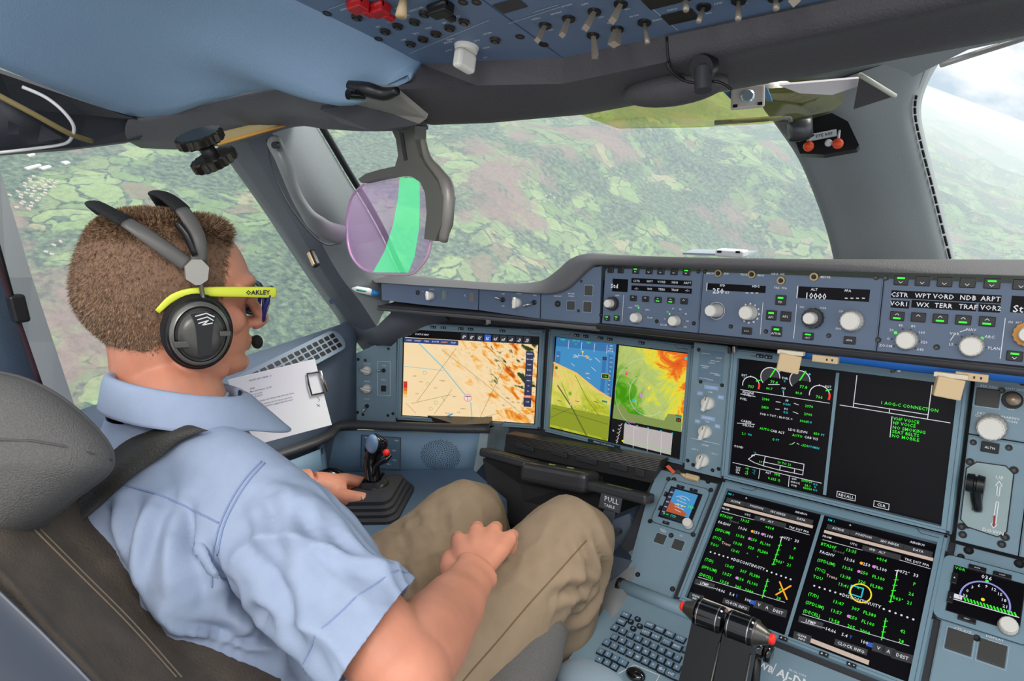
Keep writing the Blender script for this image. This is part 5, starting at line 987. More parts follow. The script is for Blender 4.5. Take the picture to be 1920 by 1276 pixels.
A0 = at(1308, 1146, .82); A1 = A0 + V((.034, .001, 0)); A2 = A0 + V((.0385, .001, 0)); A3 = A0 + V((.072, .002, 0))
lev(A0, A1, 'a', 1, (-.012, -.06, -.18), 'left thrust lever, its red button facing the keyboard', .038); lev(A2, A3, 'b', 1, (-.006, -.06, -.18), 'right thrust lever, its red button and ribbed cap facing right', .036)
mb = MB(); q = at(1418, 1216, .83); mb.tube([q + V((-.012, 0, 0)), q + V((.010, 0, 0))], .010, gloss, n=20); mb.tube([q + V((.012, 0, 0)), q + V((.019, 0, 0))], .011, gloss, n=20); mb.tube([q + V((0, 0, -.01)), q + V((.0, -.01, -.09))], .007, black, n=12); mb.build('black_knob', label='black double-wheel knob just right of the thrust levers', cat='knob')
mb = MB(); mb.add([CL.P(x, y, -.006) for x, y in ((-.30, -.2), (.40, -.2), (.40, .112), (-.296, .112))], [[0, 1, 2, 3]], dark); mb.box((.16, -.42, .27), (.62, .55, .40), dark); struct(mb, 'trim_15')

mb = MB(); mb.slab(pts((1248, 874, 1.21), (1254, 871, 1.21), (1266, 884, 1.20), (1262, 888, 1.20)), .004, mat('orange_tag', (225, 90, 45), .5)); mb.build('orange_tag', label='small orange tag at the top corner of the standby horizon panel', cat='tag')
mb = MB(); x, y = CL.hit(1298, 895, .006); mb.box((0, 0, 0), (.026, .010, .009), cream, bev=.002, T=CL.M(x, y, .006)); mb.tube([CL.P(x - .013, y, .006), CL.P(x - .024, y + .003, .004)], [.004, .002], cream, n=10); mb.build('cream_connector', label='small cream connector lying above the standby horizon display', cat='connector')
# ================================================================ overhead panel
o1 = lambda X, Y: OH.hit(500 + X / 3, Y / 3); o2 = lambda X, Y: OH.hit(1000 + X / 3.84, Y / 3.84)
OB = Fr(OH.o, OH.x, OH.u)
q0, q1, q2 = OH.hit(793, 121), OH.hit(898, 114), (0, 0)
def OT(s): return Matrix(OH.M())
d = thing('overhead_panel', 'left overhead panel with round black buttons and one big ivory knob', 'overhead panel', OT(0), 'overhead panels')
P_ = MB(); far = OH.hit(553, 0); dv = (far[0] - q0[0], far[1] - q0[1])
P_.prism([q0, (0.0, 0.0) if 0 else OH.hit(1053, 109), (0.0, .42), (q0[0] + dv[0] * 2.4, .42)], -.02, 0, ovpaint) if 0 else P_.prism([q1, OH.hit(1053, 109), (OH.hit(1053, 109)[0], .42), (q0[0] + dv[0] * 2.4, .42), (q0[0], q0[1])], -.02, 0, ovpaint)
for a, b in (((350, 50), (530, -20)), ((800, 300), (1250, 110)), ((1360, 130), (1700, 20))): P_.line([o1(*a), o1(*b)], .0009, mat('mark_grey', (170, 182, 195), .6))
for X, Y, s_ in ((430, 50, 'RESET'), (625, 148, 'SSA'), (700, 118, 'PRIM 1'), (790, 85, 'SEC'), (838, 50, 'ENG FADEC'), (770, 220, 'HYD'), (838, 185, 'FUEL'), (910, 155, 'ELEC'), (1000, 125, 'AIR'), (1070, 90, 'OXY'), (1020, 235, 'NORM'), (1035, 218, 'WIPER'), (1180, 225, 'FAST'), (1025, 280, 'SLOW'), (1235, 265, 'RAIN'), (1230, 320, 'OFF'), (1240, 185, 'RPLNT'), (740, 40, 'PUSH'), (1070, 325, 'OFF')): P_.text(s_, *o1(X, Y), .0028, white, .0006, rot=math.pi)
for X, Y in ((340, 75), (630, 218), (1425, 205), (1560, 250), (1105, 12), (1180, 12)): screw(P_, *o1(X, Y), .0052)
P_.build('face_plate', d)
for X, Y in ((508, 92), (668, 172), (738, 142), (832, 118), (888, 72), (810, 243), (880, 215), (953, 185), (1030, 152), (1110, 118), (1286, 220)):
    x, y = o1(X, Y); mb = MB(); mb.lathe((x, y, 0), (0, 0, 1), [(0, .0062), (.003, .0060), (.003, .0046), (.0015, .0044), (.0015, .0034), (.004, .0032), (.004, 0)], mat('button_smoke', (58, 54, 50), .3, .3), n=20); mb.build('push_button', d)
x, y = o1(1125, 262); mb = MB(); mb.lathe((x, y, 0), (0, 0, 1), [(0, .0145), (.006, .013), (.006, 0)], knobm, n=30); mb.box((x, y, .017), (.013, .028, .022), knobm, bev=.004); mb.box((x - .0068, y, .017), (.0006, .004, .012), black); mb.build('selector_knob', d, label='large ivory selector knob')
rg = mat('guard_red', (170, 24, 30), .4)
for X, Y, c_, w_ in ((520, 0, rg, .022), (640, 22, rg, .022), (985, 22, black, .026)):
    x, y = o1(X, Y); mb = MB(); mb.box((x, y, .006), (w_, .014, .012), c_, bev=.002); mb.box((x + .004, y - .010, .010), (.008, .012, .006), c_, bev=.0015); mb.tube([(x - w_ / 2, y + .006, .004), (x + w_ / 2, y + .006, .004)], .003, c_, n=8); mb.build('guarded_switch', d, label='red guard' if c_ is rg else 'black guard')
x, y = o1(770, 0); mb = MB(); mb.tube([(x, y, 0), (x + .002, y + .002, .018)], [.004, .006], cream, n=14); mb.build('toggle_switch', d, label='cream toggle')
d = thing('overhead_panel', 'centre overhead panel with rows of pale lever switches', 'overhead panel', OT(0), 'overhead panels')
xL, yL = OH.hit(1056, 109); P_ = MB(); P_.prism([(xL + .001, 0), (xL + .9, 0), (xL + .9, .42), (xL + .001, .42)], -.02, 0, ovpaint)
P_.line([o2(790, 0), o2(1040, 212)], .0012, mat('mark_grey')); P_.line([o2(0, 85), o2(180, 30)], .0009, mat('mark_grey'))
for X, Y, s_ in ((240, 35, 'EXT LT'), (165, 90, 'STROBE'), (20, 130, 'WING'), (130, 210, 'ON'), (370, 25, 'NAV'), (490, 118, 'OFF'), (365, 205, 'T.O'), (560, 158, 'TAXI'), (725, 110, 'NOSE'), (890, 140, 'LAND'), (1000, 65, 'SIGNS'), (1330, 20, 'SEAT'), (1265, 90, 'ON'), (680, 60, 'ON'), (1520, 20, 'OFF')): P_.text(s_, *o2(X, Y), .0026, white, .0006, rot=math.pi)
for X, Y in ((72, 318), (210, 432)): screw(P_, *o2(X, Y), .0052)
for X, Y in ((920, 2), (1058, 118)): x, y = o2(X, Y); P_.rect(x - .016, y - .010, x + .016, y + .010, mat('button_black'), .0008)
x, y = o1(1370, 30); P_.rect(x - .016, y - .009, x + .016, y + .009, dark, .0008)
P_.build('face_plate', d)
tgm = mat('toggle_pale', (158, 146, 130), .35, .35)
for i, (X, Y, X2, Y2, w_) in enumerate(((85, 180, 30, 290, .0075), (255, 130, 208, 252, .0075), (440, 80, 378, 200, .0085), (630, 25, 570, 148, .0085), (430, 252, 445, 410, .0085), (605, 205, 580, 320, .013), (800, 158, 822, 310, .0050), (1228, 45, 1190, 155, .0050), (1095, -30, 1100, 75, .0055), (1480, 0, 1475, 140, .0055), (1745, -20, 1750, 70, .0055), (1880, -60, 1880, 20, .010))):
    x, y = o2(X, Y); a = V((x, y, 0)); P0 = OH.P(x, y); # tip placed 26 mm below the panel on the sight line of its end
    tx, ty = OH.hit(1000 + X2 / 3.84, Y2 / 3.84, .026); b = V((tx, ty, .026)); k_ = min(1, .034 / np.linalg.norm(b - a)); b = a + (b - a) * max(k_, .6)
    mb = MB(); mb.lathe((x, y, 0), (0, 0, 1), [(0, .0068), (.002, .0066), (.002, 0)], black, n=18); mb.tube([a, a * .2 + b * .8, b], [w_ * .32, w_ * .5, w_ * .5], tgm, n=4 if w_ > .006 else 12, smooth=w_ <= .006, ell=1.0 if w_ < .012 else .6)
    mb.build('toggle_switch', d)

# ================================================================ head-up display
hgrey = mat('hud_grey', (100, 98, 92), .45, .2)
d = thing('head_up_display', 'head-up display arm with a violet glass combiner hanging before the pilot', 'head-up display')
mb = MB()
mb.slab(pts((652, 166, 0.805), (735, 168, 0.785), (800, 222, 0.815), (786, 232, 0.825), (735, 214, 0.835), (668, 196, 0.845)), .006, mat('hud_light', (138, 134, 126), .4, .3), n=(.1, .5, .9))
mb.slab(pts((600, 205, 0.875), (668, 196, 0.845), (790, 232, 0.825), (755, 240, 0.845), (700, 246, 0.865), (640, 232, 0.875)), .006, mat('hud_dark', (70, 70, 74), .5), n=(.1, .5, .9))
for u, v in ((777, 218), (788, 217)): q = at(u, v, .865); mb.cyl(q, q - unit(ray(u, v)) * .004, .004, metalm, n=14)
mb.build('ceiling_bracket', d)
mb = MB(); mb.tube(pts((655, 160, 0.795), (690, 168, 0.785), (720, 176, 0.785), (745, 170, 0.775)), [.006, .009, .008, .005], black, n=14, fine=4); q = at(668, 178, 0.785); mb.cyl(q + V((0, .01, 0)), q + V((0, -.012, 0)), .006, gloss, n=20)
mb.tube(pts((688, 178, .835), (700, 170, .835), (716, 168, .835), (730, 176, 0.785)), .0025, hgrey, n=8, fine=3); mb.build('projector_lens', d, label='dark glossy lens housing')
HF = Fr(at(730, 420, 1.0), (.93, -.36, 0), (0, .12, .99)); hh = lambda u, v, w=0: HF.hit(u, v, w)
def hprism(mb, px, w0, w1, m, bev=0): P0 = [HF.hit(*p) for p in px]; mb.prism(P0, w0, w1, m, T=HF.M(), bev=bev)
mb = MB(); sp = lambda L_: [HF.hit(*p) for p in L_]
outer = [(738, 236), (750, 262), (754, 292), (748, 312), (720, 318), (692, 326), (678, 336), (684, 343), (712, 336), (745, 330), (778, 330), (796, 342), (805, 362), (808, 400), (803, 448), (824, 452), (836, 420), (840, 370), (828, 340), (806, 312), (793, 290), (786, 262), (786, 236)]
mb.prism(sp(outer)[::-1], -.010, .006, hgrey, T=HF.M(), bev=.0015)
mb.tube([HF.P(*HF.hit(u, v), -.002) for u, v in ((790, 262), (800, 298), (822, 326), (836, 352), (837, 395), (828, 450))], [.004, .005, .006, .008, .008, .006], mat('hud_light', (138, 134, 126), .4, .3), n=12, fine=4, ell=1.3)
mb.prism(sp([(757, 248), (764, 250), (772, 300), (766, 302)])[::-1], .0062, .0068, black, T=HF.M()); mb.build('support_arm', d)
cg = bpy.data.materials.new('combiner_glass'); cg.use_nodes = True; t = cg.node_tree; t.nodes.clear()
tb = N('ShaderNodeBsdfTransparent'); tb.inputs[0].default_value = (.93, .83, .95, 1); df = N('ShaderNodeBsdfTranslucent'); df.inputs[0].default_value = (.8, .6, .9, 1); gg = N('ShaderNodeBsdfGlossy'); gg.inputs['Roughness'].default_value = .04; gg.inputs[0].default_value = (1, .9, 1, 1)
ms = N('ShaderNodeMixShader'); ms.inputs[0].default_value = .14; ms2 = N('ShaderNodeMixShader'); ms2.inputs[0].default_value = .05; oo = N('ShaderNodeOutputMaterial')
lk(tb.outputs[0], ms.inputs[1]); lk(df.outputs[0], ms.inputs[2]); lk(ms.outputs[0], ms2.inputs[1]); lk(gg.outputs[0], ms2.inputs[2]); lk(ms2.outputs[0], oo.inputs[0])
cgr = bpy.data.materials.new('combiner_green_glow'); cgr.use_nodes = True; t = cgr.node_tree; t.nodes.clear()  # green reflection on the combiner, put in as tint and its own glow
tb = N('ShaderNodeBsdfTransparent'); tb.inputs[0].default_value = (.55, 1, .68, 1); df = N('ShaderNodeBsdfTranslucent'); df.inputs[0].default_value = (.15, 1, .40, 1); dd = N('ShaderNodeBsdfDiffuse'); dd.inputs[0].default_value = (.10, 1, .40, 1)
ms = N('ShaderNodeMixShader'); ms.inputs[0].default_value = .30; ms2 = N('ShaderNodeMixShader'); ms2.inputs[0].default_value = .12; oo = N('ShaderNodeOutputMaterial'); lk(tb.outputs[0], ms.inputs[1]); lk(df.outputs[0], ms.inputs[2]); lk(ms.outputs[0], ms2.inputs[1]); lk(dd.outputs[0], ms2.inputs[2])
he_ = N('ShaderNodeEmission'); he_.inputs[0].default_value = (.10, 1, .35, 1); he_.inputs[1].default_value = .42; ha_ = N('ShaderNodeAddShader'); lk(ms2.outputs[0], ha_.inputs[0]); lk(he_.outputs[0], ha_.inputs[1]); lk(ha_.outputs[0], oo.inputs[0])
gp = [(678, 345), (720, 336), (780, 331), (797, 343), (806, 365), (808, 410), (803, 452), (795, 482), (780, 503), (766, 513), (740, 514), (706, 512), (678, 505), (660, 488), (650, 465), (646, 430), (649, 395), (658, 365)]
gpl = [tuple(p[:2]) for p in spline([(*HF.hit(*p), 0) for p in gp + gp[:1]], 3)[:-1]]
mb = MB(); mb.prism(gpl[::-1], -.006, -.0015, cg, T=HF.M()); mb.build('combiner_glass', d, label='violet tinted glass')
mb = MB(); mb.tube([HF.P(a, b, -.004) for a, b in gpl[15:] + gpl[:1]], .0022, mat('glass_edge_pink', (214, 176, 200), .15, spec=.8), n=8); mb.build('glass_edge', d, label='pale pink polished edge')
gs = sp([(750, 333), (787, 334), (788, 380), (786, 430), (778, 480), (766, 511), (700, 510), (722, 470), (738, 420), (747, 370)]); mb = MB(); mb.add([(x, y, .0005) for x, y in gs[::-1]], [list(range(len(gs)))], cgr, T=HF.M()); mb.build('green_glow_band', d, label='bright green band of light on the glass')
# --- grab handle on the post
d = thing('grab_handle', 'moulded grey grab handle fixed to the left windscreen post', 'handle')
hp_ = pts((515, 268, 1.055), (530, 300, 1.05), (545, 340, 1.07), (562, 378, 1.10), (585, 410, 1.13), (610, 430, 1.17), (638, 440, 1.22))
mb = MB(); mb.tube(hp_, [.020, .018, .016, .0155, .016, .017, .019], mat('handle_grey', (124, 128, 128), .4, coat=.1), n=18, fine=6, ell=.62, up=(.5, -.5, .6)); mb.build('grip', d)
q = at(514, 272, 1.02); mb = MB(); mb.cyl(q + V((0, .006, 0)), q - unit(ray(514, 272)) * .004, .0055, black, n=18); mb.build('fixing_screw', d)
mb = MB(); mb.tube(pts((500, 262, 1.10), (508, 310, 1.12), (528, 360, 1.15), (552, 400, 1.18), (585, 440, 1.23), (612, 458, 1.27), (640, 455, 1.28)), .002, pillard, n=8, fine=4); struct(mb, 'trim_16')
mb = MB(); q = at(588, 485, 1.30); mb.box((0, 0, 0), (.018, .012, .034), black, bev=.003, T=Matrix.Translation(Vector(q)) @ Matrix.Rotation(-.5, 4, 'Y')); mb.box((.002, -.007, 0), (.008, .004, .028), cream, bev=.001, T=Matrix.Translation(Vector(q)) @ Matrix.Rotation(-.5, 4, 'Y')); mb.build('post_latch', label='small black and cream latch on the left post below the grab handle', cat='latch')
mb = MB(); q = at(622, 565, 1.44); mb.cyl(q, q - unit(ray(622, 565)) * .01, .006, mat('blue_dark', (40, 60, 90), .4), n=12); mb.build('post_stud', label='tiny dark blue stud on the edge of the left post', cat='stud')
# --- knurled knobs at the top
for u, v, u2, v2, rr, lab in ((336, 272, 412, 248, .023, 'upper knurled dark knob hanging over the side window'), (368, 316, 434, 285, .021, 'lower knurled dark knob hanging over the side window')):
    a, b = at(u, v, .86), at(u2, v2, .90); c_ = (a + b) / 2; ax_ = unit(np.cross(b - a, ray((u + u2) / 2, (v + v2) / 2))); ax_ = unit(ax_ + unit(ray(u, v)) * -.25)
    R0 = np.linalg.norm(b - a) / 2; mb = MB(); mb.lathe(c_ - ax_ * .007, ax_, [(0, 0), (0, R0 * .92), (.002, R0), (.012, R0), (.014, R0 * .92), (.014, 0)], mat('knurl_dark', (64, 60, 54), .25, .8), n=72, flute=.05, nf=18, smooth=False)
    if rr > .022: mb.tube([c_, c_ + (at(400, 300, .88) - at(373, 260, .88))], .010, black, n=14)
    mb.build('knurled_knob', label=lab, cat='knob', group='knurled knobs over the side window')
# --- tinted visor, compass bracket and eye-reference balls
tv = bpy.data.materials.new('visor_tint'); tv.use_nodes = True; t = tv.node_tree; t.nodes.clear(); tb = N('ShaderNodeBsdfTransparent'); tb.inputs[0].default_value = (.80, .80, .50, 1); gg = N('ShaderNodeBsdfGlossy'); gg.inputs['Roughness'].default_value = .05; ms = N('ShaderNodeMixShader'); ms.inputs[0].default_value = .06; oo = N('ShaderNodeOutputMaterial'); lk(tb.outputs[0], ms.inputs[1]); lk(gg.outputs[0], ms.inputs[2]); lk(ms.outputs[0], oo.inputs[0])
d = thing('sun_visor', 'amber-green tinted sun visor tucked under the beam before the windscreen', 'visor')
mb = MB(); mb.slab(pts((1065, 205, .91), (1110, 224, .92), (1160, 241, .93), (1300, 239, .95), (1430, 232, .97), (1500, 226, .99), (1562, 208, 1.0), (1602, 176, 1.0), (1610, 150, .99), (1350, 158, .95), (1200, 190, .92)), .003, tv, n=(0, .7, .7)); mb.build('tinted_pane', d)
mb = MB(); mb.slab(pts((1460, 160, .93), (1612, 147, .93), (1614, 160, .94), (1560, 178, .945), (1500, 175, .94)), .004, mat('visor_white', (214, 208, 210), .5), n=(0, .7, .7)); mb.build('white_tab', d)
mb = MB(); mb.tube(pts((1340, 230, .97), (1400, 226, .97), (1470, 221, .98), (1482, 226, .98), (1482, 252, .99), (1500, 262, 1.0)), .0035, rail, n=8, fine=3); mb.build('metal_rail', d)
mb = MB(); a, b, c_ = pts((1612, 140, .90), (1678, 180, .93), (1600, 205, .96)); mb.slab([a, b, c_], .004, beamg, n=(0, .8, .5)); mb.tube([a, b], .0035, mat('arm_pale', (190, 192, 178), .4), n=10); mb.build('hinge_plate', d)
d = thing('visor_bracket', 'white square bracket with a round lens under the beam, blue wings either side', 'bracket')
q = at(1402, 183, .90); T0 = Matrix.Translation(Vector(q)) @ Matrix.Rotation(.35, 4, 'Z') @ Matrix.Rotation(-.2, 4, 'X')
mb = MB(); mb.box((0, 0, 0), (.044, .008, .030), mat('bracket_white', (205, 195, 185), .4), bev=.003, T=T0)
for sx_ in (-.016, .016): mb.box((sx_, -.0045, -.011), (.006, .001, .004), black, T=T0)
mb.build('bracket_plate', d); mb = MB(); mb.lathe((0, 0, 0), (0, 0, 1), [(0, .0095), (.008, .0090), (.010, .0070), (.010, 0)], mat('lens_silver', (200, 215, 225), .15, .6), n=24, ); mb.v = [tuple(T0 @ Matrix.Rotation(math.pi / 2, 4, 'X') @ Vector(p)) for p in mb.v]; mb.build('lens', d)
mb = MB(); mb.slab(pts((1356, 172, .91), (1378, 168, .91), (1380, 196, .91)), .003, mat('wing_blue', (70, 110, 140), .4), n=(0, 1, 0)); mb.build('blue_wing', d); mb = MB(); mb.slab(pts((1424, 166, .90), (1438, 164, .90), (1448, 190, .90), (1438, 190, .90)), .003, mat('wing_blue'), n=(0, 1, 0)); mb.build('blue_wing', d)
d = thing('eye_reference_unit', 'dark recess on the centre post holding two orange balls and a white plate', 'sight')
PF = Fr(at(1548, 252, 1.0), (.985, .17, 0), (0, .25, .97)); ph = lambda u, v: PF.hit(u, v)
mb = MB(); rc = [ph(*p) for p in ((1480, 234), (1500, 288), (1545, 290), (1606, 279), (1611, 272), (1590, 228), (1560, 212))]; mb.prism(rc, -.02, .001, black, T=PF.M()); mb.build('recess', d)
mb = MB(); a, b = ph(1520, 262), ph(1562, 250); mb.box(((a[0] + b[0]) / 2, (a[1] + b[1]) / 2, .008), (.044, .010, .003), white, T=PF.M() @ Matrix.Rotation(0, 4, 'Z')); mb.text('EYE REF', (a[0] + b[0]) / 2, (a[1] + b[1]) / 2, .004, black, .0098); mb.v[-0:] = mb.v[-0:]
tx = MB(); mb.build('name_plate', d) if 0 else None
P_ = MB(); P_.box((0, 0, 0), (.042, .010, .003), white); P_.text('EYE REF', .004, 0, .0045, black, .002); P_.build('name_plate', d, M=PF.M((a[0] + b[0]) / 2, (a[1] + b[1]) / 2, .006) @ Matrix.Rotation(.12, 4, 'Z'))
org = mat('orange_ball', (240, 84, 40), .35)
for u, v, s_ in ((1516, 274, 'left'), (1571, 269, 'right')): x, y = PF.hit(u, v, .02); mb = MB(); mb.ball((x, y, .02), .0078, org, T=PF.M()); mb.build('orange_ball', d); mb = MB(); mb.tube([PF.P(x, y + .004, .018), PF.P(x, y + .022, .010)], .0018, white, n=8); mb.build('ball_stem', d)
x, y = PF.hit(1553, 266, .02); mb = MB(); mb.ball((x, y, .015), .0055, white, T=PF.M()); mb.build('white_ball', d)
mb = MB(); a, b = at(1499, 224, .98), at(1502, 258, .99); mb.tube([a, b], [.018, .017], mat('cylinder_grey', (92, 94, 96), .35, .4), n=20); mb.tube([b, b * 1.0 + (b - a) * .12], [.019, .012], black, n=16); mb.build('hinge_barrel', d)
# --- stowed wiper-like bar outside the right windscreen
mb = MB(); mb.tube(pts((1765, 121, 1.5), (1830, 100, 1.5), (1900, 78, 1.5), (1990, 48, 1.5)), .007, dmetal, n=10); mb.tube(pts((1873, 76, 1.5), (1990, 36, 1.5)), .005, metalm, n=8); mb.build('window_bar', label='dark bar crossing the top of the right windscreen', cat='bar')

# ================================================================ side console
SP = Fr(OL.P(0, 0, .055), OL.x, OL.u)
d = thing('speaker_panel', 'long light-blue side panel with a star-shaped field of speaker holes', 'panel')
sx = lambda u, v: SP.hit(u, v)
spm = mat('speaker_blue', (118, 148, 172), .55, bump=.1, bscale=700, vary=.04)
tp = [SP.P(*sx(900, 812)), SP.P(*sx(770, 811)), SP.P(*sx(640, 808)), SP.P(*sx(590, 810)) + V((-.0, -.03, 0)), V((-.93, -.33, .735)), V((-.95, -.60, .74))]
bt = [SP.P(*sx(886, 893)), SP.P(*sx(770, 890)), SP.P(*sx(640, 886)), SP.P(*sx(590, 886)) + V((.0, -.03, 0)), V((-.925, -.33, .655)), V((-.94, -.60, .66))]
mb = MB(); T3 = spline(tp, 4); B3 = spline(bt, 4); mb.grid([T3, [a * .5 + b * .5 for a, b in zip(T3, B3)], B3], spm, thick=.012, tn=-SP.n)
e1, e2 = SP.P(*sx(915, 806), -.01), SP.P(*sx(908, 868), -.01); mb.grid([[tp[0], e1, e1 + V((.0, .08, 0))], [bt[0], e2, e2 + V((0, .08, 0))]], mat('corner_worn', (160, 175, 182), .5), smooth=False, thick=.004, tn=(0, .5, 0))
hole = MB()
for i in range(260):
    r_ = .041 * math.sqrt((i + .5) / 260) ** .8; t_ = i * 2.39996; lim = .030 + .013 * abs(math.cos(2 * t_ + .78)); 
    x, y = sx(826, 853); x += r_ * math.cos(t_) * 1.1; y += r_ * math.sin(t_) * .88
    hole.disc(x, y, .00115, black, .0022, 6)
mb.v += [tuple(SP.P(*p)) for p in hole.v]; base_ = len(mb.v) - len(hole.v); mi_ = mb.mi(black)
for f in hole.f: mb.f.append([base_ + k for k in f]); mb.m.append(mi_); mb.sm.append(False)
mb.build('speaker_face', d)
sb2 = MB(); a, b = sx(678, 815), sx(750, 880); sb2.rect(min(a[0], b[0]), b[1], b[0], a[1], mat('inset_blue', (92, 118, 138), .5), .001); sb2.line([(a[0], a[1]), (b[0], a[1]), (b[0], b[1]), (a[0], b[1])], .0014, dark, .0014, close=True)
for X, Y in ((765, 240), (470, 210), (690, 475), (740, 340), (745, 435)): sb2.text('MIC' if X < 700 else 'PED', *SP.hit(600 + X / 5.317, 780 + Y / 5.317), .0035, white, .0016)
sb2.build('inset_plate', d, M=SP.M())
mb = MB(); mb.tube([SP.P(*sx(918, 803), .0), SP.P(*sx(850, 801), .004), SP.P(*sx(740, 798), .004), SP.P(*sx(640, 797), .003), V((-.935, -.33, .752)), V((-.955, -.62, .76)), V((-.96, -.95, .76))], .0095, mat('roll_dark', (66, 66, 68), .5, bump=.3), n=14, fine=4, ell=1.4, up=(0, 0, 1))
mb.slab([SP.P(*sx(860, 803), .006), SP.P(*sx(918, 800), .006), SP.P(*sx(918, 800), -.10), SP.P(*sx(780, 797), -.07)], .01, mat('worn_black', (46, 44, 40), .4, vary=.5, vscale=90), n=(0, 0, 1)); struct(mb, 'trim_17')
# console deck
CZ = .652; mb = MB(); deck = [SP.P(*sx(886, 893)), SP.P(*sx(640, 887)), V((-.93, -.33, CZ)), V((-.96, -1.1, CZ)), V((-.72, -1.1, CZ)), V((-.70, -.55, CZ)), V((-.62, -.30, CZ)), V((-.55, -.16, CZ))]
for p in deck: p[2] = CZ
deck[0] = deck[0] + V((0, 0, 0)); mb.prism([(p[0], p[1]) for p in deck], CZ - .03, CZ, mat('console_blue', (90, 112, 134), .6, bump=.25, bscale=500)); mb.prism([(p[0] + (.0 if i not in (4, 5, 6, 7) else -.01), p[1]) for i, p in enumerate(deck)], .0, CZ - .03, ledge); struct(mb, 'trim_18')
mb = MB(); q = V(atx(588, 868, CZ + .03, 2)); q = V((-.90, -.33, CZ + .02)); mb.tube([q + V((-.02, -.06, 0)), q + V((.0, 0, .012)), q + V((.015, .03, .0))], [.022, .020, .010], gloss, n=18, fine=4, ell=.8); mb.build('dark_knob', label='rounded dark handle on the side console behind the right shoulder', cat='handle')
mb = MB(); mb.tube([V(atx(596, 884, CZ + .012, 2)) + V((0, 0, 0)), V(atx(590, 888, CZ + .012, 2)) + V((-.03, -.02, .0))], .008, black, n=12) if 0 else None
# sidestick
d = thing('side_stick', 'black side stick with a red button rising from a stepped rubber boot', 'side stick')
S0 = V(atx(706, 945, CZ, 2)); S0 = V((S0[0], S0[1], CZ)); fx = unit(V((.82, .57, 0))); fy = unit(V((-.57, .82, 0)))
mb = MB(); hs = [(.088, 0), (.088, .006), (.080, .010), (.080, .016), (.073, .020), (.073, .026), (.066, .030), (.066, .037), (.050, .042), (.028, .046), (.026, .058)]
rows = []
for h_, z_ in hs:
    ring = rrect(2 * h_ * .92, 2 * h_ * .92, h_ * .3, 4); rows.append([S0 + fx * (x * .78) + fy * (y * 1.0) + V((0, 0, z_)) for x, y in ring + ring[:1]])
mb.grid(rows, rubber, smooth=False); mb.build('rubber_boot', d)
k0 = S0 + V((0, 0, .050)); G = lambda u, v, dd=0: at(u, v, np.dot(k0 - CC, CR[:, 2]) + dd)
mb = MB(); mb.tube([k0 + V((0, 0, -.02)), G(704, 915), G(698, 880), G(698, 860), G(706, 835), G(716, 822)], [.020, .017, .0165, .018, .023, .019], gloss, n=20, fine=6, ell=.82)
mb.ball(k0 + V((0, 0, -.006)), .03, black, sc=(1, 1, .4))
mb.tube([G(700, 892, -.012), G(706, 872, -.018), G(722, 862, -.022), G(733, 852, -.020)], [.003, .005, .006, .004], gloss, n=10, fine=4); mb.build('grip', d)
mb = MB(); q = G(697, 833, -.016); T0 = Matrix.Translation(Vector(q)) @ Matrix.Rotation(.5, 4, 'Y'); mb.ball((0, 0, 0), .020, mat('stick_top', (120, 150, 185), .15, coat=.6), sc=(.75, .5, 1.25), T=T0); mb.build('palm_plate', d, label='glossy blue-grey oval plate')
mb = MB(); q = G(718, 838, -.016); mb.box((0, 0, 0), (.014, .012, .030), gloss, bev=.004, T=Matrix.Translation(Vector(q)) @ Matrix.Rotation(.25, 4, 'Y')); mb.build('trigger_block', d)
mb = MB(); mb.ball(G(724, 848, -.026), .0072, mat('button_red'), n=18); mb.build('priority_button', d, label='round red button')
# vent grille on the sill
d = thing('air_vent', 'rounded slotted air vent along the sill of the side window', 'vent')
a, b = at(634, 636, 1.43), at(452, 730, 1.17); vx = unit(b - a); VF = Fr((a + b) / 2, -vx, V((-.35, .1, .8)))
VF = Fr((a + b) / 2, -vx, unit(np.cross(np.cross(-vx, unit(V((-.5, .3, .6)))), -vx)))
Lv = np.linalg.norm(b - a); mb = MB(); mb.prism(rrect(Lv + .03, .050, .024, 6), -.004, .001, mat('vent_frame', (120, 136, 150), .5), T=VF.M()); mb.build('vent_frame', d)
mb = MB(); n_ = 15
for i in range(n_):
    for j in range(3): mb.prism(rrect(Lv / n_ * .74, .0095, .002, 2, cx=-Lv / 2 + Lv * (i + .5) / n_, cy=(j - 1) * .0125), .0006, .0016, black, T=VF.M() @ Matrix.Identity(4))
mb.build('slots', d)
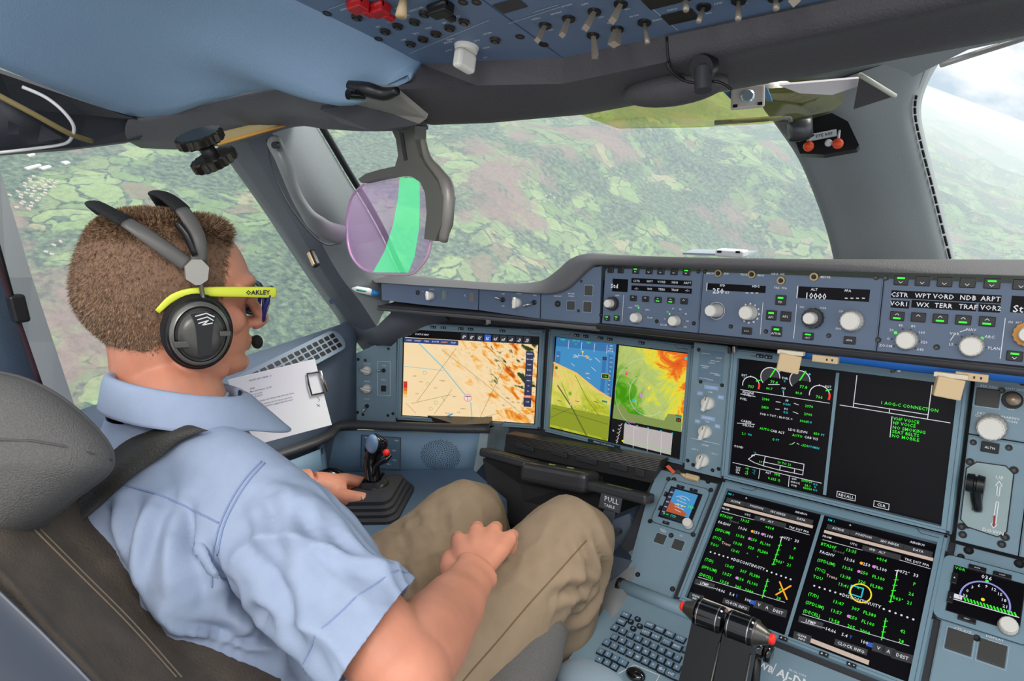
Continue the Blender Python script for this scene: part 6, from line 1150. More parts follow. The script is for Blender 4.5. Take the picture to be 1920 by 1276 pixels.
# clipboard papers
d = thing('clipboard', 'white printed sheets clipped together, leaning on the side wall by the chin', 'clipboard')
ca, cb2, cc_, cd_ = at(428, 712, 1.06), at(590, 673, 1.20), at(623, 796, 1.24), at(470, 836, 1.10)
CF = Fr((ca + cb2 + cc_ + cd_) / 4, cb2 - ca, ca - cd_)
pl = [CF.loc(p)[:2] for p in (cd_, cc_, cb2, ca)]; mb = MB(); mb.prism([tuple(p) for p in pl], -.003, 0, mat('paper_white', (236, 236, 240), .8), T=CF.M()); ink = mat('ink_grey', (110, 112, 128), .8)
tb_ = MB(); cz = lambda X, Y: CF.hit(440 + X / 3, 380 + Y / 3)
for i, (X, Y, s_) in enumerate(((80, 1000, 'FLIGHT TEST ORDER  12'), (85, 1045, 'Crew'), (85, 1062, 'Mass and balance  CG 28'), (85, 1080, 'Fuel on board'), (85, 1095, 'Altitude FL100'), (85, 1125, 'Check the display units during climb and note results'), (110, 1140, 'Record all cautions and the time at each level'), (110, 1155, 'Repeat with autopilot engaged then disconnect'), (150, 1205, 'CONDITIONS'), (120, 1225, 'Speed 250 kt'), (120, 1240, 'Config clean'))):
    x, y = cz(X, Y); x2, y2 = cz(X + 60, Y - 14); tb_.text(s_, x, y, .0026, ink, .0006, 'l', rot=math.atan2(y2 - y, x2 - x), bold=1 if s_ in ('Crew', 'CONDITIONS') else 0)
bi = mat('ink_blue', (90, 100, 200), .8); tb_.line([cz(465, 1090), cz(478, 1108), cz(470, 1118)], .0008, bi); tb_.line([cz(460, 1130), cz(480, 1145)], .0008, bi); tb_.line([cz(478, 1132), cz(462, 1146)], .0008, bi)
n0 = len(mb.v); mb.add([CF.P(*p) for p in tb_.v], tb_.f, ink); mb.build('paper_sheets', d)
mb = MB(); w_ = [CF.P(*cz(X, Y), .003) for X, Y in ((470, 950), (402, 960), (410, 1015), (428, 1080), (496, 1066))]; mb.tube(w_, .0016, dmetal, n=8); mb.tube([CF.P(*cz(475, 945), .002), CF.P(*cz(510, 1060), .002)], .004, metalm, n=8); mb.build('wire_clip', d)
mb = MB(); q = at(632, 752, 1.49); nn = -unit(ray(632, 752)); mb.lathe(q, nn, [(0, .019), (.006, .019), (.010, .016), (.006, .012), (.006, 0)], black, n=28); mb.lathe(q + nn * .006, nn, [(0, .008), (.004, .006), (.004, 0)], mat('brass'), n=12); mb.build('round_dial', label='small round black dial with a brass centre on the side wall', cat='dial')

# ================================================================ table stowage under the displays
TB = Fr(IL.P(.02, -.135, .05), (1, 0, 0), IL.u); th_ = lambda u, v, w=0: TB.hit(u, v, w)
mb = MB(); gm = mat('tray_dark', (50, 49, 48), .45)
d = thing('folding_table', 'stowed black folding table with ribbed edge and three padded handles', 'table')
a0, a1, a2_, a3 = [TB.P(*th_(*p)) for p in ((950, 812), (1240, 862), (1222, 905), (945, 845))]
mb.slab([a0, a1, a2_, a3], .03, gm, n=-TB.n)
for k_ in range(7): f_ = (k_ + .5) / 14; mb.tube([a0 * (1 - f_) + a3 * f_ - TB.n * -.001, a1 * (1 - f_) + a2_ * f_ + TB.n * .001], .0012, mat('rib_grey', (84, 82, 78), .4), n=6)
for u, v, w_, h_ in ((985, 838, .05, .010), (1050, 850, .04, .010), (1100, 862, .05, .011), (1160, 874, .04, .012), (1200, 885, .02, .014)): x, y = th_(u, v, .002); mb.box((x, y, .003), (w_, h_, .006), dark, bev=.0015, T=TB.M())
mb.build('ribbed_edge', d)
def pad(px, th, dy, lab, mt=gloss):
    P0 = [TB.P(*th_(*p, .05), .05) for p in px]; mb = MB(); mb.tube([P0[0], P0[1]], th, mt, n=4, ell=dy, up=(0, .35, 1), smooth=False); bm_ = mb
    mb.build('padded_handle', d, label=lab)
pm = mat('pad_black', (58, 58, 60), .3, coat=.2)
def bar2(c0, c1, hgt, dep, lab):
    a, b = TB.P(*th_(*c0, .06), .06), TB.P(*th_(*c1, .06), .06); L = np.linalg.norm(b - a); F_ = Fr((a + b) / 2, b - a, (0, .35, 1)); mb = MB(); mb.box((0, 0, 0), (L, hgt, dep), pm, bev=min(hgt, dep) * .28, T=F_.M(), seg=3)
    if dep > .05: 
        for sx_ in (-.022, .022): mb.box((sx_, hgt / 2 + .0004, -.004), (.014, .001, .004), mat('mark_yellow', (200, 195, 110), .6), T=F_.M())
    else: mb.box((0, hgt / 2 + .0003, 0), (L * .4, .0008, .004), mat('mark_olive', (110, 110, 60), .6), T=F_.M())
    mb.build('padded_handle', d, label=lab)
bar2((908, 846), (1004, 872), .018, .036, 'left thin black handle'); bar2((990, 882), (1112, 905), .040, .060, 'large centre black handle with yellow marks'); bar2((1105, 908), (1220, 936), .018, .036, 'right thin black handle')
# pull plate and pedal parts in the footwell
d = thing('pull_handle', 'grey plate lettered PULL hanging in the dark footwell', 'handle'); PF2 = Fr(at(1148, 945, 1.10), (1, 0, 0), (0, .2, .98)); p2_ = lambda u, v: PF2.hit(u, v)
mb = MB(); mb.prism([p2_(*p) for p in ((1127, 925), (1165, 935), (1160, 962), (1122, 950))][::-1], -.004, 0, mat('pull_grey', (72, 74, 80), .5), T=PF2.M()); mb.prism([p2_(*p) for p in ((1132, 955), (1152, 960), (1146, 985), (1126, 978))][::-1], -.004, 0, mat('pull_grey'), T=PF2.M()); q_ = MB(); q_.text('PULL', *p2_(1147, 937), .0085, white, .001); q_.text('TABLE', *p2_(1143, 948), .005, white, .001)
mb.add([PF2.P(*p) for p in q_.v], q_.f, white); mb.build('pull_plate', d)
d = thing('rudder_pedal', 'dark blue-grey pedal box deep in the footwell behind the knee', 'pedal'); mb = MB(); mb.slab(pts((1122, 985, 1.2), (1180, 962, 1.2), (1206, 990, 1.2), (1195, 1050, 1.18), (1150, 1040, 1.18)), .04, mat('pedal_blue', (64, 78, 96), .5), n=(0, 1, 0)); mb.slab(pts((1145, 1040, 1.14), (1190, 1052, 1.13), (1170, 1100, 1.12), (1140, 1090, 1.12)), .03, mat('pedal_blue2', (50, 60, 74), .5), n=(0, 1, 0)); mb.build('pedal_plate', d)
mb = MB(); q = at(1156, 999, 1.18); mb.cyl(q + V((0, .01, 0)), q - unit(ray(1156, 999)) * .01, .006, metalm, n=14); mb.build('bolt', d); mb = MB(); q = at(1146, 992, 1.17); mb.box(q, (.008, .004, .016), mat('sticker_blue', (70, 160, 210), .5)); mb.build('blue_tab', d)
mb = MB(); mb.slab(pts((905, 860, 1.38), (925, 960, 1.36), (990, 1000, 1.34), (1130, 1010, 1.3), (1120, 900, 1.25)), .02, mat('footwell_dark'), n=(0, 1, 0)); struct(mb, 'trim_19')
# ================================================================ pilot
from mathutils.bvhtree import BVHTree
def fuse(mb, voxel, it=2, fac=.5):
    """weld overlapping closed forms into one continuous skin"""
    o = mb.build('fuse'); md = o.modifiers.new('r', 'REMESH'); md.mode = 'VOXEL'; md.voxel_size = voxel; md.adaptivity = 0
    if it: sm_ = o.modifiers.new('s', 'SMOOTH'); sm_.iterations = it; sm_.factor = fac
    dg = bpy.context.evaluated_depsgraph_get(); dg.update(); me = bpy.data.meshes.new_from_object(o.evaluated_get(dg)); old = o.data
    bpy.data.objects.remove(o); bpy.data.meshes.remove(old); me.polygons.foreach_set('use_smooth', [True] * len(me.polygons)); me.materials.clear(); return me
def verts(me): a = np.empty(len(me.vertices) * 3); me.vertices.foreach_get('co', a); return a.reshape(-1, 3)
def norms(me): a = np.empty(len(me.vertices) * 3); me.vertex_normals.foreach_get('vector', a); return a.reshape(-1, 3)
def setv(me, a): me.vertices.foreach_set('co', np.asarray(a).ravel()); me.update()
def n3(p, s=0):
    i = np.floor(p).astype(int); f = p - i; f = f * f * (3 - 2 * f); out = 0
    for a in (0, 1):
        for b in (0, 1):
            for c in (0, 1):
                q = np.sin((i[:, 0] + a) * 127.1 + (i[:, 1] + b) * 311.7 + (i[:, 2] + c) * 74.7 + s * 19.19) * 43758.5453; q = q - np.floor(q)
                out = out + q * (f[:, 0] if a else 1 - f[:, 0]) * (f[:, 1] if b else 1 - f[:, 1]) * (f[:, 2] if c else 1 - f[:, 2])
    return out
def folds(P, d, lam, s=0, stretch=6):
    """long creases running along direction d"""
    d = unit(d); a = unit(np.cross(d, (.3, .5, .8))); b = np.cross(d, a); q = np.stack([P @ d / (lam * stretch), P @ a / lam, P @ b / lam], 1); w_ = n3(q * .6 + 7, s + 5)[:, None] * .8
    v = n3(q + w_, s); return (1 - np.abs(2 * v - 1)) ** 2.6
def addobj(name, me, mats, parent, **k):
    for m_ in mats: me.materials.append(m_)
    o = bpy.data.objects.new(name, me); sc.collection.objects.link(o); o.parent = parent; tag(o, **k); return o
def cut(me, co, no):
    bm = bmesh.new(); bm.from_mesh(me); bmesh.ops.bisect_plane(bm, geom=bm.verts[:] + bm.edges[:] + bm.faces[:], plane_co=co, plane_no=no, clear_outer=True); bm.to_mesh(me); bm.free(); me.update()
def bvh(me):
    return BVHTree.FromPolygons([v.co[:] for v in me.vertices], [list(p.vertices) for p in me.polygons])
def snap(tree, u, v, off=.0006, dflt=.8):
    d_ = unit(ray(u, v)); h = tree.ray_cast(Vector(CC), Vector(d_))
    if h[0] is None: return at(u, v, dflt)
    n_ = V(h[1]); n_ = n_ if n_ @ d_ < 0 else -n_; return V(h[0]) + n_ * off

skin = mat('skin', (206, 138, 110), .5, sss=.12, bump=.12, bscale=900, vary=.08, vscale=30)
person = thing('person', 'man seated in a pale blue short-sleeved shirt and khaki trousers, seen in profile', 'person', Matrix.Translation(Vector((-.53, -.78, .42))))
PI_ = person.matrix_world.inverted()
# head frame
Hc = at(300, 560, .80); psi = math.radians(15); HFw = unit((math.sin(psi), math.cos(psi), -.15)); HRt = unit((math.cos(psi), -math.sin(psi), 0)); HUp = np.cross(HRt, HFw)
def H(f, s_, z): return Hc + HFw * f + HRt * s_ + HUp * z
prof = [(.104, .004, -.012, .006), (.101, .030, -.034, .030), (.094, .054, -.052, .047), (.081, .077, -.068, .060), (.058, .094, -.081, .069), (.032, .1035, -.088, .0735), (.015, .1060, -.0895, .074), (.000, .099, -.088, .0725), (-.012, .0975, -.085, .071), (-.030, .101, -.075, .067), (-.045, .102, -.062, .063), (-.058, .100, -.052, .060), (-.070, .096, -.048, .056), (-.083, .098, -.030, .049), (-.092, .094, -.005, .040), (-.098, .082, .020, .026), (-.100, .065, .045, .008)]
def ringpt(f0, b0, w_, th): # th 0 = front
    c_, s_ = math.cos(th), math.sin(th); cx = (f0 + b0) / 2; a = (f0 - b0) / 2; e_ = 2 / 2.15
    return cx + a * math.copysign(abs(c_) ** e_, c_), w_ * math.copysign(abs(s_) ** e_, s_)
PR = resample([V((a, b, c_)) for a, b, c_, d_ in prof], [d_ for *_, d_ in prof], [1] * len(prof), 4)
HR = [(p[0], p[1], p[2], r_) for p, r_ in zip(PR[0], PR[1])]
def headmesh(mb, m, off=0):
    n = 64; rows = []
    for z_, f0, b0, w_ in HR:
        rows.append([H(*[q + 0 for q in ringpt(f0 + off, b0 - off, w_ + off, 2 * math.pi * j / n)], z_) if 0 else H(ringpt(f0 + off, b0 - off, w_ + off, 2 * math.pi * j / n)[0], ringpt(f0 + off, b0 - off, w_ + off, 2 * math.pi * j / n)[1], z_) for j in range(n)])
    vs = [p for r_ in rows for p in r_]; fs = [[i * n + j, i * n + (j + 1) % n, (i + 1) * n + (j + 1) % n, (i + 1) * n + j] for i in range(len(rows) - 1) for j in range(n)]
    fs += [list(range(n))[::-1], [(len(rows) - 1) * n + j for j in range(n)]]; mb.add(vs, fs, m, True)
mb = MB(); headmesh(mb, skin)
hb3 = lambda c_, r_, sc_=(1, 1, 1): mb.ball((0, 0, 0), r_, skin, sc=sc_, T=Matrix([[HRt[i], HFw[i], HUp[i], H(*c_)[i]] for i in range(3)] + [[0, 0, 0, 1]]))
mb.tube([H(.094, 0, .020), H(.1035, 0, .004), H(.112, 0, -.012), H(.1205, 0, -.0265), H(.107, 0, -.037)], [.006, .0065, .0075, .0096, .007], skin, n=12, fine=3)
for s_ in (-1, 1):
    hb3((.109, s_ * .0115, -.030), .0082, (.9, 1.2, .85)); mb.tube([H(.100, s_ * .006, .024), H(.096, s_ * .034, .026), H(.078, s_ * .056, .018)], [.009, .0088, .006], skin, n=10, fine=3)
    hb3((.070, s_ * .046, -.022), .020, (.8, 1, .9)); hb3((.026, s_ * .072, -.020), .018, (.35, .8, 1.4)); hb3((.084, s_ * .031, .004), .012, (1, .8, .9))
mb.tube([H(.090, -.024, -.056), H(.1015, 0, -.0535), H(.090, .024, -.056)], [.004, .0068, .004], skin, n=10, fine=4); mb.tube([H(.088, -.021, -.060), H(.1000, 0, -.0625), H(.088, .021, -.060)], [.004, .0068, .004], skin, n=10, fine=4)
hb3((.086, 0, -.084), .0175, (1.2, 1, .8))
for s_ in (-1, 1): mb.tube([H(.012, s_ * .062, -.045), H(.030, s_ * .056, -.072), H(.065, s_ * .036, -.086)], [.012, .013, .012], skin, n=12, fine=3)
NB = at(335, 775, .80)
mb.tube([H(-.006, 0, -.015), H(-.002, 0, -.06), H(.006, 0, -.10) + V((0, -.004, 0)), NB + V((0, .0, .0)), NB + V((0, -.01, -.06))], [.052, .056, .058, .062, .055], skin, n=24, fine=4, ell=[1.02, 1, .98, .95, .9], up=HRt)
# arms
Rsh = at(505, 960, .70); Rel = at(762, 1262, .605); Rwr = at(888, 1078, .80)
Lsh = V((-.765, -.70, .94)); Lel = V((-.88, -.58, .74))
stk = np.dot(k0 - CC, CR[:, 2]); Lh = lambda u, v, d_=0: at(u, v, stk + d_)
Lwr = Lh(585, 905, -.03)
def mix(a, b, t_): return a * (1 - t_) + b * t_
fup = unit(np.cross(Rwr - Rel, ray(850, 1100)))
mb.tube([Rsh, mix(Rsh, Rel, .5), mix(Rsh, Rel, .8), Rel], [.048, .044, .042, .041], skin, n=24, fine=4)
mb.ball(Rel, .0425, skin, n=28)
mb.tube([Rel, mix(Rel, Rwr, .25) + V((0, 0, .003)), mix(Rel, Rwr, .6), mix(Rel, Rwr, .85), Rwr, mix(Rel, Rwr, 1.08)], [.041, .043, .0365, .029, .0275, .030], skin, n=24, fine=4, ell=[1, .95, .9, .8, .72, .62], up=fup)
mb.tube([Lsh, mix(Lsh, Lel, .5), Lel, mix(Lel, Lwr, .3), mix(Lel, Lwr, .75), Lwr], [.050, .046, .042, .042, .032, .028], skin, n=20, fine=3)
# right hand resting on the thigh
W0 = Rwr; kn = [at(862, 1012, .875), at(893, 994, .895), at(925, 992, .905), at(955, 1004, .90)]; hn = unit(np.cross(kn[3] - kn[0], kn[1] - W0)); hn = hn if hn[2] > 0 else -hn
for k_ in range(4):
    b_ = mix(W0, kn[k_], .12); mb.tube([b_ - hn * .004, mix(W0, kn[k_], .6) - hn * .003, kn[k_] - hn * .004], [.0150, .0155, .0118], skin, n=14, fine=3, ell=.95)
mb.tube([mix(kn[0], W0, .35) - hn * .008, mix(kn[3], W0, .35) - hn * .008], .012, skin, n=12); mb.tube([mix(kn[0], W0, .7) - hn * .008, mix(kn[3], W0, .7) - hn * .008], .012, skin, n=12)
fd = unit(mix(kn[1], kn[2], .5) - W0)
for k_ in range(4):
    L1, L2, L3 = ((.040, .024, .018), (.044, .027, .019), (.041, .026, .018), (.031, .020, .016))[k_]; sp_ = unit(kn[k_] - W0) * .5 + fd * .5
    p1 = kn[k_] + unit(sp_ * .80 - hn * .42) * L1; p2 = p1 + unit(sp_ * .35 - hn * .85) * L2; p3 = p2 + unit(sp_ * .05 - hn * 1.0) * L3; r_ = (.0098, .0100, .0096, .0084)[k_]
    mb.tube([kn[k_] - hn * .003, mix(kn[k_], p1, .5), p1, mix(p1, p2, .5), p2, p3], [r_ * 1.18, r_ * .98, r_ * 1.05, r_ * .92, r_ * .94, r_ * .72], skin, n=14, fine=3)
t0 = mix(W0, kn[0], .15) - hn * .010; t1 = at(846, 1062, .825) - hn * .006; t2 = at(843, 1036, .85) - hn * .010; t3 = at(852, 1014, .875) - hn * .020
mb.tube([t0, t1, t2, t3], [.014, .0135, .0108, .0085], skin, n=14, fine=4)
# left hand closed round the foot of the stick
Pm = Lh(622, 915, -.01); mb.tube([Lwr, mix(Lwr, Pm, .6), Pm, Lh(648, 914, 0)], [.028, .034, .037, .027], skin, n=16, fine=3, ell=.8)
mb.tube([Lh(618, 925, -.025), Lh(640, 931, -.035), Lh(664, 934, -.038), Lh(686, 936, -.036)], [.020, .0170, .0150, .0130], skin, n=14, fine=4)
for k_, (y0, dd, ex) in enumerate(((899, .002, 0), (906, .012, 3), (916, .018, 2), (926, .020, -2))):
    mb.tube([Lh(622, y0 + 4, dd - .008), Lh(645, y0 - 1, dd), Lh(672 + ex, y0 + 3, dd + .004), Lh(690 + ex, y0 + 7, dd + .016), Lh(704, y0 + 9, dd + .024)], [.0140, .0128, .0115, .0105, .0085], skin, n=14, fine=3)
# inner trunk and legs so that the body is one piece
Hr, Hl = V((-.43, -.80, .47)), V((-.64, -.78, .47)); Kr = at(1068, 1010, 1.03); Kl = at(872, 968, 1.18); Ar = at(1030, 1330, 1.13); Al = at(960, 1180, 1.32)
mb.tube([NB + V((0, -.01, -.04)), V((-.55, -.765, .85)), V((-.535, -.785, .65)), V((-.53, -.79, .47))], [.05, .11, .11, .12], skin, n=20, fine=3, ell=.6, up=(1, 0, 0))
mb.tube([Lsh + V((.02, 0, 0)), V((-.555, -.745, .93)), Rsh + V((-.02, 0, 0))], [.045, .07, .045], skin, n=16, fine=3)
for h_, k_, a_ in ((Hr, Kr, Ar), (Hl, Kl, Al)): mb.tube([h_, mix(h_, k_, .5), k_, mix(k_, a_, .5), a_], [.075, .065, .048, .045, .035], skin, n=16, fine=3)
bme = fuse(mb, .0026, 5, .5)
bodyo = addobj('body', bme, [skin], person); bodyo.matrix_parent_inverse = PI_; BT = bvh(bme)
# lips, ruddy cheeks stay in the skin; nails
def child(mb, name, **k): o = mb.build(name, person, **k); o.matrix_parent_inverse = PI_; return o
mb = MB(); nm = mat('nail', (238, 180, 170), .3); mb.ball((0, 0, 0), .0062, nm, sc=(1.1, .3, .8), T=Matrix.Translation(Vector(Lh(679, 933, -.047))) @ Matrix.Rotation(-.3, 4, 'Z')); child(mb, 'thumb_nail', label='pale pink nail of the left thumb')

# hair
hairm = bpy.data.materials.new('hair'); hairm.use_nodes = True; t = hairm.node_tree; b = t.nodes['Principled BSDF']; b.inputs['Roughness'].default_value = .5; b.inputs['Specular IOR Level'].default_value = .35
tcx = N('ShaderNodeTexCoord'); nn_ = N('ShaderNodeTexNoise'); nn_.inputs['Scale'].default_value = 260; lk(tcx.outputs['Object'], nn_.inputs['Vector']); rr_ = N('ShaderNodeValToRGB'); lk(nn_.outputs['Fac'], rr_.inputs[0]); lk(rr_.outputs[0], b.inputs['Base Color'])
rr_.color_ramp.elements[0].position = .30; rr_.color_ramp.elements[0].color = (*lin((74, 54, 38)), 1); rr_.color_ramp.elements[1].position = .72; rr_.color_ramp.elements[1].color = (*lin((172, 138, 106)), 1)
def hairline(f): return np.interp(f, [-.2, -.045, -.02, .004, .012, .034, .058, .070, .078, .2], [-.088, -.086, -.060, -.045, -.03, -.010, .006, .060, .088, .088])
hv = []; hf = []; mb = MB(); n = 96; sh = []; ids = {}
for i, (z_, f0, b0, w_) in enumerate(HR):
    for j in range(n):
        f_, s_ = ringpt(f0 + .002, b0 - .002, w_ + .002, 2 * math.pi * j / n); sh.append((f_, s_, z_))
fs = []
for i in range(len(HR) - 1):
    for j in range(n):
        q = [i * n + j, i * n + (j + 1) % n, (i + 1) * n + (j + 1) % n, (i + 1) * n + j]
        if all(sh[k][2] > hairline(sh[k][0]) + .004 for k in q): fs.append(q)
fs.append(list(range(n))[::-1])
mb.add([H(*p) for p in sh], fs, mat('scalp', (120, 90, 70), .7, vary=.15, vscale=120), True)
cnt = 0; zs = np.array([r_[0] for r_ in HR]); F0 = np.array([r_[1] for r_ in HR]); B0 = np.array([r_[2] for r_ in HR]); W_ = np.array([r_[3] for r_ in HR])
def srf(z_, th):
    z2 = -z_; f0, b0, w_ = (np.interp(z2, -zs, q) for q in (F0, B0, W_)); return (*ringpt(f0, b0, w_, th), z_)
vs = []; fs = []
NS = 46000
for k_ in range(NS):
    if k_ < NS * .34: z_ = .104 - .035 * rng.uniform() ** 1.1
    else: z_ = rng.uniform(-.088, .092)
    th = rng.uniform(0, 2 * math.pi); f_, s_, z_ = srf(z_, th)
    hl = hairline(f_)
    if z_ < hl + .008 * rng.uniform(-.6, 1): continue
    a = V(srf(z_, th)); e1 = V(srf(z_, th + .02)) - a; e2 = V(srf(z_ - .002, th)) - a; n_ = unit(np.cross(e1, e2)); ctr_ = V((0, 0, .02))
    if n_ @ (a - ctr_) < 0: n_ = -n_
    top = np.clip((z_ - .072) / .03, 0, 1); frt = np.clip((f_ - .035) / .04, 0, 1) * top; low = np.clip((.0 - z_) / .08, 0, 1)
    L_ = (.0068 * (1 - .5 * low) + .001 * top + .022 * frt) * rng.uniform(.7, 1.25)
    d_ = unit(n_ * (.50 + .5 * top) + V((-.15 + .75 * frt, 0, -.45 * (1 - top) + .45 * frt)) + rng.normal(0, .20, 3))
    w0 = .00050 + .0002 * top; sd = unit(np.cross(d_, n_ + V((.01, .02, .03)))) * w0; p0 = a; p1 = a + d_ * L_ * .55; p2 = a + d_ * L_ + V((.15 * frt, 0, -.12 * (1 - top))) * L_
    o_ = len(vs); vs += [p0 - sd, p0 + sd, p1 + sd * .8, p1 - sd * .8, p2]; fs += [[o_, o_ + 1, o_ + 2, o_ + 3], [o_ + 3, o_ + 2, o_ + 4]]
A3 = np.array(vs); A3 = Hc + A3[:, :1] * HFw + A3[:, 1:2] * HRt + A3[:, 2:3] * HUp
mb.add(A3.tolist(), fs, hairm); child(mb, 'hair', label='short cropped brown hair with a spiky quiff')

# shirt
shirtm = mat('shirt_cotton', (158, 172, 196), .8, bump=.35, bscale=1600, vary=.03, vscale=60)
mb = MB()
tor = [(NB + V((.004, -.004, .035)), .068, 1.0), (NB + V((.0, -.010, -.002)), .080, .95), (NB + V((0, -.015, -.035)), .115, .80), (V((-.555, -.755, .935)), .172, .66), (V((-.553, -.762, .89)), .192, .64), (V((-.548, -.768, .80)), .188, .68), (V((-.54, -.775, .70)), .180, .74), (V((-.535, -.78, .58)), .185, .78), (V((-.53, -.78, .46)), .190, .78)]
mb.tube([p for p, *_ in tor], [r_ for _, r_, _ in tor], shirtm, n=36, fine=4, ell=[e_ for *_, e_ in tor], up=(1, -.08, 0))
mb.tube([Lsh + V((.03, 0, -.0)), V((-.60, -.745, .965)), V((-.555, -.75, .965)), mix(V((-.555, -.75, .965)), Rsh, .6) + V((0, 0, .016)), Rsh + V((-.005, 0, .0))], [.068, .062, .062, .060, .060], shirtm, n=24, fine=4)
hemc = mix(Rsh, Rel, .79); ax_ = unit(Rel - Rsh); hcn = unit(np.cross(at(768, 1100, .65) - at(652, 1280, .61), ray(712, 1193))); hcn = hcn if hcn @ ax_ > 0 else -hcn; hcn = unit(hcn * .85 + ax_ * .2)
mb.tube([Rsh + V((-.03, .005, .0)), Rsh + ax_ * .03, mix(Rsh, hemc, .5), mix(Rsh, hemc, .85), hemc + ax_ * .09], [.060, .062, .060, .0575, .0575], shirtm, n=30, fine=4, ell=.95)
mb.tube([Lsh, mix(Lsh, Lel, .5), mix(Lsh, Lel, .95)], [.068, .068, .07], shirtm, n=20, fine=4)
sme = fuse(mb, .0036, 7, .6)
P = verts(sme); Nn = norms(sme); S0_ = bvh(sme)
def crease(P, tree, lines, dep, w_, d0=.8):
    out = np.zeros(len(P))
    for L_ in lines:
        q = np.array([snap(tree, p[0], p[1], 0, d0) for p in spline([(u, v, 0) for u, v in L_], 6)]); k = len(q); d = np.full(len(P), 9.); tt = np.zeros(len(P))
        for i in range(k):
            di = np.linalg.norm(P - q[i], axis=1); m_ = di < d; d[m_] = di[m_]; tt[m_] = i / (k - 1)
        fade = np.sin(np.pi * np.clip(tt * .9 + .05, 0, 1)) ** .6
        out += fade * (-dep * np.exp(-(d / w_) ** 2) + .75 * dep * np.exp(-((d - 2.1 * w_) / (1.1 * w_)) ** 2))
    return out
arm = np.clip(((P - Rsh) @ ax_) / .05, 0, 1) * (np.linalg.norm(np.cross(P - Rsh, ax_), axis=1) < .115); back = 1 - arm
amp = .030 * folds(P, (.35, .1, -1), .050, 1, 5) * np.clip((.99 - P[:, 2]) / .08, 0, 1) * back
amp += .018 * folds(P, (.9, .3, -.5), .035, 2, 6) * np.clip((.90 - P[:, 2]) / .05, 0, 1) * back
amp += .014 * folds(P, ax_ + V((.0, .5, .2)), .040, 3, 5) * arm + .004 * folds(P, ax_, .02, 6, 6) * arm
dap = np.linalg.norm(P - (Rsh + V((-.055, -.02, -.085))), axis=1); amp += .008 * folds(P - Rsh, (.1, .3, -1), .035, 9, 4) * np.exp(-(dap / .06) ** 2)
amp += crease(P, S0_, [[(318, 945), (300, 1000), (292, 1070), (312, 1140)], [(352, 955), (368, 1030), (388, 1105)], [(252, 930), (244, 1010), (262, 1090), (305, 1150)], [(186, 950), (204, 1030), (250, 1110)], [(300, 1150), (390, 1185), (480, 1230)], [(425, 1110), (480, 1130), (540, 1170)]], .010, .0085)
amp += crease(P, S0_, [[(460, 990), (505, 1070), (548, 1150), (570, 1215)], [(555, 940), (590, 1020), (640, 1090)], [(420, 1040), (450, 1100), (500, 1180)], [(600, 960), (650, 1040), (690, 1080)], [(500, 930), (520, 1000), (530, 1050)]], .0075, .0085)
P2 = P + Nn * (amp - .007)[:, None]; setv(sme, P2)
cut(sme, Vector(hemc), Vector(hcn))
cut(sme, Vector(NB + V((0, 0, .026))), Vector(unit((0, -.15, 1))))
shirt = addobj('shirt', sme, [shirtm], person, label='pale blue short-sleeved cotton shirt'); shirt.matrix_parent_inverse = PI_; ST = bvh(sme)
sm2 = shirt.modifiers.new('soft', 'SMOOTH'); sm2.iterations = 3; sm2.factor = .5
sol = shirt.modifiers.new('thick', 'SOLIDIFY'); sol.thickness = .002; sol.offset = -1
# collar: standing band folded over, higher at the nape
colm = shirtm
def collar():
    n = 40; rows = []; cF = unit(V((HFw[0] * .6, HFw[1], 0))); cR = V((cF[1], -cF[0], 0))
    for i in range(n + 1):
        th = math.radians(8 + 344 * i / n) + 0; c_, s_ = math.cos(th), math.sin(th)   # th = 0 at the throat
        bk = (1 - c_) / 2; base = NB + V((.010, .004, -.002)); up_ = .060 * bk + .006 * (1 - bk)
        r1, r2 = .066, .074; pin = base + cF * c_ * r1 * 1.02 + cR * s_ * r1 + UP * (up_ + .000); fold = base + cF * c_ * (r1 + .005) + cR * s_ * (r1 + .005) + UP * (up_ + .006)
        out = base + cF * c_ * (r2 + .012 + .012 * (1 - bk)) + cR * s_ * (r2 + .014) + UP * (up_ - .030 - .006 * (1 - bk)); 
        if c_ > .55: k_ = (c_ - .55) / .45; out = out + cF * .018 * k_ + cR * .012 * k_ * np.sign(s_) - UP * .018 * k_
        low = base + cF * c_ * (r1 + .004) + cR * s_ * (r1 + .004) + UP * (up_ - .035)
        rows.append([low, pin, fold, mix(fold, out, .15) + (unit(out - base) * .002), mix(fold, out, .6) + unit(out - base) * .001, out])
    return [spline(r_, 3) for r_ in rows]
mb = MB(); mb.grid(collar(), colm); co = child(mb, 'collar', label='turned-down shirt collar'); sl = co.modifiers.new('t', 'SOLIDIFY'); sl.thickness = .0022
# seams snapped on the cloth
stitch = mat('stitch_blue', (132, 150, 186), .8); mb = MB()
for L_ in ([(215, 905), (290, 925), (350, 950), (410, 980)], [(490, 865), (462, 895), (435, 935), (412, 985), (400, 1040), (398, 1100)], [(496, 868), (470, 897), (443, 937), (420, 985), (408, 1040)]):
    pp = spline([(u, v, 0) for u, v in L_], 10); mb = MB(); mb.tube([snap(ST, p[0], p[1], .0006) for p in pp], .0009, stitch, n=6); child(mb, 'seam')
mb = MB()
hr = []
for dd in (.022,):
    for i in range(40):
        th = 2 * math.pi * i / 39; e1 = unit(np.cross(ax_, (0, 0, 1))); e2 = np.cross(ax_, e1); o_ = hemc - hcn * dd; dr = e1 * math.cos(th) + e2 * math.sin(th)
        h_ = ST.ray_cast(Vector(o_ + dr * .2), Vector(-dr), .25)
        if h_[0] is not None: hr.append(V(h_[0]) + dr * .0002)
mb.tube(hr, .0008, stitch, n=6, cap=False); child(mb, 'sleeve_hem')
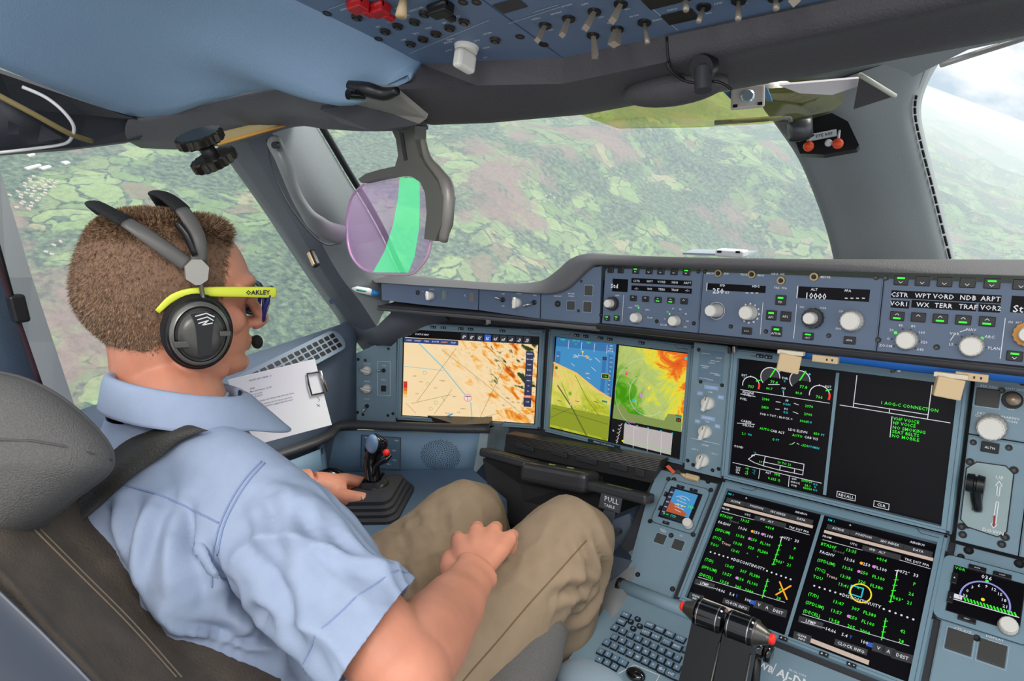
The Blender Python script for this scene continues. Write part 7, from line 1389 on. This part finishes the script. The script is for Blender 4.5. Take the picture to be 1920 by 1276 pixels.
# trousers
khm = mat('khaki_cotton', (146, 126, 102), .85, bump=.4, bscale=1500, vary=.06, vscale=40)
mb = MB()
def leg(h_, k_, a_, rr): mb.tube([h_ + (h_ - k_) * .1, h_, mix(h_, k_, .3), mix(h_, k_, .6), mix(h_, k_, .88), k_ + V((0, .008, .006)), mix(k_, a_, .12) + V((0, .012, 0)), mix(k_, a_, .35), mix(k_, a_, .7), a_], rr, khm, n=30, fine=4, ell=[1, 1, .98, .96, .95, .95, .95, 1, 1, 1])
leg(Hr, Kr, Ar, [.10, .105, .102, .092, .076, .069, .066, .064, .058, .055]); leg(Hl, Kl, Al, [.10, .105, .100, .090, .075, .066, .066, .070, .066, .062])
mb.tube([Hl, (Hl + Hr) / 2 + V((0, -.01, 0)), Hr], [.12, .13, .12], khm, n=24, fine=3)
tme = fuse(mb, .0045, 5, .6); P = verts(tme); Nn = norms(tme)
amp = 0
for k_, h_, a_, s_ in ((Kr, Hr, Ar, 3), (Kl, Hl, Al, 8)):
    dk_ = np.linalg.norm(P - (k_ + V((0, -.05, -.06))), axis=1); amp = amp + .012 * folds(P, a_ - k_ + (h_ - k_) * .35, .022, s_, 5) * np.exp(-(dk_ / .085) ** 2)
    amp = amp + .004 * folds(P, k_ - h_, .035, s_ + 2, 7) * np.exp(-(np.linalg.norm(P - mix(h_, k_, .5), axis=1) / .25) ** 2)
amp = amp + .005 * folds(P, Al - Kl, .03, 12, 6) * np.exp(-(np.linalg.norm(P - mix(Hl, Kl, .75), axis=1) / .13) ** 2)
amp = amp + crease(P, bvh(tme), [[(1085, 1000), (1104, 1050), (1098, 1100)], [(1118, 1010), (1132, 1060), (1128, 1110)], [(1040, 1120), (1075, 1105), (1110, 1100)], [(1060, 1160), (1090, 1150), (1120, 1120)]], .007, .008, 1.0) + crease(P, bvh(tme), [[(745, 985), (756, 1040), (755, 1110)], [(812, 930), (832, 985), (838, 1040)], [(900, 925), (920, 960), (935, 1000)]], .0035, .011, 1.0)
setv(tme, P + Nn * (amp - .004)[:, None]); tr_ = addobj('trousers', tme, [khm], person, label='khaki brown cotton trousers'); tr_.matrix_parent_inverse = PI_; TT = bvh(tme)
mb = MB(); pp = spline([(u, v, 0) for u, v in ((1100, 1012), (1075, 1040), (1030, 1090), (985, 1140), (930, 1205), (880, 1262), (850, 1300))], 12); mb.tube([snap(TT, p[0], p[1], .0003) for p in pp], .0011, mat('stitch_khaki', (112, 92, 70), .9), n=6); child(mb, 'trouser_seam')
mb = MB(); mb.tube([V((-.535 + .178 * math.cos(t_), -.78 + .135 * math.sin(t_), .565 + .01 * math.sin(t_))) for t_ in np.linspace(0, 2 * math.pi, 40)], .017, mat('belt_black', (36, 34, 36), .5), n=8, ell=.25, up=(0, 0, 1)); child(mb, 'belt')

# ---------------- sunglasses
d = thing('sunglasses', 'sunglasses with bright yellow temples and dark violet lenses worn by the man', 'sunglasses', Matrix.Translation(Vector(H(.1, 0, .01)))); dI = d.matrix_world.inverted()
def ch(mb, name, par, I, **k): o = mb.build(name, par, **k); o.matrix_parent_inverse = I; return o
yel = mat('temple_yellow', (214, 222, 64), .35); nav = mat('frame_navy', (30, 34, 96), .3); lens = mat('lens_violet', (54, 36, 62), .12, coat=.6, alpha=.86)
for s_ in (1, -1):
    mb = MB(); mb.tube([H(-.012, s_ * .079, -.006), H(.004, s_ * .081, .010), H(.025, s_ * .082, .0160), H(.060, s_ * .080, .0165), (H(.108, s_ * .070, .0150)), (H(.120, s_ * .066, .0140))], [.0030, .0042, .0052, .0060, .0068, .0068], yel, n=4 if 0 else 12, fine=4, ell=.32, up=HUp)
    ch(mb, 'temple', d, dI, label='bright yellow temple')
mb = MB(); fr_ = [H(.112, .069, .012), H(.121, .045, .018), H(.123, .018, .015), H(.121, 0, .010), H(.123, -.018, .015), H(.121, -.045, .018), H(.112, -.069, .012)]
mb.tube(fr_, .0032, nav, n=10, fine=4)
for s_ in (1, -1): mb.tube([H(.121, s_ * .008, .008), H(.119, s_ * .014, -.012), H(.116, s_ * .030, -.0235), H(.110, s_ * .050, -.022), H(.108, s_ * .063, -.008), H(.112, s_ * .069, .012)], .0024, nav, n=8, fine=4)
ch(mb, 'frame_front', d, dI, label='navy blue front frame')
for s_ in (1, -1):
    mb = MB(); tp_ = [H(.1205, s_ * .010, .012), H(.1225, s_ * .025, .016), H(.120, s_ * .045, .017), H(.112, s_ * .067, .011)]; bt_ = [H(.119, s_ * .015, -.014), H(.117, s_ * .027, -.022), H(.112, s_ * .044, -.0235), H(.108, s_ * .061, -.010)]
    mb.grid([tp_, [mix(a, b, .5) + HFw * .003 for a, b in zip(tp_, bt_)], bt_], lens, thick=.0015, tn=-HFw); ch(mb, 'lens', d, dI)
OT_ = Fr(H(.097, .0752, .0155), HFw - HRt * .17, HUp); mb = MB(); mb.text('OAKLEY', 0, 0, .0052, black, 0, bold=1); mb.v = [tuple(OT_.P(p[0], p[1], .0006)) for p in mb.v]; ch(mb, 'lettering', d, dI, label='black lettering on the yellow temple')

# ---------------- headset
d = thing('headset', 'black and grey pilot headset with split headband worn by the man', 'headset', Matrix.Translation(Vector(H(.0, 0, .12)))); dI = d.matrix_world.inverted()
cupm = mat('cup_grey', (84, 82, 78), .3, .4); cupd = mat('cup_black', (26, 24, 24), .3); foam = mat('foam_black', (20, 19, 20), .8, bump=.5, bscale=300); slv = mat('joint_silver', (165, 160, 150), .35, .5)
for s_ in (1, -1):
    cx_, cz_ = .030, -.029; cc2 = H(cx_, s_ * .079, cz_); cax = HRt * s_; e1, e2 = HFw, HUp
    def ring(sc_, h_, k_=1.0, n=40): return [cc2 + cax * h_ + (e1 * math.cos(2 * math.pi * i / n) * .0345 + e2 * math.sin(2 * math.pi * i / n) * .040) * sc_ + e1 * (-.002) for i in range(n + 1)]
    mb = MB(); mb.grid([ring(.80, -.010), ring(1.0, -.008), ring(1.10, .0), ring(1.10, .008), ring(1.0, .013), ring(.9, .013)], foam); mb.add([cc2 + cax * -.01] + ring(.8, -.01)[:-1], [[0, i + 1, (i + 1) % 40 + 1] for i in range(40)], foam); ch(mb, 'ear_cushion', d, dI)
    mb = MB(); mb.grid([ring(.98, .010), ring(1.02, .013), ring(1.0, .019), ring(.92, .021)], cupd); mb.grid([ring(.92, .0205), ring(.90, .0245), ring(.80, .0265)], mat('cup_ring', (120, 118, 112), .3, .5)); mb.grid([ring(.80, .026), ring(.78, .024), ring(.70, .025)], cupd); mb.grid([ring(.70, .0245), ring(.68, .029), ring(.5, .033), ring(.25, .035), ring(.01, .0355)], cupm)
    CFr = Fr(cc2 + cax * .0362, HFw * s_, HUp)
    dv_ = MB(); dv_.prism([(-.006, -.022), (.006, -.022), (.009, .010), (.013, .024), (-.013, .024), (-.009, .010)], -.006, .0006, cupd)
    for L_ in ([(-.009, .022), (.002, .025), (.010, .021)], [(-.007, .018), (.003, .021), (.009, .017)], [(-.006, .014), (.004, .017), (-.002, .012), (.008, .014)]): dv_.line(L_, .0012, mat('logo_white', (215, 215, 210), .4), .0009)
    dv_.box((.022, .001, -.004), (.012, .006, .006), cupm, bev=.001); dv_.box((-.022, -.010, -.006), (.016, .007, .006), cupm, bev=.001)
    mb.v += [tuple(CFr.P(*p)) for p in dv_.v]; o_ = len(mb.v) - len(dv_.v)
    for f_, mi_, q_ in zip(dv_.f, dv_.m, dv_.sm): mb.f.append([o_ + k for k in f_]); mb.m.append(mb.mi(dv_.mats[mi_])); mb.sm.append(False)
    ch(mb, 'ear_cup', d, dI, label='grey and black ear cup with white marks')
    mb = MB(); jc = H(.027, s_ * .088, .040); jp = [(math.cos(a_) * .0135, math.sin(a_) * .0150) for a_ in np.radians([22, 68, 112, 158, 215, 262, 285, 325])]; JF = Fr(jc, HFw * s_, HUp); jm = MB(); jm.prism(jp if s_ > 0 else jp, -.006, .005, slv, bev=.0015); mb.add([JF.P(*p) for p in jm.v], jm.f, slv); mb.tube([H(.031, s_ * .088, .028), H(.033, s_ * .090, .012), H(.033, s_ * .094, -.001)], [.0042, .004, .006], cupm, n=10, fine=3, ell=.6); ch(mb, 'yoke', d, dI, label='silver joint and slider')
grb = mat('band_grey', (92, 90, 86), .45, .1)
def band(ps, r_, m1_, m2_, name, lab):
    full = ps + [(f_, -s_, z_) for f_, s_, z_ in ps[:-1][::-1]]; S_ = spline([H(*p) for p in full], 6); n_ = len(S_); k1, k2 = int(n_ * .27), int(n_ * .73)
    for nm_, q_, m_, rr in (('band_arm', S_[:k1 + 1], m1_, r_), (name, S_[k1:k2 + 1], m2_, r_ * 1.15), ('band_arm', S_[k2:], m1_, r_)): mb = MB(); mb.tube(q_, rr, m_, n=12, ell=.45, up=HFw + HUp * .001); ch(mb, nm_, d, dI, label=lab if nm_ == name else None)
band([(.030, .085, .052), (.030, .082, .078), (.020, .064, .105), (.006, .034, .122), (.000, 0, .126)], .0085, grb, foam, 'head_pad', 'black foam pad of the front band')
band([(.018, .085, .048), (-.008, .082, .068), (-.034, .071, .088), (-.056, .042, .103), (-.064, 0, .109)], .0085, grb, foam, 'head_pad', 'black foam pad of the rear band')
mb = MB(); mb.tube([H(.026, .089, .058), H(.018, .085, .080), H(.010, .078, .092)], [.005, .006, .006], cupd, n=10, fine=3, ell=.6); ch(mb, 'band_stay', d, dI)
mb = MB(); mb.ball(H(.113, .004, -.0575), .0075, foam, n=18, sc=(1, 1, 1.25)); mb.tube([H(.030, -.105, -.045), H(.070, -.082, -.060), (H(.104, -.045, -.058)), H(.113, .0, -.0525)], .0022, black, n=8, fine=4); ch(mb, 'microphone', d, dI, label='black foam-covered microphone at the lips')

# ================================================================ pilot's seat
seatf = mat('seat_fabric', (96, 94, 92), .9, bump=.8, bscale=700, vary=.12, vscale=500); seatw = mat('seat_side', (88, 78, 68), .85, bump=.6, bscale=400, vary=.2, vscale=30); shell = mat('seat_shell', (52, 58, 70), .35)
d = thing('pilot_seat', 'grey fabric pilot seat with rounded headrest in the lower left corner', 'seat', Matrix.Translation(Vector((-.53, -.9, 0)))); dI = d.matrix_world.inverted()
mb = MB()
hp2 = [(-120, 790, .50, .02), (-120, 720, .50, .05)]
# headrest: soft wedge lofted from its outline
ot = [(-260, 735), (-80, 695), (20, 702), (90, 728), (150, 770), (200, 822), (216, 858), (205, 888), (150, 930), (80, 985), (0, 1032), (-120, 1090), (-260, 1130)]
C0 = at(-40, 870, .60); rows = []
ol_ = spline([(u, v, 0) for u, v in ot], 4); n_ = len(ol_)
for sc_, dd in ((.03, -.058), (.45, -.052), (.75, -.040), (.93, -.018), (1.0, .006), (.98, .035), (.85, .055), (.5, .06), (.03, .06)):
    rows.append([at(-40 + (p[0] + 40) * sc_, 870 + (p[1] - 870) * sc_, .60 + dd) for p in ol_])
mb.grid(rows, seatf); q = rows[4]; hrest = ch(mb, 'headrest', d, dI, label='rounded dark grey fabric headrest'); HT = BVHTree.FromPolygons(mb.v, mb.f)
mb = MB(); mb.tube([p - unit(ray(100, 900)) * .001 for p in [at(*((u - 4) if 1 else u, v), .602) for u, v in [(p[0], p[1]) for p in ol_]]], .0018, mat('piping_grey', (78, 76, 76), .8), n=6)
mb.tube([snap(HT, u, v, .0006) for u, v in ((-60, 826), (0, 824), (60, 826), (120, 836), (170, 850), (208, 862))], .0011, mat('piping_grey'), n=6); ch(mb, 'piping', d, dI)
# backrest bolster seen from behind
mb = MB(); c1 = [at(60, 960, .62), at(120, 1010, .63), at(210, 1100, .63), at(300, 1190, .63), at(420, 1300, .62), at(520, 1400, .60)]; c2_ = [at(-80, 1020, .50), at(0, 1075, .50), at(80, 1165, .50), at(170, 1262, .50), at(260, 1360, .50), at(340, 1450, .5)]
rows = []
for a, b in zip(c1, c2_): rows.append(spline([a + V((-.10, .06, .0)), a + V((-.02, .02, 0)), a, mix(a, b, .33) + V((.006, -.006, .004)), mix(a, b, .7) + V((.006, -.01, 0)), b, b + V((.0, .0, -.05)), b + V((-.02, .02, -.25))], 3))
rows = [list(x) for x in zip(*[spline(list(c), 4) for c in zip(*rows)])]; mb.grid(rows, seatw); ch(mb, 'backrest', d, dI, label='worn brown-grey side of the backrest')
BT_ = BVHTree.FromPolygons(mb.v, mb.f); mb = MB()
for L_ in ([(60, 990), (150, 1080), (240, 1170), (330, 1270)], [(66, 984), (156, 1074), (246, 1164), (340, 1270)]): mb.tube([snap(BT_, p[0], p[1], .0006, .6) for p in spline([(u, v, 0) for u, v in L_], 8)], .0008, mat('stitch_tan', (130, 116, 98), .9), n=6)
ch(mb, 'backrest_stitching', d, dI)
mb = MB(); c3 = [at(-120, 1004, .47), at(0, 1104, .46), at(80, 1180, .455), at(150, 1250, .45), at(230, 1334, .45)]
mb.grid([[p, p + V((.0, -.012, -.01)), p + V((-.03, -.02, -.12)), p + V((-.05, -.0, -.4))] for p in c3], shell); mb.tube([p + V((.001, -.002, .001)) for p in c3], .0009, mat('shell_edge_highlight', (100, 104, 110), .5), n=8); ch(mb, 'seat_shell', d, dI, label='dark blue plastic seat shell')  # paler line along the shell rim is a painted edge highlight
mb = MB(); mb.box((-.53, -.72, .40), (.50, .55, .10), seatf, bev=.03, seg=4); ch(mb, 'seat_cushion', d, dI)
mb = MB(); th0 = [at(940, 1260, .84), at(1000, 1180, .90), at(1035, 1200, .92)]; mb.box((-.53, -.70, .20), (.30, .35, .36), shell, bev=.02); ch(mb, 'seat_base', d, dI)
mb = MB(); mb.tube([at(930, 1330, .88), at(985, 1235, .93), at(1020, 1165, .97)], [.055, .050, .04], seatf, n=18, fine=4); ch(mb, 'thigh_support', d, dI, label='dark padded thigh support under the knee')
# harness strap over the right shoulder
web = mat('webbing_black', (52, 50, 46), .55, bump=.4, bscale=400); mb = MB(); rw = []
for (u1, v1, u2, v2) in ((100, 975, 118, 998), (150, 915, 195, 950), (205, 865, 250, 905), (245, 830, 300, 868), (290, 805, 345, 835), (330, 798, 388, 820), (362, 808, 402, 822)):
    a = snap(ST, u1, v1, .009, .72); b = snap(ST, u2, v2, .009, .70); rw.append([a, mix(a, b, .5) - unit(ray(u1, v1)) * .004, b])
rw[0] = [at(100, 975, .66), at(110, 988, .655), at(120, 1002, .65)]
rw = [list(x) for x in zip(*[spline(list(c), 4) for c in zip(*rw)])]; mb.grid(rw, web, thick=.0025, tn=(-.2, .4, -.3)); ch(mb, 'harness_strap', d, dI, label='black shoulder strap lying over the shirt')
